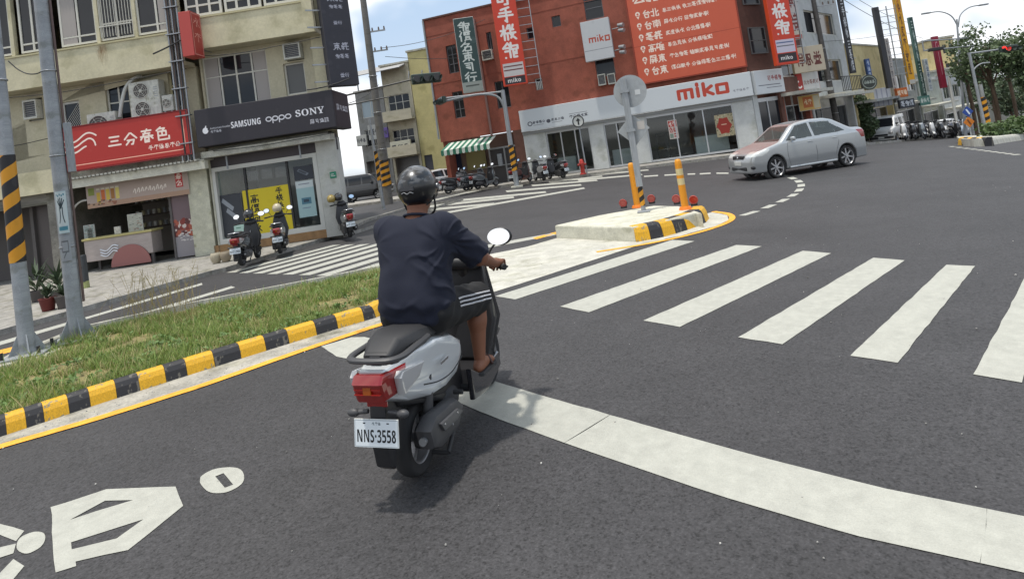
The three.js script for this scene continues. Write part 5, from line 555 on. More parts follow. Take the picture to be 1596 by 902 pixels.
// tall grey column in the planted strip carrying notices
{
  const p = G(122, 541), t = thing('lamp_column', 'grey steel column with notices standing in the grass', 'pole', [p.x, .1, p.z], .5), lean = -.01, H = 7.6;
  mesh('shaft', uvBox(bar([0, 0, 0], [0, H, 0], .096, .076, 12)), galv, t); mesh('base_plate', rbx(-.26, .26, 0, .03, -.26, .26, .01), galv, t);
  for (let i = 0; i < 4; i++) mesh('gusset', ext([[.09, .03], [.22, .03], [.09, .3]], .014).rotateY(i * Math.PI / 2 + .4), galv, t); for (let i = 0; i < 4; i++) mesh('anchor_bolt', bar([Math.cos(i * 1.57 + .78) * .3, .03, Math.sin(i * 1.57 + .78) * .3], [Math.cos(i * 1.57 + .78) * .3, .1, Math.sin(i * 1.57 + .78) * .3], .016), steel, t);
  for (const y of [1.28, 2.55, 3.75]) mesh('band', new THREE.TorusGeometry(.096 - y * .003, .012, 6, 20).rotateX(Math.PI / 2).translate(0, y, 0), steel, t);
  mesh('conduit', tube([[.115, .5, .02], [.112, 2.6, .02], [.1, H, .02]], .016, 16), M([.12, .08, .07], .7), t); mesh('cable_box', rbx(.1, .19, 2.3, 3.0, -.05, .05, .01, 1), galv, t);
  const n = thing('notice', 'white notice with blue hand drawing taped to grey column', 'notice', [p.x + .02, 1.86, p.z], .15); mesh('sheet', new THREE.CylinderGeometry(.098, .099, .58, 14, 1, true, -.75, 1.5), T(128, 256, (g, w, h) => { fill(g, '#aebfc2', 0, 0, w, h); fill(g, '#b9c3c4', 8, 8, w - 16, 200); g.strokeStyle = '#1f3038'; g.lineWidth = 9; g.lineCap = 'round'; g.beginPath(); g.moveTo(36, 190); g.quadraticCurveTo(58, 150, 50, 100); g.moveTo(92, 190); g.quadraticCurveTo(72, 150, 80, 100); for (const a of [-.7, -.35, 0, .35, .7]) { g.moveTo(64, 104); g.lineTo(64 + Math.sin(a) * 56, 104 - Math.cos(a) * 62); } g.stroke(); fill(g, '#3f7c8e', 14, 214, 100, 24); g.fillStyle = '#3f7c8e'; for (let i = 0; i < 5; i++) g.fillRect(16 + i * 20, 14 + (i % 2) * 6, 13, 12); }), n);
  const n2 = thing('notice', 'faded grey photocopied notice below the hand notice', 'notice', [p.x + .02, 1.36, p.z], .15); mesh('sheet', new THREE.CylinderGeometry(.1, .101, .34, 14, 1, true, -.7, 1.4), T(96, 96, (g, w, h) => { fill(g, '#8e9296', 0, 0, w, h); g.strokeStyle = '#5d6064'; g.lineWidth = 6; g.strokeRect(20, 20, 56, 40); g.beginPath(); g.moveTo(30, 84); g.lineTo(60, 60); g.stroke(); }), n2);
}
{
  const p = G(44, 566), t = thing('lamp_column', 'grey steel column wrapped with black and yellow hazard band', 'pole', [p.x, .1, p.z], .3), H = 7.6;
  mesh('shaft', uvBox(bar([0, 0, 0], [0, H, 0], .09, .072, 12)), galv, t); mesh('base_plate', rbx(-.24, .24, 0, .03, -.24, .24, .01), galv, t); mesh('footing', rbx(-.36, .36, -.1, -.001, -.36, .36, .01), concM, t); for (let i = 0; i < 4; i++) mesh('gusset', ext([[.085, .03], [.2, .03], [.085, .28]], .014).rotateY(i * Math.PI / 2 + .5), galv, t); for (let i = 0; i < 4; i++) mesh('anchor_bolt', bar([Math.cos(i * 1.57 + .78) * .28, .03, Math.sin(i * 1.57 + .78) * .28], [Math.cos(i * 1.57 + .78) * .28, .12, Math.sin(i * 1.57 + .78) * .28], .02), blackP, t);
  mesh('hazard_band', new THREE.CylinderGeometry(.088, .092, 1.4, 20, 1, true).translate(0, 1.9, 0), stripeM, t); for (const y of [3.6]) mesh('band', new THREE.TorusGeometry(.084, .014, 6, 20).rotateX(Math.PI / 2).translate(0, y, 0), steel, t);
}
// concrete utility poles
const poleM = grain('#6d6a66', .2, 171, 256, 12, 1.5, { stain: .2 }), poleD = grain('#4d4a48', .25, 175, 256, 12, 1.5, { stain: .2 });
function utility(label, p, H, r, m, o = {}) { const t = thing('utility_pole', label, 'pole', p); mesh('shaft', uvBox(bar([0, -.3, 0], [o.lx ?? 0, H, 0], r, r * .65, 14)), m, t); if (o.band) mesh('hazard_band', new THREE.CylinderGeometry(r * 1.02, r * 1.08, 1.4, 18, 1, true).translate((o.lx ?? 0) * .2, o.band, 0), stripeM, t); for (const y of o.arms ?? []) { mesh('crossarm', [bx(.05, 1.1, y, y + .07, -.04, .04)], steel, t); for (const k of [.4, .75, 1.05]) mesh('insulator', bar([k, y + .07, 0], [k, y + .25, 0], .05, .035, 8), M('#5a4a40', .4), t); } if (o.ring) for (const y of o.ring) mesh('band', new THREE.TorusGeometry(r * .9, .02, 6, 16).rotateX(Math.PI / 2).translate((o.lx ?? 0) * y / H, y, 0), steel, t); return t; }
const upA = utility('tall concrete utility pole beyond the phone shop corner', GX(606, 33), 13, .24, poleM, { lx: .15, arms: [9.4, 8.3], ring: [3, 5, 7], band: 1.7 });
utility('thin grey post with rusty hazard wrap by the dark van', GX(598, 29), 4.4, .09, galv, { band: 2.1, lx: -.1 });
const upB = utility('dark utility pole standing before the white tiled shop house', GX(1312, 37.2), 12, .2, poleD, { lx: -.2, ring: [2, 4, 6], arms: [8.6] });
utility('slim white pole beside the crimson vertical sign', GX(1497, 46), 4.6, .12, whiteP); utility('slim grey pole in front of distant building', GX(1519, 48), 4.4, .1, galv); utility('slim pole with wrapped posters on median', GX(1545, 33), 3.0, .14, grey2, { band: 1.6 });
// green signal on a long arm, seen end-on from the side
function signal(label, p, ry, lit, o = {}) { const t = thing('traffic_signal', label, 'traffic signal', p, ry), W = .34, n = 3; const bk = mesh('housing', rbx(-n * W / 2, n * W / 2, -W / 2, W / 2, -.1, .1, .04), M([.03, .05, .04], .5), t); for (let i = 0; i < n; i++) { const x = (i - 1) * W; mesh('visor', new THREE.CylinderGeometry(.15, .15, .26, 18, 1, true, -1.9, 3.8).rotateX(Math.PI / 2).translate(x, 0, .22), M([.025, .04, .035], .6), t); const on = lit === i; mesh('lens', new THREE.CircleGeometry(.135, 18).translate(x, 0, .105), on ? M('#ff2a1c', .4, 0, { emissive: new THREE.Color(o.c ?? '#ff2418'), emissiveIntensity: 2.6 }) : M([.03, .03, .03], .25), t); if (on) { const l = new THREE.PointLight(o.c ?? '#ff2418', .6, 6); l.position.set(x, 0, .3); l.castShadow = true; t.add(l); } } return t; }
{
  const D = 30, a = PD(548, 141, D), b = PD(650, 122, D);
  const arm = thing('cantilever_support', 'thin steel signal arm reaching from behind phone shop corner', 'signal arm', a, 0), d = b.clone().sub(a); mesh('beam', bar([-1.5, -.3, 0], d, .05, .04), M([.08, .08, .08], .5, .5), arm); mesh('beam', bar([-1.5, -.75, 0], [d.x * .55, d.y - .7, 0], .04, .03), M([.08, .08, .08], .5, .5), arm); mesh('clamp', rbx(d.x - .1, d.x + .2, d.y - .1, d.y + .1, -.12, .12, .02), galv, arm);
  const s = signal('dark green traffic signal hanging on the thin arm', PD(664, 122, D), .35, -1); s.scale.setScalar(1.45); for (const x of [-.1, .35]) mesh('hanger', bar([x - .5, .05, 0], [x - .45, .3, 0], .02), steel, s);
}
{
  const b = GX(806, 30.5), H = PD(784, 140, 30.5).y - b.y, t = thing('signal_mast', 'grey signal mast with hazard band and arm before the red building', 'mast', [b.x, b.y, b.z], 0);
  mesh('shaft', bar([0, 0, 0], [0, H, 0], .13, .1, 12), galv, t); mesh('arm', tube([[0, H * .78, 0], [-.25, H * .93, 0], [-.9, H * .985, 0], [-3.2, H * .985 - .05, 0]], .06, 20), galv, t); mesh('arm', bar([0, H - .08, 0], [-3.2, H * .985 + .1, 0], .05), galv, t); mesh('hazard_band', new THREE.CylinderGeometry(.13, .14, 1.3, 16, 1, true).translate(0, 1.5, 0), stripeM, t); mesh('base', rbx(-.3, .3, 0, .1, -.3, .3, .02), concM, t);
  const s = signal('small traffic signal seen end-on at tip of mast arm', [b.x - 3.1, b.y + H * .985, b.z], -1.2, -1);
}
// right side: double arm street lamp, red signal, blue and orange signs
{
  const D = 46, b = GX(1506, D), top = PD(1492, 30, D), t = thing('street_lamp', 'tall double arm street lamp over the side street', 'street lamp', b), H = top.y - b.y; mesh('shaft', bar([0, 0, 0], [top.x - b.x, H, 0], .11, .06), galv, t); const X = top.x - b.x; for (const s of [-1, 1]) { mesh('arm', tube([[X, H - .6, 0], [X + s * .35, H + .3, 0], [X + s * 1.1, H + .75, 0], [X + s * 2.3, H + .8, 0]], .045, 16), galv, t); mesh('lamp_head', rbx(X + s * 2.2 - .35, X + s * 2.2 + .35, H + .74, H + .86, -.12, .12, .04), galv, t); }
  mesh('bracket', [bx(X - 1.7, X, H - 2.1, H - 2.04, -.03, .03)], galv, t);
  const D2 = 33, r = PD(1562, 77, D2), pb = GX(1540, D2), st = thing('signal_mast', 'slim grey mast with arm carrying the red signal', 'mast', pb); mesh('shaft', bar([0, 0, 0], [-.1, r.y - pb.y + .1, 0], .09, .07), galv, st); mesh('arm', bar([-.1, r.y - pb.y + .05, -.12], [r.x - pb.x + .2, r.y - pb.y + .02, -.12], .045), galv, st); mesh('brace', tube([[-.05, r.y - pb.y - 1.6, -.12], [.05, r.y - pb.y - .9, -.12], [.5, r.y - pb.y - .6, -.12], [1.0, r.y - pb.y - .6, -.12]], .035, 14), galv, st);
  signal('traffic signal showing a red light over side street', [r.x + .34, r.y, r.z + .05], .1, 0);
  for (const [x, y, c, c2, l] of [[1509, 174, '#1f3f86', '#c9d2df', 'blue diamond lane sign with white stripe on median'], [1511, 190, '#b5691c', '#6b3a12', 'orange diamond warning sign below the blue one']]) { const q = PD(x, y, 31), t2 = thing('road_sign', l, 'sign', q); mesh('plate', rot(bx(-.2, .2, -.2, .2, 0, .015), 0, 0, .78), M(c, .4), t2); mesh('mark', rot(bx(-.04, .04, -.15, .15, .018, .022), 0, 0, .5), M(c2, .4), t2); mesh('post', bar([0, -1.2, -.03], [0, .2, -.03], .025), galv, t2); }
  // camera style box arm
  const q = PD(1438, 64, 44), bxm = thing('cantilever_support', 'open rectangular signal arm beside the crimson sign', 'signal arm', q); mesh('beam', bar([0, 0, 0], [3.6, -.3, 0], .05), steel, bxm); mesh('beam', bar([0, -.7, 0], [3.6, -.9, 0], .05), steel, bxm); mesh('upright', bar([0, .05, 0], [0, -.75, 0], .05), steel, bxm); mesh('head', rbx(.3, 1.4, -.85, -.6, -.1, .1, .05), blackP, bxm);
}
// far right median nose with striped stones and hedge
{
  const nose = GP([[1494, 226], [1512, 228], [1536, 228], [1570, 222], [1640, 212]]), t = new THREE.Group(); t.name = 'median_nose'; t.userData.kind = 'structure'; scene.add(t);
  for (let i = 0; i < 4; i++) for (let k = 0; k < (i < 2 ? 3 : 5); k++) { const n = i < 2 ? 3 : 5, a = nose[i].clone().lerp(nose[i + 1], k / n), c = nose[i].clone().lerp(nose[i + 1], (k + .98) / n), d = c.clone().sub(a).normalize(), nn = V3(d.z, 0, -d.x); kerbBlock([a, c], [nn, nn], i > 1 ? concL : (k + i) % 2 ? kerbK : kerbY, t, KP.map(q => [q[0] * 1.6, q[1] * 1.9])); }
  slab('median_top', [nose[0].clone().add(V3(.3, 0, -.3)), nose[1].clone().add(V3(.1, 0, -.35)), nose[2].clone().add(V3(0, 0, -.35)), nose[3].clone().add(V3(0, 0, -.4)), nose[4].clone().add(V3(0, 0, -.4)), nose[4].clone().add(V3(6, 0, -4)), nose[0].clone().add(V3(5, 0, -7))], .26, concL);
  const hp = GX(1582, 27); const r = rng(88), N = 5000, im = new THREE.InstancedMesh(leafG, M('#ffffff', .75, 0, { transmission: .25, thickness: 0 }), N), o = new THREE.Object3D(), c = new THREE.Color(); const gs = bx(-1.6, 6, 0, .75, -.4, .4);
  for (let i = 0; i < N; i++) { const x = -1.8 + r() * 8, y = .15 + r() * .5 * (1 + .25 * Math.sin(x * 3)), z = (r() - .5) * 1.1; o.position.set(x, y, z - x * .5); o.rotation.set(r() * 6, r() * 6, r() * 6); o.scale.setScalar(.1 + r() * .08); o.updateMatrix(); im.setMatrixAt(i, o.matrix); const k = .7 + r() * .6; c.setRGB(.07 * k, .12 * k, .03 * k); im.setColorAt(i, c); }
  const h = thing('hedge', 'low clipped green hedge along the far median', 'hedge', [hp.x, hp.y + .2, hp.z]); im.name = 'foliage'; im.castShadow = im.receiveShadow = true; im.userData.kind = 'stuff'; h.add(im); mesh('stem', Array.from({ length: 14 }, (_, i) => bar([i * .55 - 1.5, -.1, -(i * .55 - 1.5) * .5], [i * .55 - 1.45, .4, -(i * .55 - 1.5) * .5], .02)), barkM, h);
  for (let i = 0; i < 10; i++) struct('dash_line', ribbon([G(1482 + i * 11, 228 + i * 1.4), G(1488 + i * 11, 228.8 + i * 1.4)], .16), paintW);
}
// ---------- traffic island ----------
{
  const base = GP([[866, 371], [991, 377], [1040, 368], [1100, 348]]), h = .24, isl = thing('traffic_island', 'raised concrete traffic island with striped black and yellow nose', 'traffic island', [0, 0, 0]);
  const tl = G(868, 371), tr = G(991, 377), back = [G(1094, 333, h), G(1060, 322, h), G(1020, 321, h), G(934, 336, h)].map(p => V3(p.x, 0, p.z));
  const poly = [tl, tr, G(1046, 365), G(1088, 353), ...back]; const shp = poly.map(p => [p.x, -p.z]);
  mesh('body', uvBox(new THREE.ExtrudeGeometry(new THREE.Shape(shp.map(p => new THREE.Vector2(...p))), { depth: h - .03, bevelEnabled: true, bevelSize: .025, bevelThickness: .03, bevelOffset: -.025, bevelSegments: 2 }).rotateX(-Math.PI / 2)), grain('#bdbbac', .16, 181, 512, 10, 2, { stain: .1, bump: .002 }), isl);
  const nose = [tr, G(1013, 373), G(1032, 369), G(1050, 364), G(1068, 358.5), G(1083, 353), G(1096, 347), G(1101, 341)]; for (let i = 0; i < nose.length - 1; i++) { const a = nose[i], c = nose[i + 1], d = c.clone().sub(a).normalize(), n = V3(d.z, 0, -d.x), f = (p) => p.clone().addScaledVector(n, -.06); const kb = kerbBlock([f(a.clone().lerp(c, .006)), f(a.clone().lerp(c, .994))], [n, n], i % 2 ? kerbK : kerbY, isl, [[0, -.01], [.03, .15], [.06, .22], [.1, .252], [.26, .254], [.27, .2]]); }
  struct('gutter', sheet([...GP([[985, 382], [1060, 368], [1118, 352], [1136, 343], [1134, 335], [1110, 331]]), ...GP([[1090, 336], [1100, 345], [1040, 366], [990, 376]])], .004), concL);
  struct('edge_line', ribbon(new THREE.CatmullRomCurve3(GP([[930, 393], [1010, 380], [1080, 365], [1125, 351], [1141, 342], [1136, 334], [1112, 330]])).getPoints(40), .11, .008), paintY);
  // sign post with the backs of a round and a diamond plate
  const p = G(1004, 331, h), t = thing('sign_post', 'grey post with backs of round and diamond signs on the island', 'sign', [p.x, h, p.z], -.25), Hh = 2.62;
  mesh('post', [bar([0, 0, 0], [0, Hh, 0], .045, .045, 10)], galv, t); mesh('channel', bx(-.06, .06, .5, Hh, .03, .075), galv, t); mesh('base', rbx(-.12, .12, 0, .03, -.12, .12, .008), galv, t); mesh('hazard_band', new THREE.CylinderGeometry(.05, .05, .75, 14, 1, true).translate(0, .5, 0), stripeM, t);
  const signGrey = grain('#9a9ea0', .1, 185, 256, 8, 1, { rough: .5 });
  mesh('round_plate', [new THREE.CylinderGeometry(.32, .32, .012, 40).rotateX(Math.PI / 2).translate(.1, Hh - .26, -.05)], signGrey, t); mesh('diamond_plate', rot(rbx(-.22, .22, -.22, .22, -.006, .006, .005, 1), 0, 0, Math.PI / 4).translate(.05, Hh - 1.02, -.05), signGrey, t); mesh('clamp', [bx(-.09, .09, Hh - .28, Hh - .22, -.05, .09)], galv, t); mesh('clamp', [bx(-.09, .09, Hh - 1.05, Hh - .99, -.05, .09)], galv, t); mesh('sticker', new THREE.PlaneGeometry(.14, .16).rotateY(0).translate(.2, Hh - .95, -.04), M('#b5b0aa', .6), t); mesh('sticker', new THREE.PlaneGeometry(.1, .1).translate(.24, Hh - .3, -.04), M('#c4c6c6', .6), t);
  for (const [x, y, lab] of [[994, 324, 'orange delineator post beside the sign post on the island'], [1069, 327, 'orange delineator post with pale reflective bands near the island nose']]) { const q = G(x, y, h), b = thing('bollard', lab, 'bollard', [q.x, h, q.z]); mesh('base', new THREE.CylinderGeometry(.1, .12, .05, 20).translate(0, .025, 0), orangeP, b); mesh('tube', new THREE.LatheGeometry([[.072, .05], [.066, .06], [.064, .84], [.058, .9], [.04, .935], [0, .94]].map(v => new THREE.Vector2(...v)), 20), M('#d48a14', .5), b); if (x > 1000) for (const k of [.52, .7]) mesh('reflective_band', new THREE.CylinderGeometry(.0655, .0655, .12, 20, 1, true).translate(0, k, 0), M('#c9b98a', .35), b); }
  for (const [x, y, lab] of [[973, 325, 'red disc reflector on the back edge of island by its concrete end'], [1017, 318, 'red disc reflector between the sign post and striped bollard'], [1056, 319, 'red disc reflector just left of the banded bollard base'], [1083, 321, 'red disc reflector by the striped nose of island']]) { const q = G(x, y, h), r = thing('reflector', lab, 'reflector', [q.x, h, q.z], -.4); mesh('housing', [new THREE.CylinderGeometry(.085, .085, .05, 20).rotateX(Math.PI / 2).translate(0, .11, 0)], blackP, r); mesh('foot', bx(-.06, .06, 0, .04, -.04, .04), blackP, r); mesh('lens', new THREE.CylinderGeometry(.062, .062, .012, 20).rotateX(Math.PI / 2).translate(0, .11, .028), M('#a02a22', .25, 0, { clearcoat: 1 }), r); mesh('rim', new THREE.TorusGeometry(.074, .011, 6, 20).translate(0, .11, .026), M('#b0493f', .5), r); }
}
// hydrant and small round arrow sign in front of the store
{
  const D = 31.2, b = GX(910, D); b.y += .14; const h = thing('fire_hydrant', 'red fire hydrant on pavement before the phone store', 'hydrant', b); mesh('body', new THREE.LatheGeometry([[.16, 0], [.16, .06], [.11, .08], [.11, .5], [.15, .52], [.15, .58], [.11, .6], [.1, .72], [.05, .78], [0, .79]].map(v => new THREE.Vector2(...v)), 18), M('#a32a1e', .45), h); for (const s of [-1, 1]) mesh('nozzle', bar([s * .08, .5, 0], [s * .22, .5, 0], .06), M('#8f2419', .5), h); mesh('cap', bar([0, .5, .08], [0, .5, .2], .075), M('#8f2419', .5), h);
  const c = PD(908, 188, D), p = GX(916, D), t = thing('road_sign', 'small round white sign with black up arrow on thin post', 'sign', [p.x, p.y + .14, p.z]), H = c.y - p.y; mesh('post', bar([0, 0, 0], [-.05, H, 0], .035), galv, t); mesh('plate', new THREE.CylinderGeometry(.3, .3, .015, 28).rotateX(Math.PI / 2).translate(-.05, H - .14, .05), whiteP, t); mesh('ring', new THREE.TorusGeometry(.28, .025, 6, 28).translate(-.05, H - .14, .062), blackP, t); mesh('arrow', ext([[-.04, -.18], [.04, -.18], [.04, .02], [.12, .02], [0, .18], [-.12, .02], [-.04, .02]], .006).translate(-.05, H - .14, .06), blackP, t);
}
// overhead wires
{
  const W = (l, a, b, sag, r = .012) => { const m = a.clone().lerp(b, .5); m.y -= sag; const q1 = a.clone().lerp(b, .25), q3 = a.clone().lerp(b, .75); q1.y -= sag * .75; q3.y -= sag * .75; tag(mesh('overhead_wire', tube([a, q1, m, q3, b], r, 24, 5), blackP), l, 'wire'); };
  W('thin black wire from the cream building to concrete utility pole', PD(505, 168, 18), PD(590, 132, 33), .25, .014); W('thin black wire crossing the pale sky to red building', PD(592, 75, 33), PD(756, 30, 35), .3, .015); W('thin black wire across yellow house wall to red building', PD(600, 88, 33), PD(770, 84, 35), .2, .015); W('thin black wire before the white tiled house', PD(1180, 62, 33), PD(1390, 52, 44), .3, .014); W('upper thin wire from brick shop house into the sky', PD(1285, -20, 37), PD(1440, 60, 60), .4, .02); W('thin wire in the sky left of the lamp arms', PD(1340, 0, 40), PD(1420, 36, 50), .2, .016); W('thin wire running right from the street tree', PD(1510, 40, 46), PD(1620, 95, 46), .3, .016);
  W('slack cable looping along the cream parapet', PD(12, 95, 17.4), PD(70, 108, 17.4), .25, .018); W('short cable strut below the cream parapet', PD(238, 84, 17.4), PD(292, 56, 17.4), .02, .025); W('black cable along the top of the phone shop fascia', PD(478, 140, 17.4), PD(545, 122, 17.4), .05, .02);
}
// potted plants and boxes at the pillar foot
{
  const r = rng(41); for (const [x, y, lab, h] of [[58, 470, 'leafy potted palm before the roller shutter', 1.1], [75, 484, 'dark red flowerpot with low plant by shutter', .5], [92, 470, 'tall thin potted plant beside grey column', .9], [100, 480, 'small potted plant by the stall pillar', .45]]) { const p = G(x, y, .1), t = thing('potted_plant', lab, 'plant', [p.x, .1, p.z]); mesh('pot', new THREE.LatheGeometry([[.1, 0], [.14, .22], [.15, .24], [.13, .24], [.12, .2], [0, .19]].map(v => new THREE.Vector2(...v)), 16), y === 484 ? M('#5d211b', .7) : M([.07, .06, .055], .7), t); const lg = []; for (let i = 0; i < 34; i++) { const a = r() * 6.28, L = h * (.5 + r() * .5); const g = leafG.clone().scale(.07, .07, L * .6).rotateX(-1.2 + r() * .9).rotateY(a).translate(0, .2 + r() * h * .35, 0); lg.push(g); } const f = mesh('foliage', lg, M([.04, .065, .03], .7), t); }
  for (const [x0, y0, x1, y1, c, lab] of [[113, 400, 133, 440, '#3c3f42', 'dark poster board leaning at the stall pillar'], [120, 440, 136, 464, '#9aa06a', 'pale green menu board standing on the pavement'], [127, 466, 139, 479, '#b0a35a', 'yellow box on the pavement below the menu board']]) { const D = 14.4, a = PD(x0, y0, D), b = PD(x1, y1, D), t = thing('standing_board', lab, 'board', [a.x, b.y, -D]), W = b.x - a.x, H = a.y - b.y; mesh('board', rbx(0, W, 0, H, -.12, 0, .01, 1), M(c, .7), t); panel('print', .02, W - .02, .02, H - .02, .004, T(48, 64, (g, w, h) => { fill(g, c, 0, 0, w, h); g.strokeStyle = '#1c1c1c'; g.lineWidth = 6; g.beginPath(); g.moveTo(8, 50); g.quadraticCurveTo(26, 20, 40, 30); g.stroke(); fill(g, '#8b8f90', 6, 6, 20, 8); }), t); }
}
// ---------- surface nets mesher for smooth bodies ----------
const smin = (a, b, k) => { const h = Math.max(k - Math.abs(a - b), 0) / k; return Math.min(a, b) - h * h * k * .25; }, smax = (a, b, k) => -smin(-a, -b, k);
function snet(fn, mn, mx, c) {
  const nx = Math.ceil((mx[0] - mn[0]) / c) + 1, ny = Math.ceil((mx[1] - mn[1]) / c) + 1, nz = Math.ceil((mx[2] - mn[2]) / c) + 1, v = new Float32Array(nx * ny * nz), B = 6, id = (i, j, k) => (k * ny + j) * nx + i;
  for (let k0 = 0; k0 < nz; k0 += B) for (let j0 = 0; j0 < ny; j0 += B) for (let i0 = 0; i0 < nx; i0 += B) {
    const d = fn(mn[0] + (i0 + B / 2) * c, mn[1] + (j0 + B / 2) * c, mn[2] + (k0 + B / 2) * c), skip = Math.abs(d) > B * c * 1.35;
    for (let k = k0; k < Math.min(k0 + B, nz); k++) for (let j = j0; j < Math.min(j0 + B, ny); j++) for (let i = i0; i < Math.min(i0 + B, nx); i++) v[id(i, j, k)] = skip ? d : fn(mn[0] + i * c, mn[1] + j * c, mn[2] + k * c);
  }
  const P = [], I = [], map = new Int32Array(nx * ny * nz).fill(-1), E = [[0, 1], [2, 3], [4, 5], [6, 7], [0, 2], [1, 3], [4, 6], [5, 7], [0, 4], [1, 5], [2, 6], [3, 7]];
  for (let k = 0; k < nz - 1; k++) for (let j = 0; j < ny - 1; j++) for (let i = 0; i < nx - 1; i++) {
    let m = 0; const q = []; for (let e = 0; e < 8; e++) { const w = v[id(i + (e & 1), j + (e >> 1 & 1), k + (e >> 2))]; q.push(w); if (w < 0) m |= 1 << e; } if (m === 0 || m === 255) continue;
    let x = 0, y = 0, z = 0, n = 0; for (const [a, b] of E) if ((q[a] < 0) !== (q[b] < 0)) { const t = q[a] / (q[a] - q[b]); x += lerp(a & 1, b & 1, t); y += lerp(a >> 1 & 1, b >> 1 & 1, t); z += lerp(a >> 2, b >> 2, t); n++; }
    map[id(i, j, k)] = P.length / 3; P.push(mn[0] + (i + x / n) * c, mn[1] + (j + y / n) * c, mn[2] + (k + z / n) * c);
  }
  const quad = (a, b, d, e, f) => { if (a < 0 || b < 0 || d < 0 || e < 0) return; f ? I.push(a, b, d, a, d, e) : I.push(a, d, b, a, e, d); };
  for (let k = 1; k < nz - 1; k++) for (let j = 1; j < ny - 1; j++) for (let i = 1; i < nx - 1; i++) { const s = v[id(i, j, k)] < 0;
    if (s !== v[id(i + 1, j, k)] < 0) quad(map[id(i, j - 1, k - 1)], map[id(i, j, k - 1)], map[id(i, j, k)], map[id(i, j - 1, k)], s);
    if (s !== v[id(i, j + 1, k)] < 0) quad(map[id(i - 1, j, k - 1)], map[id(i - 1, j, k)], map[id(i, j, k)], map[id(i, j, k - 1)], s);
    if (s !== v[id(i, j, k + 1)] < 0) quad(map[id(i - 1, j - 1, k)], map[id(i, j - 1, k)], map[id(i, j, k)], map[id(i - 1, j, k)], s); }
  const g = new THREE.BufferGeometry(); g.setAttribute('position', new THREE.Float32BufferAttribute(P, 3)); g.setIndex(I);
  const N = [], e = c * .5; for (let i = 0; i < P.length; i += 3) { const [x, y, z] = [P[i], P[i + 1], P[i + 2]]; let a = fn(x + e, y, z) - fn(x - e, y, z), b = fn(x, y + e, z) - fn(x, y - e, z), d = fn(x, y, z + e) - fn(x, y, z - e); const l = Math.hypot(a, b, d) || 1; N.push(a / l, b / l, d / l); }
  g.setAttribute('normal', new THREE.Float32BufferAttribute(N, 3)); return g;
}
const cap = (x, y, z, a, b, ra, rb) => { const bx_ = b[0] - a[0], by = b[1] - a[1], bz = b[2] - a[2], px = x - a[0], py = y - a[1], pz = z - a[2], h = clamp((px * bx_ + py * by + pz * bz) / (bx_ * bx_ + by * by + bz * bz || 1)); return Math.hypot(px - bx_ * h, py - by * h, pz - bz * h) - (ra + (rb - ra) * h); };
const ell = (x, y, z, c, r) => { const a = (x - c[0]) / r[0], b = (y - c[1]) / r[1], d = (z - c[2]) / r[2], k = Math.hypot(a, b, d); return (k - 1) * Math.min(r[0], r[1], r[2]) * (k > 1 ? 1 : 1); };
const lathe = (pts, n = 32) => new THREE.LatheGeometry(pts.map(p => new THREE.Vector2(...p)), n);
// extruded side profile (z, y) of total width w, narrowed by f(z, y)
function prof(pts, w, bev, f) { const b = Math.min(bev, w / 2 - .002); const g = ext(pts.map(p => [-p[0], p[1]]), w - 2 * b, b, null); g.translate(0, 0, -(w / 2 - b)); g.rotateY(Math.PI / 2); if (f) { const p = g.attributes.position; for (let i = 0; i < p.count; i++) { const k = f(p.getZ(i), p.getY(i)); p.setX(i, p.getX(i) * k); } } g.computeVertexNormals(); return smoothN(g, .7); }
function smoothN(g, ang = .7) { // crease-aware normals
  g = g.index ? g.toNonIndexed() : g; const p = g.attributes.position, m = new Map(), n = p.count, fn = [], key = (i) => Math.round(p.getX(i) * 2e3) + ',' + Math.round(p.getY(i) * 2e3) + ',' + Math.round(p.getZ(i) * 2e3); const A = V3(), B = V3(), C = V3();
  for (let i = 0; i < n; i += 3) { A.fromBufferAttribute(p, i); B.fromBufferAttribute(p, i + 1); C.fromBufferAttribute(p, i + 2); const q = B.clone().sub(A).cross(C.clone().sub(A)); fn.push(q); for (let k = 0; k < 3; k++) { const s = key(i + k); (m.get(s) ?? m.set(s, []).get(s)).push(i / 3); } }
  const N = new Float32Array(n * 3), un = fn.map(q => q.clone().normalize()), ct = Math.cos(ang); for (let i = 0; i < n; i++) { const f = i / 3 | 0, a = V3(); for (const o of m.get(key(i))) if (un[o].dot(un[f]) > ct) a.add(fn[o]); a.normalize(); N.set([a.x, a.y, a.z], i * 3); } g.setAttribute('normal', new THREE.BufferAttribute(N, 3)); return g; }
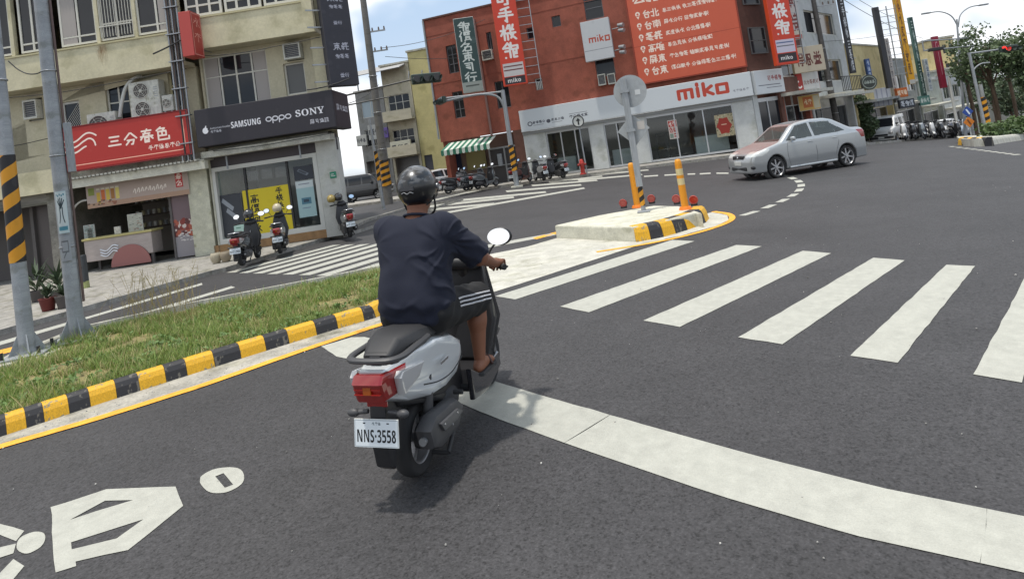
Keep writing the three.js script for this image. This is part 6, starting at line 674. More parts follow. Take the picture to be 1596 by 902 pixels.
// ---------- scooters ----------
const chrome = M([.62, .63, .65], .12, 1), darkPl = M([.018, .018, .02], .42), darkG = M([.05, .05, .053], .5), matt = M([.028, .028, .03], .7), castA = M([.28, .28, .29], .45, .7), mirrorM = M([.9, .92, .94], .02, 1), redLens = M('#7d0f0c', .12, 0, { clearcoat: 1, emissive: new THREE.Color('#5a0806'), emissiveIntensity: .12 }), clearLens = M([.5, .5, .5], .1, .3, { clearcoat: 1 }), amberLens = M('#9a4a0c', .2, 0, { clearcoat: 1 });
function wheel(parent, name, x, y, z, R = .215, w = .1, spokes = 5, rm = castA, tm = rubber) {
  const t = mesh(name, lathe([[R - .07, -w * .42], [R - .03, -w * .5], [R - .012, -w * .42], [R - .002, -w * .2], [R, 0], [R - .002, w * .2], [R - .012, w * .42], [R - .03, w * .5], [R - .07, w * .42]], 40).rotateZ(Math.PI / 2).translate(x, y, z), tm, parent);
  const gs = [lathe([[R - .066, -w * .4], [R - .085, -w * .3], [R - .085, w * .3], [R - .066, w * .4]], 36).rotateZ(Math.PI / 2), new THREE.CylinderGeometry(.045, .045, w * .8, 16).rotateZ(Math.PI / 2)]; for (let i = 0; i < spokes; i++) { const a = i / spokes * 6.283; gs.push(rot(bx(-w * .2, w * .2, .03, R - .075, -.02, .02), a)); }
  mesh('rim', gs.map(g => g.translate(x, y, z)), rm, t); return t;
}
function scooter(name, label, body, o = {}) {
  const t = thing(name, label, 'scooter', [0, 0, 0], 0, o.group), B = body, B2 = o.front ?? body, det = o.detail;
  wheel(t, 'rear_wheel', 0, .215, 0, .215, .105); wheel(t, 'front_wheel', 0, .215, -1.27, .215, .095);
  // body cowl
  const nar = (z, y) => lerp(1, .52, sst(-.05, .42, z)) * lerp(.82, 1, sst(.48, .62, y));
  const low = (p, k) => p.map(([z, y]) => [z, y - k * (.37 - z) / .78]); const cw = mesh('side_cowl', prof(low([[.37, .70], [.2, .74], [-.05, .765], [-.26, .74], [-.38, .685], [-.42, .62], [-.36, .555], [-.2, .525], [0, .53], [.2, .565], [.36, .62]], .085), .35, .05, nar), B, t);
  if (det) { mesh('cowl_seam', [1].map(s => tube([[.17, .53, -.4], [.178, .505, -.2], [.173, .522, -.02], [.158, .565, .14]], .004, 16, 5)), matt, cw); mesh('emblem', bx(.174, .179, .6, .615, -.17, -.06), chrome, cw); }
  mesh('under_cowl', prof([[.3, .6], [.1, .57], [-.2, .53], [-.42, .56], [-.5, .34], [-.45, .3], [-.2, .36], [.05, .45], [.25, .52]], .27, .03, nar), darkPl, t);
  const st = mesh('seat', prof(low([[.3, .775], [.24, .815], [.1, .83], [-.08, .81], [-.3, .79], [-.5, .785], [-.56, .75], [-.5, .72], [-.1, .755], [.3, .755]], .05), .3, .06, (z) => lerp(lerp(.62, 1, sst(-.6, -.2, z)), .62, sst(.1, .36, z))), M([.022, .022, .024], .58), t);
  mesh('seat_band', bx(-.06, .06, .79, .815, .335, .345), matt, st);
  mesh('grab_rail', smoothN(tube([[-.14, .80, .02], [-.145, .80, .2], [-.14, .80, .36], [-.1, .803, .415], [.1, .803, .415], [.14, .80, .36], [.145, .80, .2], [.14, .80, .02]], .02, 50, 10).scale(1.05, .8, 1).translate(0, .155, 0)), darkG, t); mesh('rail_mount', [bx(-.03, .03, .765, .8, .3, .37)], darkG, t);
  const tl = mesh('tail_light', prof([[.445, .69], [.435, .705], [.28, .705], [.28, .625], [.42, .625]], .255, .032, (z) => lerp(1, .74, sst(.3, .44, z))), redLens, t); for (const s of [-1, 1]) mesh('turn_lens', prof([[.37, .69], [.35, .71], [.12, .68], [.18, .635], [.35, .61]], .05, .012).translate(s * .132, 0, 0).rotateY(0), clearLens, tl);
  mesh('lens_rib', [.64, .665, .69].map(y => bx(-.075, .075, y, y + .005, .46, .474)), M('#a81c12', .2, 0, { clearcoat: 1 }), tl); mesh('lens_core', bx(-.022, .022, .642, .682, .46, .4755), amberLens, tl); mesh('rear_reflector', rbx(-.06, .06, .545, .585, .375, .39, .006), redLens, t);
  mesh('mudguard', prof([[.2, .58], [.36, .60], [.375, .52], [.385, .36], [.36, .24], [.335, .22], [.31, .34], [.26, .46], [.1, .54]], .1, .02), darkPl, t);
  const pl = mesh('number_plate', rot(rbx(-.13, .13, -.07, .07, 0, .006, .003, 1), -.12).translate(0, .425, .415), whiteP, t); if (o.plate) mesh('plate_print', rot(new THREE.PlaneGeometry(.256, .136), -.12).translate(0, .4255, .4225), o.plate, pl);
  for (const s of [-1, 1]) { mesh('rear_indicator', [bar([s * .06, .52, .38], [s * .13, .515, .385], .012), sph(.028, s * .145, .515, .388, 1.3, .8, .8, 12)], darkG, t); }
  // engine, exhaust, suspension
  mesh('engine', [prof([[.06, .36], [-.1, .42], [-.4, .4], [-.48, .3], [-.4, .18], [-.1, .15], [.06, .17]], .13, .03).translate(-.12, 0, 0), sph(.1, .05, .3, -.3, 1, .9, 1.4), bar([.02, .215, 0], [.1, .215, 0], .07)], matt, t);
  const ex = mesh('muffler', [prof([[.2, .335], [.14, .365], [-.14, .335], [-.2, .29], [-.14, .235], [.1, .235], [.18, .27]], .11, .035).translate(.17, 0, 0), tube([[.12, .26, -.2], [.14, .2, -.34], [.08, .18, -.44]], .02, 12)], darkG, t); mesh('heat_shield', prof([[.14, .35], [-.1, .325], [-.15, .295], [-.08, .28], [.1, .3]], .02, .005).translate(.232, 0, 0), M([.1, .1, .105], .4, .3), ex); mesh('bolt', [[.1, .33], [-.08, .315], [.0, .285]].map(([z, y]) => bar([.24, y, z], [.247, y, z], .006)), steel, ex); mesh('muffler_tip', bar([.17, .3, .19], [.17, .3, .25], .022), steel, ex);
  for (const s of [-1, 1]) mesh('shock_absorber', [bar([s * .1, .26, .02], [s * .11, .56, -.02], .018), bar([s * .1, .34, .015], [s * .105, .5, -.01], .03)], s > 0 ? darkG : darkPl, t);
  for (const k of [-1, 1]) mesh('passenger_peg', bar([k * .15, .36, -.26], [k * .21, .36, -.26], .014), rubber, t); mesh('brake_cable', tube([[-.03, .2, .06], [-.13, .3, -.1], [-.14, .4, -.3], [-.1, .42, -.45]], .006, 20, 5), rubber, t); mesh('centre_stand', [bar([-.12, .2, -.38], [-.15, .07, -.1], .014), bar([.12, .2, -.38], [.15, .07, -.1], .014), bar([-.15, .07, -.1], [.15, .07, -.1], .012)], matt, t);
  // floor, leg shield, nose
  mesh('floorboard', rbx(-.19, .19, .27, .325, -.98, -.46, .025), darkPl, t); for (const s of [-1, 1]) mesh('side_skirt', prof([[-.44, .42], [-.6, .33], [-.98, .34], [-1.0, .26], [-.7, .2], [-.46, .24]], .04, .012).translate(s * .19, 0, 0), B2, t);
  const sw = (z, y) => lerp(.7, 1, sst(.3, .62, y)) * lerp(1, .66, sst(.72, 1.0, y));
  mesh('inner_shield', prof([[-.93, .32], [-.9, .36], [-.93, .6], [-.97, .9], [-1.0, .98], [-1.05, .98], [-1.06, .6], [-1.0, .32]], .45, .025, sw), darkPl, t);
  mesh('front_cowl', prof([[-1.0, .3], [-1.03, .6], [-1.03, .95], [-1.06, 1.0], [-1.13, .92], [-1.19, .7], [-1.16, .5], [-1.1, .34]], .42, .06, (z, y) => sw(z, y) * lerp(1, .55, sst(-1.04, -1.2, z))), B2, t);
  mesh('front_fender', prof([[-1.02, .33], [-1.07, .42], [-1.2, .475], [-1.35, .45], [-1.46, .37], [-1.42, .36], [-1.32, .41], [-1.2, .435], [-1.1, .39]], .14, .03), B2, t); mesh('fork', [bar([-.075, .215, -1.27], [-.06, .6, -1.12], .02), bar([.075, .215, -1.27], [.06, .6, -1.12], .02)], castA, t);
  mesh('storage_hook', tube([[0, .8, -.95], [0, .78, -.9], [0, .74, -.89], [0, .73, -.92]], .008, 10), steel, t);
  // handlebar
  const hb = mesh('handlebar', [rbx(-.14, .14, .96, 1.06, -1.08, -.9, .045, 3), tube([[-.34, 1.0, -.84], [-.2, 1.01, -.93], [0, 1.0, -.96], [.2, 1.01, -.93], [.34, 1.0, -.84]], .016, 24), bar([0, .9, -1.0], [0, 1.0, -.97], .05)], darkPl, t);
  mesh('instrument_panel', rot(rbx(-.1, .1, -.006, .006, -.06, .06, .006), .5).translate(0, 1.068, -.98), M([.05, .05, .055], .15), hb); mesh('headlight', rot(sph(.1, 0, 0, 0, 1.1, .6, .5), 0).translate(0, 1.0, -1.09), clearLens, hb);
  for (const s of [-1, 1]) { mesh('grip', bar([s * .24, 1.008, -.905], [s * .38, .995, -.815], .02, .021, 12), rubber, hb); mesh('brake_lever', tube([[s * .2, 1.01, -.96], [s * .28, 1.0, -.95], [s * .38, .985, -.88]], .007, 12, 6), castA, hb); const mr = mesh('mirror', [tube([[s * .2, 1.02, -.94], [s * .24, 1.1, -.96], [s * .3, 1.16, -.96]], .008, 12, 6), sph(.078, s * .32, 1.19, -.965, 1.15, .85, .3, 20)], darkPl, t); mesh('mirror_glass', new THREE.CircleGeometry(.07, 28).scale(1.15, .85, 1).rotateX(-.33).rotateY(s * .22).translate(s * .32, 1.195, -.92), mirrorM, mr); }
  return t;
}
const plateT = (txt) => T(256, 136, (g, w, h) => { fill(g, '#d3dade', 0, 0, w, h); g.strokeStyle = '#8d979c'; g.lineWidth = 3; g.strokeRect(4, 4, w - 8, h - 8); g.fillStyle = '#15171a'; g.font = 'bold 76px sans-serif'; const m = g.measureText(txt).width; g.save(); g.translate(w / 2, 112); g.scale(232 / m, 1.12); g.fillText(txt, -m / 2, 0); g.restore(); g.strokeStyle = '#5b666c'; han(g, '???', 104, 12, 16, 2, { seed: 3 }); fill(g, '#15171a', 52, 16, 14, 6); fill(g, '#15171a', 190, 16, 14, 6); }, .35);
const silver = M([.62, .65, .67], .24, .25, { clearcoat: .8, clearcoatRoughness: .1 });
const SC = .995, sHead = .285, sBase = V3(-.835, 0, -3.63), sTilt = -.046;
const mainSc = scooter('motor_scooter', 'silver scooter with black seat waiting at the stop line', silver, { front: M([.02, .02, .023], .2, 0, { clearcoat: 1, clearcoatRoughness: .08 }), detail: 1, plate: plateT('NNS·3558') }); mainSc.position.copy(sBase); mainSc.rotation.set(0, -sHead, sTilt, 'YXZ'); mainSc.scale.setScalar(SC);
// ---------- rider ----------
{
  const rider = thing('person', 'rider in navy t-shirt, black striped shorts and patterned helmet on silver scooter', 'person', sBase, -sHead); rider.rotation.set(0, -sHead, sTilt, 'YXZ'); rider.scale.setScalar(SC);
  const skin = M('#7a4e38', .6), navy = M([.0065, .009, .022], .9), blk = M([.008, .008, .009], .85), white = M('#b9b9bd', .8);
  const J = { pel: [0, .895, -.25], wai: [0, 1.05, -.26], che: [0, 1.25, -.31], nek: [0, 1.42, -.36], hed: [0, 1.60, -.345] };
  const S = (s) => ({ sh: [s * .2, 1.375, -.27], el: [s * .335, 1.14, -.46], wr: [s * .325, 1.045, -.735], hip: [s * .1, .87, -.2], kn: [s * .2, .815, -.72], an: [s * .185, .4, -.66] });
  const SR = S(1), SL = S(-1); SL.el = [-.31, 1.14, -.5]; SL.kn = [-.3, .83, -.62]; SL.an = [-.24, .4, -.66];
  const torso = (x, y, z, g) => { let d = cap(x, y, z, [-.075, .925, -.17], [.075, .925, -.17], .142 + g, .142 + g); d = smin(d, cap(x, y, z, [-.058, 1.06, -.19], [.058, 1.06, -.19], .141 + g, .139 + g), .12); d = smin(d, cap(x, y, z, [-.095, 1.24, -.24], [.095, 1.24, -.24], .13 + g, .13 + g), .12); d = smin(d, cap(x, y, z, [-.17, 1.365, -.26], [.17, 1.365, -.26], .082 + g, .078 + g), .1); return d; };
  const bodyF = (x, y, z) => { let d = torso(x, y, z, -.012); d = smin(d, cap(x, y, z, [0, 1.38, -.275], [0, 1.54, -.325], .068, .062), .05); for (const s of [SR, SL]) { d = smin(d, cap(x, y, z, s.sh, s.el, .062, .05), .05); d = smin(d, cap(x, y, z, s.el, s.wr, .05, .031), .03); d = smin(d, cap(x, y, z, s.hip, s.kn, .1, .068), .06); d = smin(d, cap(x, y, z, s.kn, [s.an[0], lerp(s.kn[1], s.an[1], .35), lerp(s.kn[2], s.an[2], .35) + .02], .06, .062), .04); d = smin(d, cap(x, y, z, [s.an[0], lerp(s.kn[1], s.an[1], .35), lerp(s.kn[2], s.an[2], .35) + .015], s.an, .062, .037), .03); } return d; };
  const headF = (x, y, z) => { const c = J.hed; let d = ell(x, y, z, c, [.078, .115, .098]); d = smin(d, cap(x, y, z, [0, c[1] - .08, c[2] - .04], [0, c[1] - .09, c[2] - .06], .045, .04), .05); d = smin(d, cap(x, y, z, [0, 1.44, -.3], [0, 1.54, -.32], .066, .06), .04); d = smin(d, cap(x, y, z, [0, c[1] + .015, c[2] - .095], [0, c[1] - .025, c[2] - .118], .01, .017), .02); for (const s of [-1, 1]) { d = smin(d, ell(x, y, z, [s * .083, c[1] - .01, c[2] + .02], [.014, .034, .022]), .012); d = smax(d, -(Math.hypot(x - s * .032, y - c[1] - .012, z - c[2] + .11) - .018), .015); d = smin(d, Math.hypot(x - s * .032, y - c[1] - .01, z - c[2] + .085) - .016, .006); } d = smin(d, cap(x, y, z, [-.02, c[1] - .06, c[2] - .09], [.02, c[1] - .06, c[2] - .09], .012, .012), .012); return d; };
  const handF = (s) => { const w = s.wr, sg = Math.sign(w[0]), gx = sg * .315, gyy = 1.0, gz = -.862; const fs = [0, 1, 2, 3].map(i => { const k = (i - 1.5) * .022, cx = gx + sg * k, cz = gz + .014 * (1.5 - i) * -1 * -.9; const kn = [cx, gyy + .036, gz + .012 - k * .55], m1 = [cx, gyy + .026, gz - .032 - k * .55], m2 = [cx, gyy - .012, gz - .038 - k * .55], tp = [cx, gyy - .03, gz - .008 - k * .55]; return [kn, m1, m2, tp]; }); return (x, y, z) => { let d = cap(x, y, z, w, [gx, gyy + .028, gz + .05], .03, .034); d = smin(d, cap(x, y, z, [gx - .03, gyy + .03, gz + .04 + sg * .016], [gx + .03, gyy + .03, gz + .04 - sg * .016], .024, .022), .02); for (const f of fs) { let e = cap(x, y, z, f[0], f[1], .0105, .0095); e = Math.min(e, cap(x, y, z, f[1], f[2], .0095, .009)); e = Math.min(e, cap(x, y, z, f[2], f[3], .009, .008)); d = smin(d, e, .008); } let th = cap(x, y, z, [gx - sg * .038, gyy + .015, gz + .045], [gx - sg * .055, gyy - .005, gz + .012], .013, .011); th = smin(th, cap(x, y, z, [gx - sg * .055, gyy - .005, gz + .012], [gx - sg * .045, gyy - .026, gz - .012], .011, .009), .006); return smin(d, th, .012); }; };
  const footF = (s) => { const a = s.an, X = a[0], sg = Math.sign(X), y0 = .345; return (x, y, z) => { let d = cap(x, y, z, a, [X, y0 + .035, a[2] + .01], .037, .036); d = smin(d, cap(x, y, z, [X, y0 + .03, a[2] + .045], [X, y0 + .035, a[2] - .05], .032, .036), .03); d = smin(d, cap(x, y, z, [X, y0 + .035, a[2] - .05], [X + sg * .015, y0 + .02, a[2] - .15], .036, .024), .03); d = smin(d, cap(x, y, z, [X - .01 + sg * .01, y0 + .02, a[2] - .14], [X + .02 + sg * .012, y0 + .02, a[2] - .14], .022, .02), .02); for (let i = 0; i < 5; i++) { const tx = X - sg * .028 + sg * i * .0165, L = .205 - i * .009; d = smin(d, cap(x, y, z, [tx, y0 + .02, a[2] - .15], [tx, y0 + .014, a[2] - L], i ? .009 : .012, i ? .008 : .011), .008); } return d; }; };
  const bodyParts = [snet(bodyF, [-.45, .36, -.86], [.45, 1.56, .06], .0105), snet(headF, [-.11, 1.42, -.5], [.11, 1.74, -.2], .0045), ...[SR, SL].map(s => snet(handF(s), [s.wr[0] - .1, .94, -.94], [s.wr[0] + .1, 1.1, -.7], .0042)), ...[SR, SL].map(s => snet(footF(s), [s.an[0] - .09, .33, s.an[2] - .25], [s.an[0] + .09, .47, s.an[2] + .1], .0048))];
  const body = mesh('body', bodyParts, skin, rider);
  // t-shirt with drag folds
  const armCut = (x, y, z, s) => { const dx = s.el[0] - s.sh[0], dy = s.el[1] - s.sh[1], dz = s.el[2] - s.sh[2], L = Math.hypot(dx, dy, dz), t = ((x - s.sh[0]) * dx + (y - s.sh[1]) * dy + (z - s.sh[2]) * dz) / L; return t - L * .93; };
  const shirtF = (x, y, z) => { let d = torso(x, y, z, .014); for (const s of [SR, SL]) { const c = cap(x, y, z, s.sh, s.el, .083, .088); d = smin(d, Math.max(c, armCut(x, y, z, s)), .05); } d = Math.max(d, .83 - y - .02 * Math.sin(x * 22)); d = Math.max(d, -(cap(x, y, z, [0, 1.42, -.295], [0, 1.6, -.345], .082, .1)));
    const f = Math.sin(y * 34 + x * (x > 0 ? 30 : -30) + n3(x * 4, y * 4, z * 4) * 2.4) * .002 * sst(.06, .2, Math.abs(x)) * sst(1.4, 1.25, y) + n3(x * 5, y * 6, z * 5) * .004 - Math.pow(Math.abs(Math.sin(y * 17 + x * (x > 0 ? 16 : -9) + n3(x * 5, y * 5, z * 5) * 1.6)), 6) * .007 * sst(1.38, 1.2, y) * sst(.0, .14, x) + Math.sin(y * 52 + n3(x * 5, 2, z * 5) * 3) * .005 * sst(1.02, .9, y) + Math.sin((x * .8 + y) * 60 + n3(x * 9, y * 5, 1) * 2) * .0025 * sst(.22, .3, Math.abs(x)); const ax = Math.abs(x), an = Math.atan2(y - 1.3, ax - .23), rr = Math.hypot(y - 1.3, ax - .23), cr = -Math.pow(Math.abs(Math.sin(an * 4.2 + n3(x * 4, y * 4, x > 0 ? 1 : 9) * 1.1)), 9) * (x > 0 ? .008 : .004) * sst(.03, .1, rr) * sst(.3, .1, rr), lo = -Math.pow(Math.abs(Math.sin(y * 21 - ax * 9 + n3(x * 3, y * 3, 7) * 1.5)), 7) * .006 * sst(1.05, .92, y); let he = 0; for (const s of [SR, SL]) { const q = armCut(x, y, z, s); if (q > -.03 && Math.abs(x - s.el[0]) < .14) he = .0035 * sst(-.026, -.02, q); } return d + f + cr + lo - he; };
  const shirt = mesh('t_shirt', snet(shirtF, [-.46, .8, -.6], [.46, 1.5, .06], .0085), navy, rider);
  mesh('collar', new THREE.TorusGeometry(.083, .0085, 8, 36).rotateX(Math.PI / 2 - .28).translate(0, 1.452, -.3), M([.01, .013, .028], .85), shirt);
  const shortF = (x, y, z) => { let d = cap(x, y, z, [-.1, .895, -.17], [.1, .895, -.17], .142, .142); for (const s of [SR, SL]) { const dx = s.kn[0] - s.hip[0], dy = s.kn[1] - s.hip[1], dz = s.kn[2] - s.hip[2], L = Math.hypot(dx, dy, dz), t = ((x - s.hip[0]) * dx + (y - s.hip[1]) * dy + (z - s.hip[2]) * dz) / L; let c = cap(x, y, z, s.hip, s.kn, .125, .108); c = Math.max(c, t - L * .98); d = smin(d, c, .05); } d = Math.max(d, y - 1.0); return d + n3(x * 9, y * 9, z * 6) * .006 + Math.sin(z * 46 + y * 20 + n3(x * 6, y * 6, 3) * 2) * .003; };
  const shorts = mesh('shorts', snet(shortF, [-.42, .68, -.78], [.38, 1.03, .02], .009), blk, rider);
  const surf = (F, y, z, sg) => { let x = sg * .5; for (let i = 0; i < 60; i++) { const d = F(x, y, z); x -= sg * Math.max(d * .8, .0004); if (d < .001) break; } return x; };
  for (const sg of [1, -1]) for (let k = 0; k < 3; k++) { const pts = []; for (let i = 0; i <= 14; i++) { const z = lerp(-.28, sg > 0 ? -.705 : -.6, i / 14), y = lerp(.9, .84, i / 14) + (1 - k) * .024; pts.push([surf(shortF, y, z, sg) + sg * .001, y, z]); } mesh('stripe', tube(pts, .0062, 30, 6), white, shorts); }
  for (const [s, sg] of [[SR, 1], [SL, -1]]) { const X = s.an[0], sole = new THREE.Shape(); sole.moveTo(-.038, -.06); sole.quadraticCurveTo(0, -.085, .038, -.06); sole.quadraticCurveTo(.04, .06, .055, .15); sole.quadraticCurveTo(.04, .225, 0, .215); sole.quadraticCurveTo(-.05, .2, -.05, .14); sole.quadraticCurveTo(-.036, .04, -.038, -.06); const so = mesh('sandal', new THREE.ExtrudeGeometry(sole, { depth: .016, bevelEnabled: true, bevelSize: .004, bevelThickness: .004, bevelSegments: 2 }).rotateX(-Math.PI / 2).scale(sg, 1, 1).translate(X + sg * .004, .328, s.an[2]), matt, rider); mesh('strap', tube([[X - sg * .046, .35, s.an[2] - .07], [X - sg * .01, .4, s.an[2] - .12], [X - sg * .01, .378, s.an[2] - .17], [X + sg * .02, .395, s.an[2] - .115], [X + sg * .058, .352, s.an[2] - .085]], .009, 20, 8), M([.05, .02, .016], .6), so); }
  // short black hair under the helmet, helmet shell, visor, strap
  mesh('hair', snet((x, y, z) => smax(ell(x, y, z, [0, J.hed[1] + .012, J.hed[2] + .016], [.083, .118, .1]), -(z - (J.hed[2] - .03) + (J.hed[1] - y) * .1 > 0 ? -1 : 1) * .05 * 0 + Math.max(J.hed[1] - .075 - y, (J.hed[2] - .02) - z), .01), [-.11, 1.48, -.5], [.11, 1.74, -.17], .006), M([.012, .01, .009], .8), rider);
  const hc = [0, J.hed[1] + .035, J.hed[2] + .005]; const cutY = (z) => lerp(hc[1] - .115, hc[1] - .02, sst(hc[2] + .03, hc[2] - .1, z));
  const helF = (x, y, z) => { const o = ell(x, y, z, hc, [.128, .138, .15]), i = ell(x, y, z, hc, [.108, .12, .13]); return smax(smax(o, -i, .008), cutY(z) - y, .01); };
  const hg = snet(helF, [-.16, hc[1] - .16, hc[2] - .18], [.16, hc[1] + .17, hc[2] + .18], .0058); { const p = hg.attributes.position, c = []; for (let i = 0; i < p.count; i++) { const x = p.getX(i), y = p.getY(i), z = p.getZ(i), n = fbm(x * 13 + 4, y * 20, z * 13, 4); const top = sst(.03, .045, y - hc[1] + .01 * n); const k = top * sst(.03, .1, n); c.push(lerp(.008, .075, k), lerp(.008, .077, k), lerp(.009, .082, k)); } hg.setAttribute('color', new THREE.Float32BufferAttribute(c, 3)); }
  const hm = new THREE.Mesh(hg, M('#ffffff', .3, 0, { vertexColors: true, clearcoat: .35, clearcoatRoughness: .1 })); hm.name = 'helmet'; hm.castShadow = hm.receiveShadow = true; rider.add(hm);
  mesh('helmet_rim', (() => { const pts = []; for (let i = 0; i < 40; i++) { const a = i / 40 * 6.283, z = hc[2] + Math.cos(a) * .141, y = cutY(z), k = Math.sqrt(Math.max(0, 1 - ((y - hc[1]) / .138) ** 2)); pts.push([Math.sin(a) * .121 * k, y, hc[2] + Math.cos(a) * .143 * k]); } return tube(pts, .0075, 80, 8, true); })(), rubber, hm);
  mesh('helmet_vent', [bx(-.045, .045, hc[1] - .012, hc[1] + .012, hc[2] + .142, hc[2] + .152)], M([.05, .05, .055], .3), hm); mesh('script_logo', tube([[-.04, hc[1] - .03, hc[2] + .148], [-.02, hc[1] - .022, hc[2] + .15], [0, hc[1] - .033, hc[2] + .151], [.02, hc[1] - .023, hc[2] + .15], [.042, hc[1] - .03, hc[2] + .147]], .0025, 20, 5), M([.3, .3, .31], .4), hm);
  for (const s of [-1, 1]) { mesh('visor_hinge', bar([s * .118, hc[1] - .005, hc[2] - .03], [s * .135, hc[1] - .005, hc[2] - .03], .02, .016, 16), M([.2, .2, .21], .3, .4), hm); mesh('chin_strap', tube([[s * .112, hc[1] - .06, hc[2]], [s * .098, hc[1] - .15, hc[2] - .03], [s * .05, hc[1] - .19, hc[2] - .07], [0, hc[1] - .198, hc[2] - .085]], .007, 18, 6), rubber, hm); }
  mesh('visor', new THREE.SphereGeometry(.158, 28, 12, Math.PI * 1.12, Math.PI * .76, 1.35, .85).scale(.87, .95, 1.02).translate(hc[0], hc[1], hc[2]), M([.3, .3, .3], .05, 0, { transmission: .85, thickness: 0 }), hm);
}
// ---------- cars ----------
const undM = M([.16, .16, .16], .8);
function carMesh(t, P, paint, glass = glassD) {
  const ip = (A, z) => { for (let i = 0; i < A.length - 1; i++) if (z <= A[i + 1][0]) { const u = clamp((z - A[i][0]) / (A[i + 1][0] - A[i][0])); return lerp(A[i][1], A[i + 1][1], u); } return A[A.length - 1][1]; };
  const sm = (A, z) => (ip(A, z - .06) + ip(A, z + .06) + ip(A, z) * 2) / 4, L = P.L / 2, W = P.W / 2, belt = P.belt, ar = P.arch ?? .35;
  const hw = (y, z) => { let w = W * (1 - .16 * sst(L - .75, L + .1, Math.abs(z)) ** 1.3) - .03 * sst(.5, .2, y); if (y > belt) w -= (y - belt) * P.tumble + .01; w += .012 * Math.sin((y - .3) * 4.5); return w; };
  const F = (x, y, z) => { let d = smax(y - sm(P.top, z), Math.abs(x) - hw(y, z), P.r ?? .09); const endF = -L + .1 * (1 - Math.cos(clamp(x / W, -1, 1) * 1.4)) + .05 * sst(.5, .8, y); d = smax(d, endF - z, .1); d = smax(d, z - (L - .07 * (1 - Math.cos(clamp(x / W, -1, 1) * 1.3))), .1); d = smax(d, P.floor + .0 - y, .06); for (const w of [P.fw, P.rw]) { const c = Math.hypot(y - P.wr, z - w) - ar; d = smax(d, -Math.max(c, .56 * P.W / 1.7 - Math.abs(x)), .015); } return d; };
  const c = P.cell ?? .028, g = snet(F, [-W - .12, P.floor - .1, -L - .12], [W + .12, P.h + .12, L + .12], c), pos = g.attributes.position, I = g.index.array, nor = g.attributes.normal;
  const inP = (z, y, p) => { let k = false; for (let i = 0, j = p.length - 1; i < p.length; j = i++) { const a = p[i], b = p[j]; if ((a[1] > y) !== (b[1] > y) && z < (b[0] - a[0]) * (y - a[1]) / (b[1] - a[1]) + a[0]) k = !k; } return k; };
  const sets = { body: [] }; P.win.forEach(w => sets[w.n + (w.side ?? '')] = []);
  for (let i = 0; i < I.length; i += 3) { let x = 0, y = 0, z = 0, nx = 0, ny = 0, nz = 0; for (let k = 0; k < 3; k++) { const q = I[i + k]; x += pos.getX(q) / 3; y += pos.getY(q) / 3; z += pos.getZ(q) / 3; nx += nor.getX(q) / 3; ny += nor.getY(q) / 3; nz += nor.getZ(q) / 3; } let s = 'body'; for (const w of P.win) { if (w.any) { if (Math.sign(x) === w.side && Math.abs(x) > w.any && inP(z, y, w.p)) { s = w.n + w.side; break; } } else if (w.side) { if (Math.abs(nx) > .55 && Math.sign(x) === w.side && inP(z, y, w.p)) { s = w.n + w.side; break; } } else if (nz * w.dir > .25 && y > w.y0 && y < w.y1 && Math.abs(x) < lerp(w.x0, w.x1, (y - w.y0) / (w.y1 - w.y0))) { s = w.n; break; } } sets[s].push(I[i], I[i + 1], I[i + 2]); }
  const mk = (idx) => { const m = new Map(), p = [], n = [], o = []; for (const q of idx) { if (!m.has(q)) { m.set(q, p.length / 3); p.push(pos.getX(q), pos.getY(q), pos.getZ(q)); n.push(nor.getX(q), nor.getY(q), nor.getZ(q)); } o.push(m.get(q)); } const r = new THREE.BufferGeometry(); r.setAttribute('position', new THREE.Float32BufferAttribute(p, 3)); r.setAttribute('normal', new THREE.Float32BufferAttribute(n, 3)); r.setIndex(o); return r; };
  const body = mesh('body', mk(sets.body), paint, t); for (const w of P.win) { const s = sets[w.n + (w.side ?? '')]; if (s.length) mesh(w.n, mk(s), w.m ?? glass, t); }
  const surf = (y, z, sg) => { let x = sg * (W + .1); for (let i = 0; i < 80; i++) { const d = F(x, y, z); x -= sg * Math.max(d * .7, .0006); if (d < .0012) break; } return x; };
  for (const [w, s] of [[P.fw, 1], [P.fw, -1], [P.rw, 1], [P.rw, -1]]) wheel(t, 'wheel', s * (W - .12), P.wr, w, P.wr, .19, P.spokes ?? 7, P.rim ?? M([.5, .5, .51], .3, .8));
  mesh('underbody', bx(-W + .25, W - .25, P.floor - .03, P.wr + .25, -L + .4, L - .4), undM, t); for (const w of [P.fw, P.rw]) for (const s of [-1, 1]) mesh('wheel_well', new THREE.CylinderGeometry(ar - .01, ar - .01, .3, 20, 1, true).rotateZ(Math.PI / 2).translate(s * (W - .24), P.wr, w), undM, t);
  return { F, surf, body };
}
const lampM = M([.62, .64, .62], .1, .1, { clearcoat: 1 }), carSilver = M([.4, .415, .42], .28, .5, { clearcoat: .7, clearcoatRoughness: .06 });
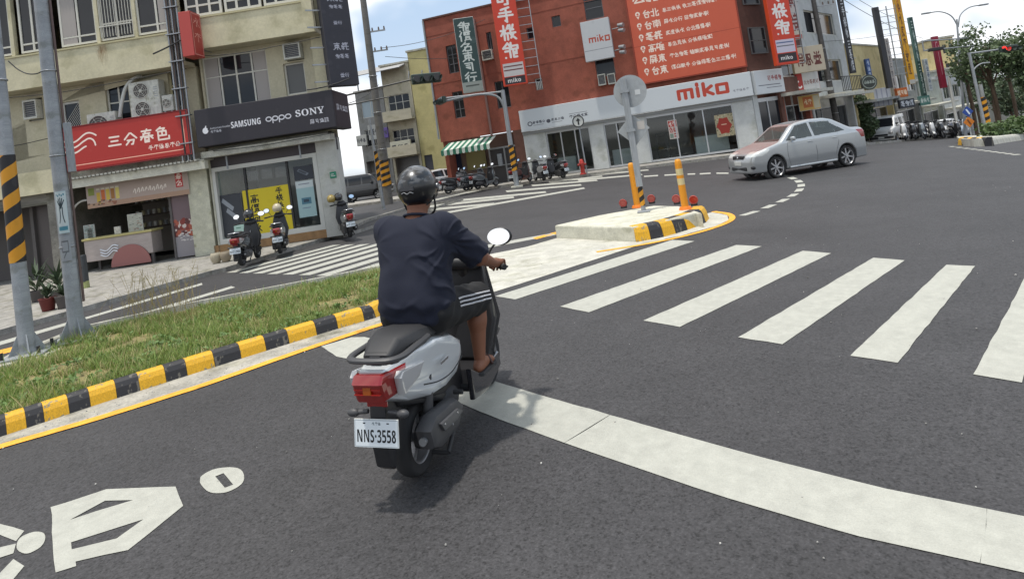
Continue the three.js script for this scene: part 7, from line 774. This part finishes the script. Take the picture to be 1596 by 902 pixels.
{
  const P = { L: 4.3, W: 1.7, h: 1.46, belt: .93, tumble: .42, floor: .2, wr: .3, fw: -1.29, rw: 1.26, top: [[-2.3, .60], [-2.1, .66], [-1.95, .76], [-1.6, .855], [-1.15, .95], [-1.02, .985], [-.44, 1.37], [-.25, 1.425], [.25, 1.47], [.8, 1.445], [1.08, 1.37], [1.5, 1.12], [1.62, 1.07], [1.95, 1.05], [2.12, 1.0], [2.3, .9]], win: [
    { n: 'front_window', side: 1, p: [[-.86, .97], [.12, .99], [.12, 1.38], [-.32, 1.35]] }, { n: 'rear_window', side: 1, p: [[.2, .99], [.98, 1.0], [.9, 1.34], [.2, 1.38]] }, { n: 'quarter_window', side: 1, p: [[.99, 1.0], [1.32, 1.02], [.9, 1.29]] }, { n: 'front_window', side: -1, p: [[-.86, .97], [.12, .99], [.12, 1.38], [-.32, 1.35]] }, { n: 'rear_window', side: -1, p: [[.2, .99], [.98, 1.0], [.9, 1.34], [.2, 1.38]] }, { n: 'quarter_window', side: -1, p: [[.99, 1.0], [1.32, 1.02], [.9, 1.29]] }, { n: 'windscreen', dir: -1, y0: .985, y1: 1.37, x0: .68, x1: .5 }, { n: 'rear_screen', dir: 1, y0: 1.1, y1: 1.38, x0: .64, x1: .5 }, ...[1, -1].flatMap(s => [{ n: 'headlight', side: s, any: .36, m: lampM, p: [[-2.3, .76], [-1.9, .79], [-1.48, .83], [-1.55, .74], [-1.75, .67], [-2.3, .65]] }, { n: 'tail_light', side: s, any: .42, m: redLens, p: [[1.74, .99], [2.3, .97], [2.3, .74], [1.9, .76]] }])], cell: .024 };
  const p = G(1247, 270), t = thing('sedan', 'silver four door sedan turning across the junction', 'car', [p.x + .2, gy(p.x) + .004, p.z - .5], Math.PI / 2 + .14); t.scale.set(.95, 1.0, .84);
  const { surf, body } = carMesh(t, P, carSilver, M([.5, .56, .54], .03, 0, { transmission: .9, thickness: 0 })); const seatM = M([.1, .1, .11], .8); for (const [x, z] of [[-.36, -.2], [.36, -.2], [0, .75]]) { const w = z > 0 ? .6 : .24; mesh('seat', [rbx(x - w, x + w, .45, .62, z - .25, z + .25, .06), rot(rbx(-w, w, 0, .62, -.06, .06, .05), .2).translate(x, .58, z + .25), ...(z > 0 ? [-.36, .36] : [0]).map(k => rbx(x + k - .12, x + k + .12, 1.16, 1.32, z + .32, z + .42, .04))], seatM, t); } mesh('cabin_floor', bx(-.7, .7, .4, .44, -.9, 1.2), darkIn, t); mesh('dashboard', rbx(-.7, .7, .75, .96, -.95, -.6, .06), darkIn, t);
  for (const sg of [1, -1]) { const seam = (L) => tube(L.map(([z, y]) => [surf(y, z, sg), y, z]), .0045, 24, 5); mesh('door_seam', seam([[-.82, .92], [-.86, .7], [-.86, .5], [-.8, .3]]), matt, body); mesh('door_seam', seam([[.16, .96], [.17, .7], [.17, .5], [.16, .3]]), matt, body); mesh('door_seam', seam([[1.02, .96], [1.0, .75], [.9, .55], [.84, .4]]), matt, body); mesh('body_crease', seam([[-.9, .82], [0, .84], [1.0, .86]]), carSilver, body);
    for (const z of [-.02, .88]) mesh('door_handle', rbx(surf(.86, z, sg) - .012, surf(.86, z, sg) + .025, .845, .875, z - .09, z + .09, .012), carSilver, t); mesh('side_skirt', tube([[surf(.25, -.85, sg), .235, -.85], [surf(.25, 0, sg), .235, 0], [surf(.25, .85, sg), .235, .85]], .035, 16, 8), carSilver, t);
    const mr = mesh('wing_mirror', [rbx(sg > 0 ? .84 : -1.02, sg > 0 ? 1.02 : -.84, .95, 1.07, -.72, -.6, .05, 3)], carSilver, t);
  }
  mesh('grille', rbx(-.32, .32, .6, .71, -2.13, -2.02, .03), darkPl, t); mesh('grille_badge', sph(.045, 0, .655, -2.135, 1.3, 1, .3), chrome, t); mesh('lower_intake', rbx(-.45, .45, .28, .4, -2.15, -1.98, .04), darkPl, t); for (const s of [-1, 1]) mesh('fog_lamp_recess', rbx(s * .5, s * .74, .32, .42, -2.1, -1.88, .04), darkPl, t); mesh('number_plate', rbx(-.19, .19, .44, .55, -2.165, -2.14, .005), whiteP, t);
  mesh('red_dash', bx(-.55, .55, .985, 1.02, -.72, -.45), M('#6a1f22', .8), t);
}
// parked vehicles
const vanP = { L: 4.0, W: 1.6, h: 1.85, belt: 1.05, tumble: .12, floor: .25, wr: .3, fw: -1.3, rw: 1.25, top: [[-2.2, .8], [-1.95, .98], [-1.7, 1.05], [-1.45, 1.12], [-1.0, 1.72], [-.7, 1.83], [1.6, 1.85], [1.9, 1.8], [2.2, 1.6]], win: [{ n: 'windscreen', dir: -1, y0: 1.14, y1: 1.7, x0: .68, x1: .6 }, { n: 'rear_screen', dir: 1, y0: 1.15, y1: 1.65, x0: .6, x1: .55 }, ...[1, -1].flatMap(s => [{ n: 'front_window', side: s, p: [[-1.15, 1.12], [-.25, 1.12], [-.25, 1.62], [-.85, 1.62]] }, { n: 'middle_window', side: s, p: [[-.15, 1.12], [.8, 1.12], [.8, 1.62], [-.15, 1.62]] }, { n: 'rear_window', side: s, p: [[.9, 1.12], [1.75, 1.12], [1.7, 1.62], [.9, 1.62]] }])], cell: .05, spokes: 6 };
function parked(name, label, P, paint, p, ry, o = {}) { const t = thing(name, label, o.cat ?? 'car', p, ry); const { surf } = carMesh(t, P, paint); const zf = -P.L / 2 - .02; for (const s of [-1, 1]) { mesh('headlight', rbx(s * .45, s * .7, .68, .82, zf - .01, zf + .16, .04), clearLens, t); mesh('tail_light', rbx(s * .55, s * .72, .8, 1.05, P.L / 2 - .1, P.L / 2 + .015, .03), redLens, t); mesh('wing_mirror', rbx(s > 0 ? P.W / 2 : -P.W / 2 - .16, s > 0 ? P.W / 2 + .16 : -P.W / 2, 1.1, 1.24, -1.0, -.9, .03), paint, t); } mesh('grille', rbx(-.4, .4, .55, .68, zf - .015, zf + .1, .02), darkPl, t); mesh('bumper', rbx(-.72, .72, .36, .52, zf - .02, zf + .16, .04), o.bump ?? darkPl, t); mesh('number_plate', rbx(-.18, .18, .4, .5, zf - .03, zf - .018, .004), whiteP, t); if (o.extra) o.extra(t); return t; }
const G2 = (x, D, dy = 0) => { const p = GX(x, D); p.y += dy; return p; };
parked('van', 'white van parked nose out before the shrub', vanP, M([.62, .62, .61], .35, 0, { clearcoat: .6 }), G2(1389, 43), 2.35, { cat: 'van' });
const sedP = { ...vanP, h: 1.45, L: 4.2, W: 1.66, belt: .95, tumble: .4, top: [[-2.3, .66], [-1.9, .8], [-1.1, .95], [-.35, 1.38], [.3, 1.46], [.9, 1.4], [1.6, 1.05], [2.2, .98]], win: [{ n: 'windscreen', dir: -1, y0: .99, y1: 1.38, x0: .66, x1: .52 }, { n: 'rear_screen', dir: 1, y0: 1.08, y1: 1.38, x0: .62, x1: .5 }, ...[1, -1].flatMap(s => [{ n: 'front_window', side: s, p: [[-.8, .98], [.1, .98], [.1, 1.36], [-.25, 1.34]] }, { n: 'rear_window', side: s, p: [[.2, .98], [1.2, 1.0], [.85, 1.34], [.2, 1.36]] }])] };
parked('hatchback', 'pale blue grey car parked farther down the row', sedP, M([.3, .35, .4], .3, .4, { clearcoat: 1 }), G2(1495, 52), 2.3); parked('hatchback', 'white car parked behind the row of scooters', sedP, M([.6, .6, .6], .3, 0, { clearcoat: 1 }), G2(1474, 47), 2.35); parked('hatchback', 'dark car parked far along median side', sedP, M([.06, .06, .07], .3, .3, { clearcoat: 1 }), G2(1572, 62), .5); parked('hatchback', 'small white car far beyond the hedge', sedP, M([.6, .6, .6], .3, 0, { clearcoat: 1 }), G2(1592, 60), .5);
{ const p = GX(570, 44); parked('van', 'black van parked in front of the grey house', vanP, M([.02, .02, .022], .25, 0, { clearcoat: 1 }), p, -1.75, { cat: 'van', bump: steel }); parked('hatchback', 'white car half hidden behind parked scooters by blue sheet', sedP, M([.5, .5, .52], .3, 0, { clearcoat: 1 }), GX(690, 37.5), -.9); }
// parked scooters
{
  const blackS = M([.02, .02, .022], .25, 0, { clearcoat: 1, clearcoatRoughness: .1 }), pt = plateT('MXT·2908');
  const s1 = scooter('parked_scooter', 'black scooter with chrome rack parked at left end of phone shop window', blackS, { plate: pt, group: 'scooters parked by the phone shop' }); const put = (o, x, y, ry, dy = .1, k = .92) => { const p = G(x, y, dy); o.position.set(p.x, p.y, p.z); o.rotation.y = ry; o.scale.setScalar(k); return o; };
  put(s1, 378, 414, .12); mesh('rear_rack', [tube([[-.12, .83, .1], [-.11, .86, .42], [.11, .86, .42], [.12, .83, .1]], .012, 20), bx(-.1, .1, .85, .865, .2, .4)], chrome, s1);
  const s2 = put(dup(s1, null, 0, 'black scooter with white helmet on its mirror before the yellow poster'), 437, 395, .3); const s3 = put(dup(s1, null, 0, 'black scooter with purple tinted tail parked beside the corner pillar'), 546, 370, .42);
  const hel = (l, p, c, ry = 0) => { const h = thing('helmet', l, 'helmet', p, ry); mesh('shell', snet((x, y, z) => smax(smax(ell(x, y, z, [0, .1, 0], [.12, .13, .14]), -ell(x, y, z, [0, .1, 0], [.1, .11, .12]), .01), -y, .01), [-.15, -.03, -.17], [.15, .25, .17], .012), c, h); mesh('peak', rot(bx(-.08, .08, 0, .008, -.2, -.11), .2).translate(0, .08, 0), blackP, h); };
  const on = (o, x, y, z) => V3(x, y, z).applyEuler(o.rotation).multiplyScalar(.92).add(o.position);
  hel('white helmet hanging on the scooter before the yellow poster', on(s2, -.02, 1.12, -.9), M('#b5a98c', .3, 0, { clearcoat: 1 }), .4); hel('yellow helmet hanging on the mirror of the corner scooter', on(s3, -.3, 1.1, -.92), M('#8f7a34', .3, 0, { clearcoat: 1 })); hel('black helmet hanging on the mirror of the corner scooter', on(s3, -.08, 1.12, -.96), blackS); hel('black helmet on handlebar of the chrome rack scooter', on(s1, 0, 1.12, -.92), blackS);
  const pl = (x, D, ry, l, m, g, dy = .14) => { const o = dup(s1, GX(x, D), ry, l, g); o.position.y += dy; o.scale.setScalar(1); if (m) o.traverse(q => { if (q.isMesh && q.material === blackS) q.material = m; }); return o; };
  const wS = M([.5, .5, .5], .3, 0, { clearcoat: 1 }), rS = M([.12, .05, .045], .3, 0, { clearcoat: 1 }), gS = M([.2, .22, .23], .3, .4, { clearcoat: 1 }), bS = M([.03, .04, .09], .3, 0, { clearcoat: 1 });
  pl(700, 31.5, -1.0, 'dark scooter parked before the blue sheet', null, 'scooters before the red building'); pl(728, 32, -.9, 'grey scooter parked under the striped awning', gS, 'scooters before the red building'); pl(746, 31.8, -.8, 'second grey scooter at right end of striped awning', gS, 'scooters before the red building'); pl(806, 31.2, -.6, 'dark red scooter parked before the metal gate', rS, 'scooters before the red building'); pl(849, 30.6, .3, 'white scooter parked by first pillar of phone store', wS, 'scooters before the red building'); pl(879, 30.2, .5, 'black scooter parked before the first store window', null, 'scooters before the red building');
  [[1412, 40.5], [1422, 41], [1431, 41.4], [1441, 42], [1451, 42.5], [1461, 43], [1404, 44.5], [1426, 44.5], [1446, 45], [1468, 45.5], [1480, 46.5], [1486, 45]].forEach(([x, D], i) => pl(x, D, 2.6 + (i % 3) * .15, ['white scooter next to the parked van', 'black scooter second along from the parked van', 'grey scooter third along from the parked van', 'blue scooter fourth along from the parked van', 'white scooter before the crimson sign', 'black scooter at end of the far scooter row', 'dark scooter tucked behind the parked van', 'white scooter in the second rank behind black scooter', 'dark red scooter in the second rank of far row', 'grey scooter beside the white parked car', 'blue scooter between the white car and blue grey car', 'dark scooter in front of the white parked car'][i], [wS, null, gS, bS, wS, null, null, wS, rS, gS, bS, null][i], 'scooters in far row', .12));
  // lamp post of the far rows: delivery bin and cart beside the corner
  const p = G(362, 408, .1); for (const [dx, c, l] of [[-.25, '#a39a86', 'small round white pot by the chrome rack scooter'], [.0, '#8b7f6c', 'small beige pot beside the white pot']]) { const b = thing('flower_pot', l, 'pot', [p.x + dx - .25, .1, p.z - .2]); mesh('pot', lathe([[.08, 0], [.13, .1], [.14, .2], [.11, .26], [.1, .25], [.12, .18], [0, .05]], 18), M(c, .7), b); mesh('soil', new THREE.CircleGeometry(.115, 16).rotateX(-Math.PI / 2).translate(0, .2, 0), matt, b); }
}
renderer.render(scene, camera);
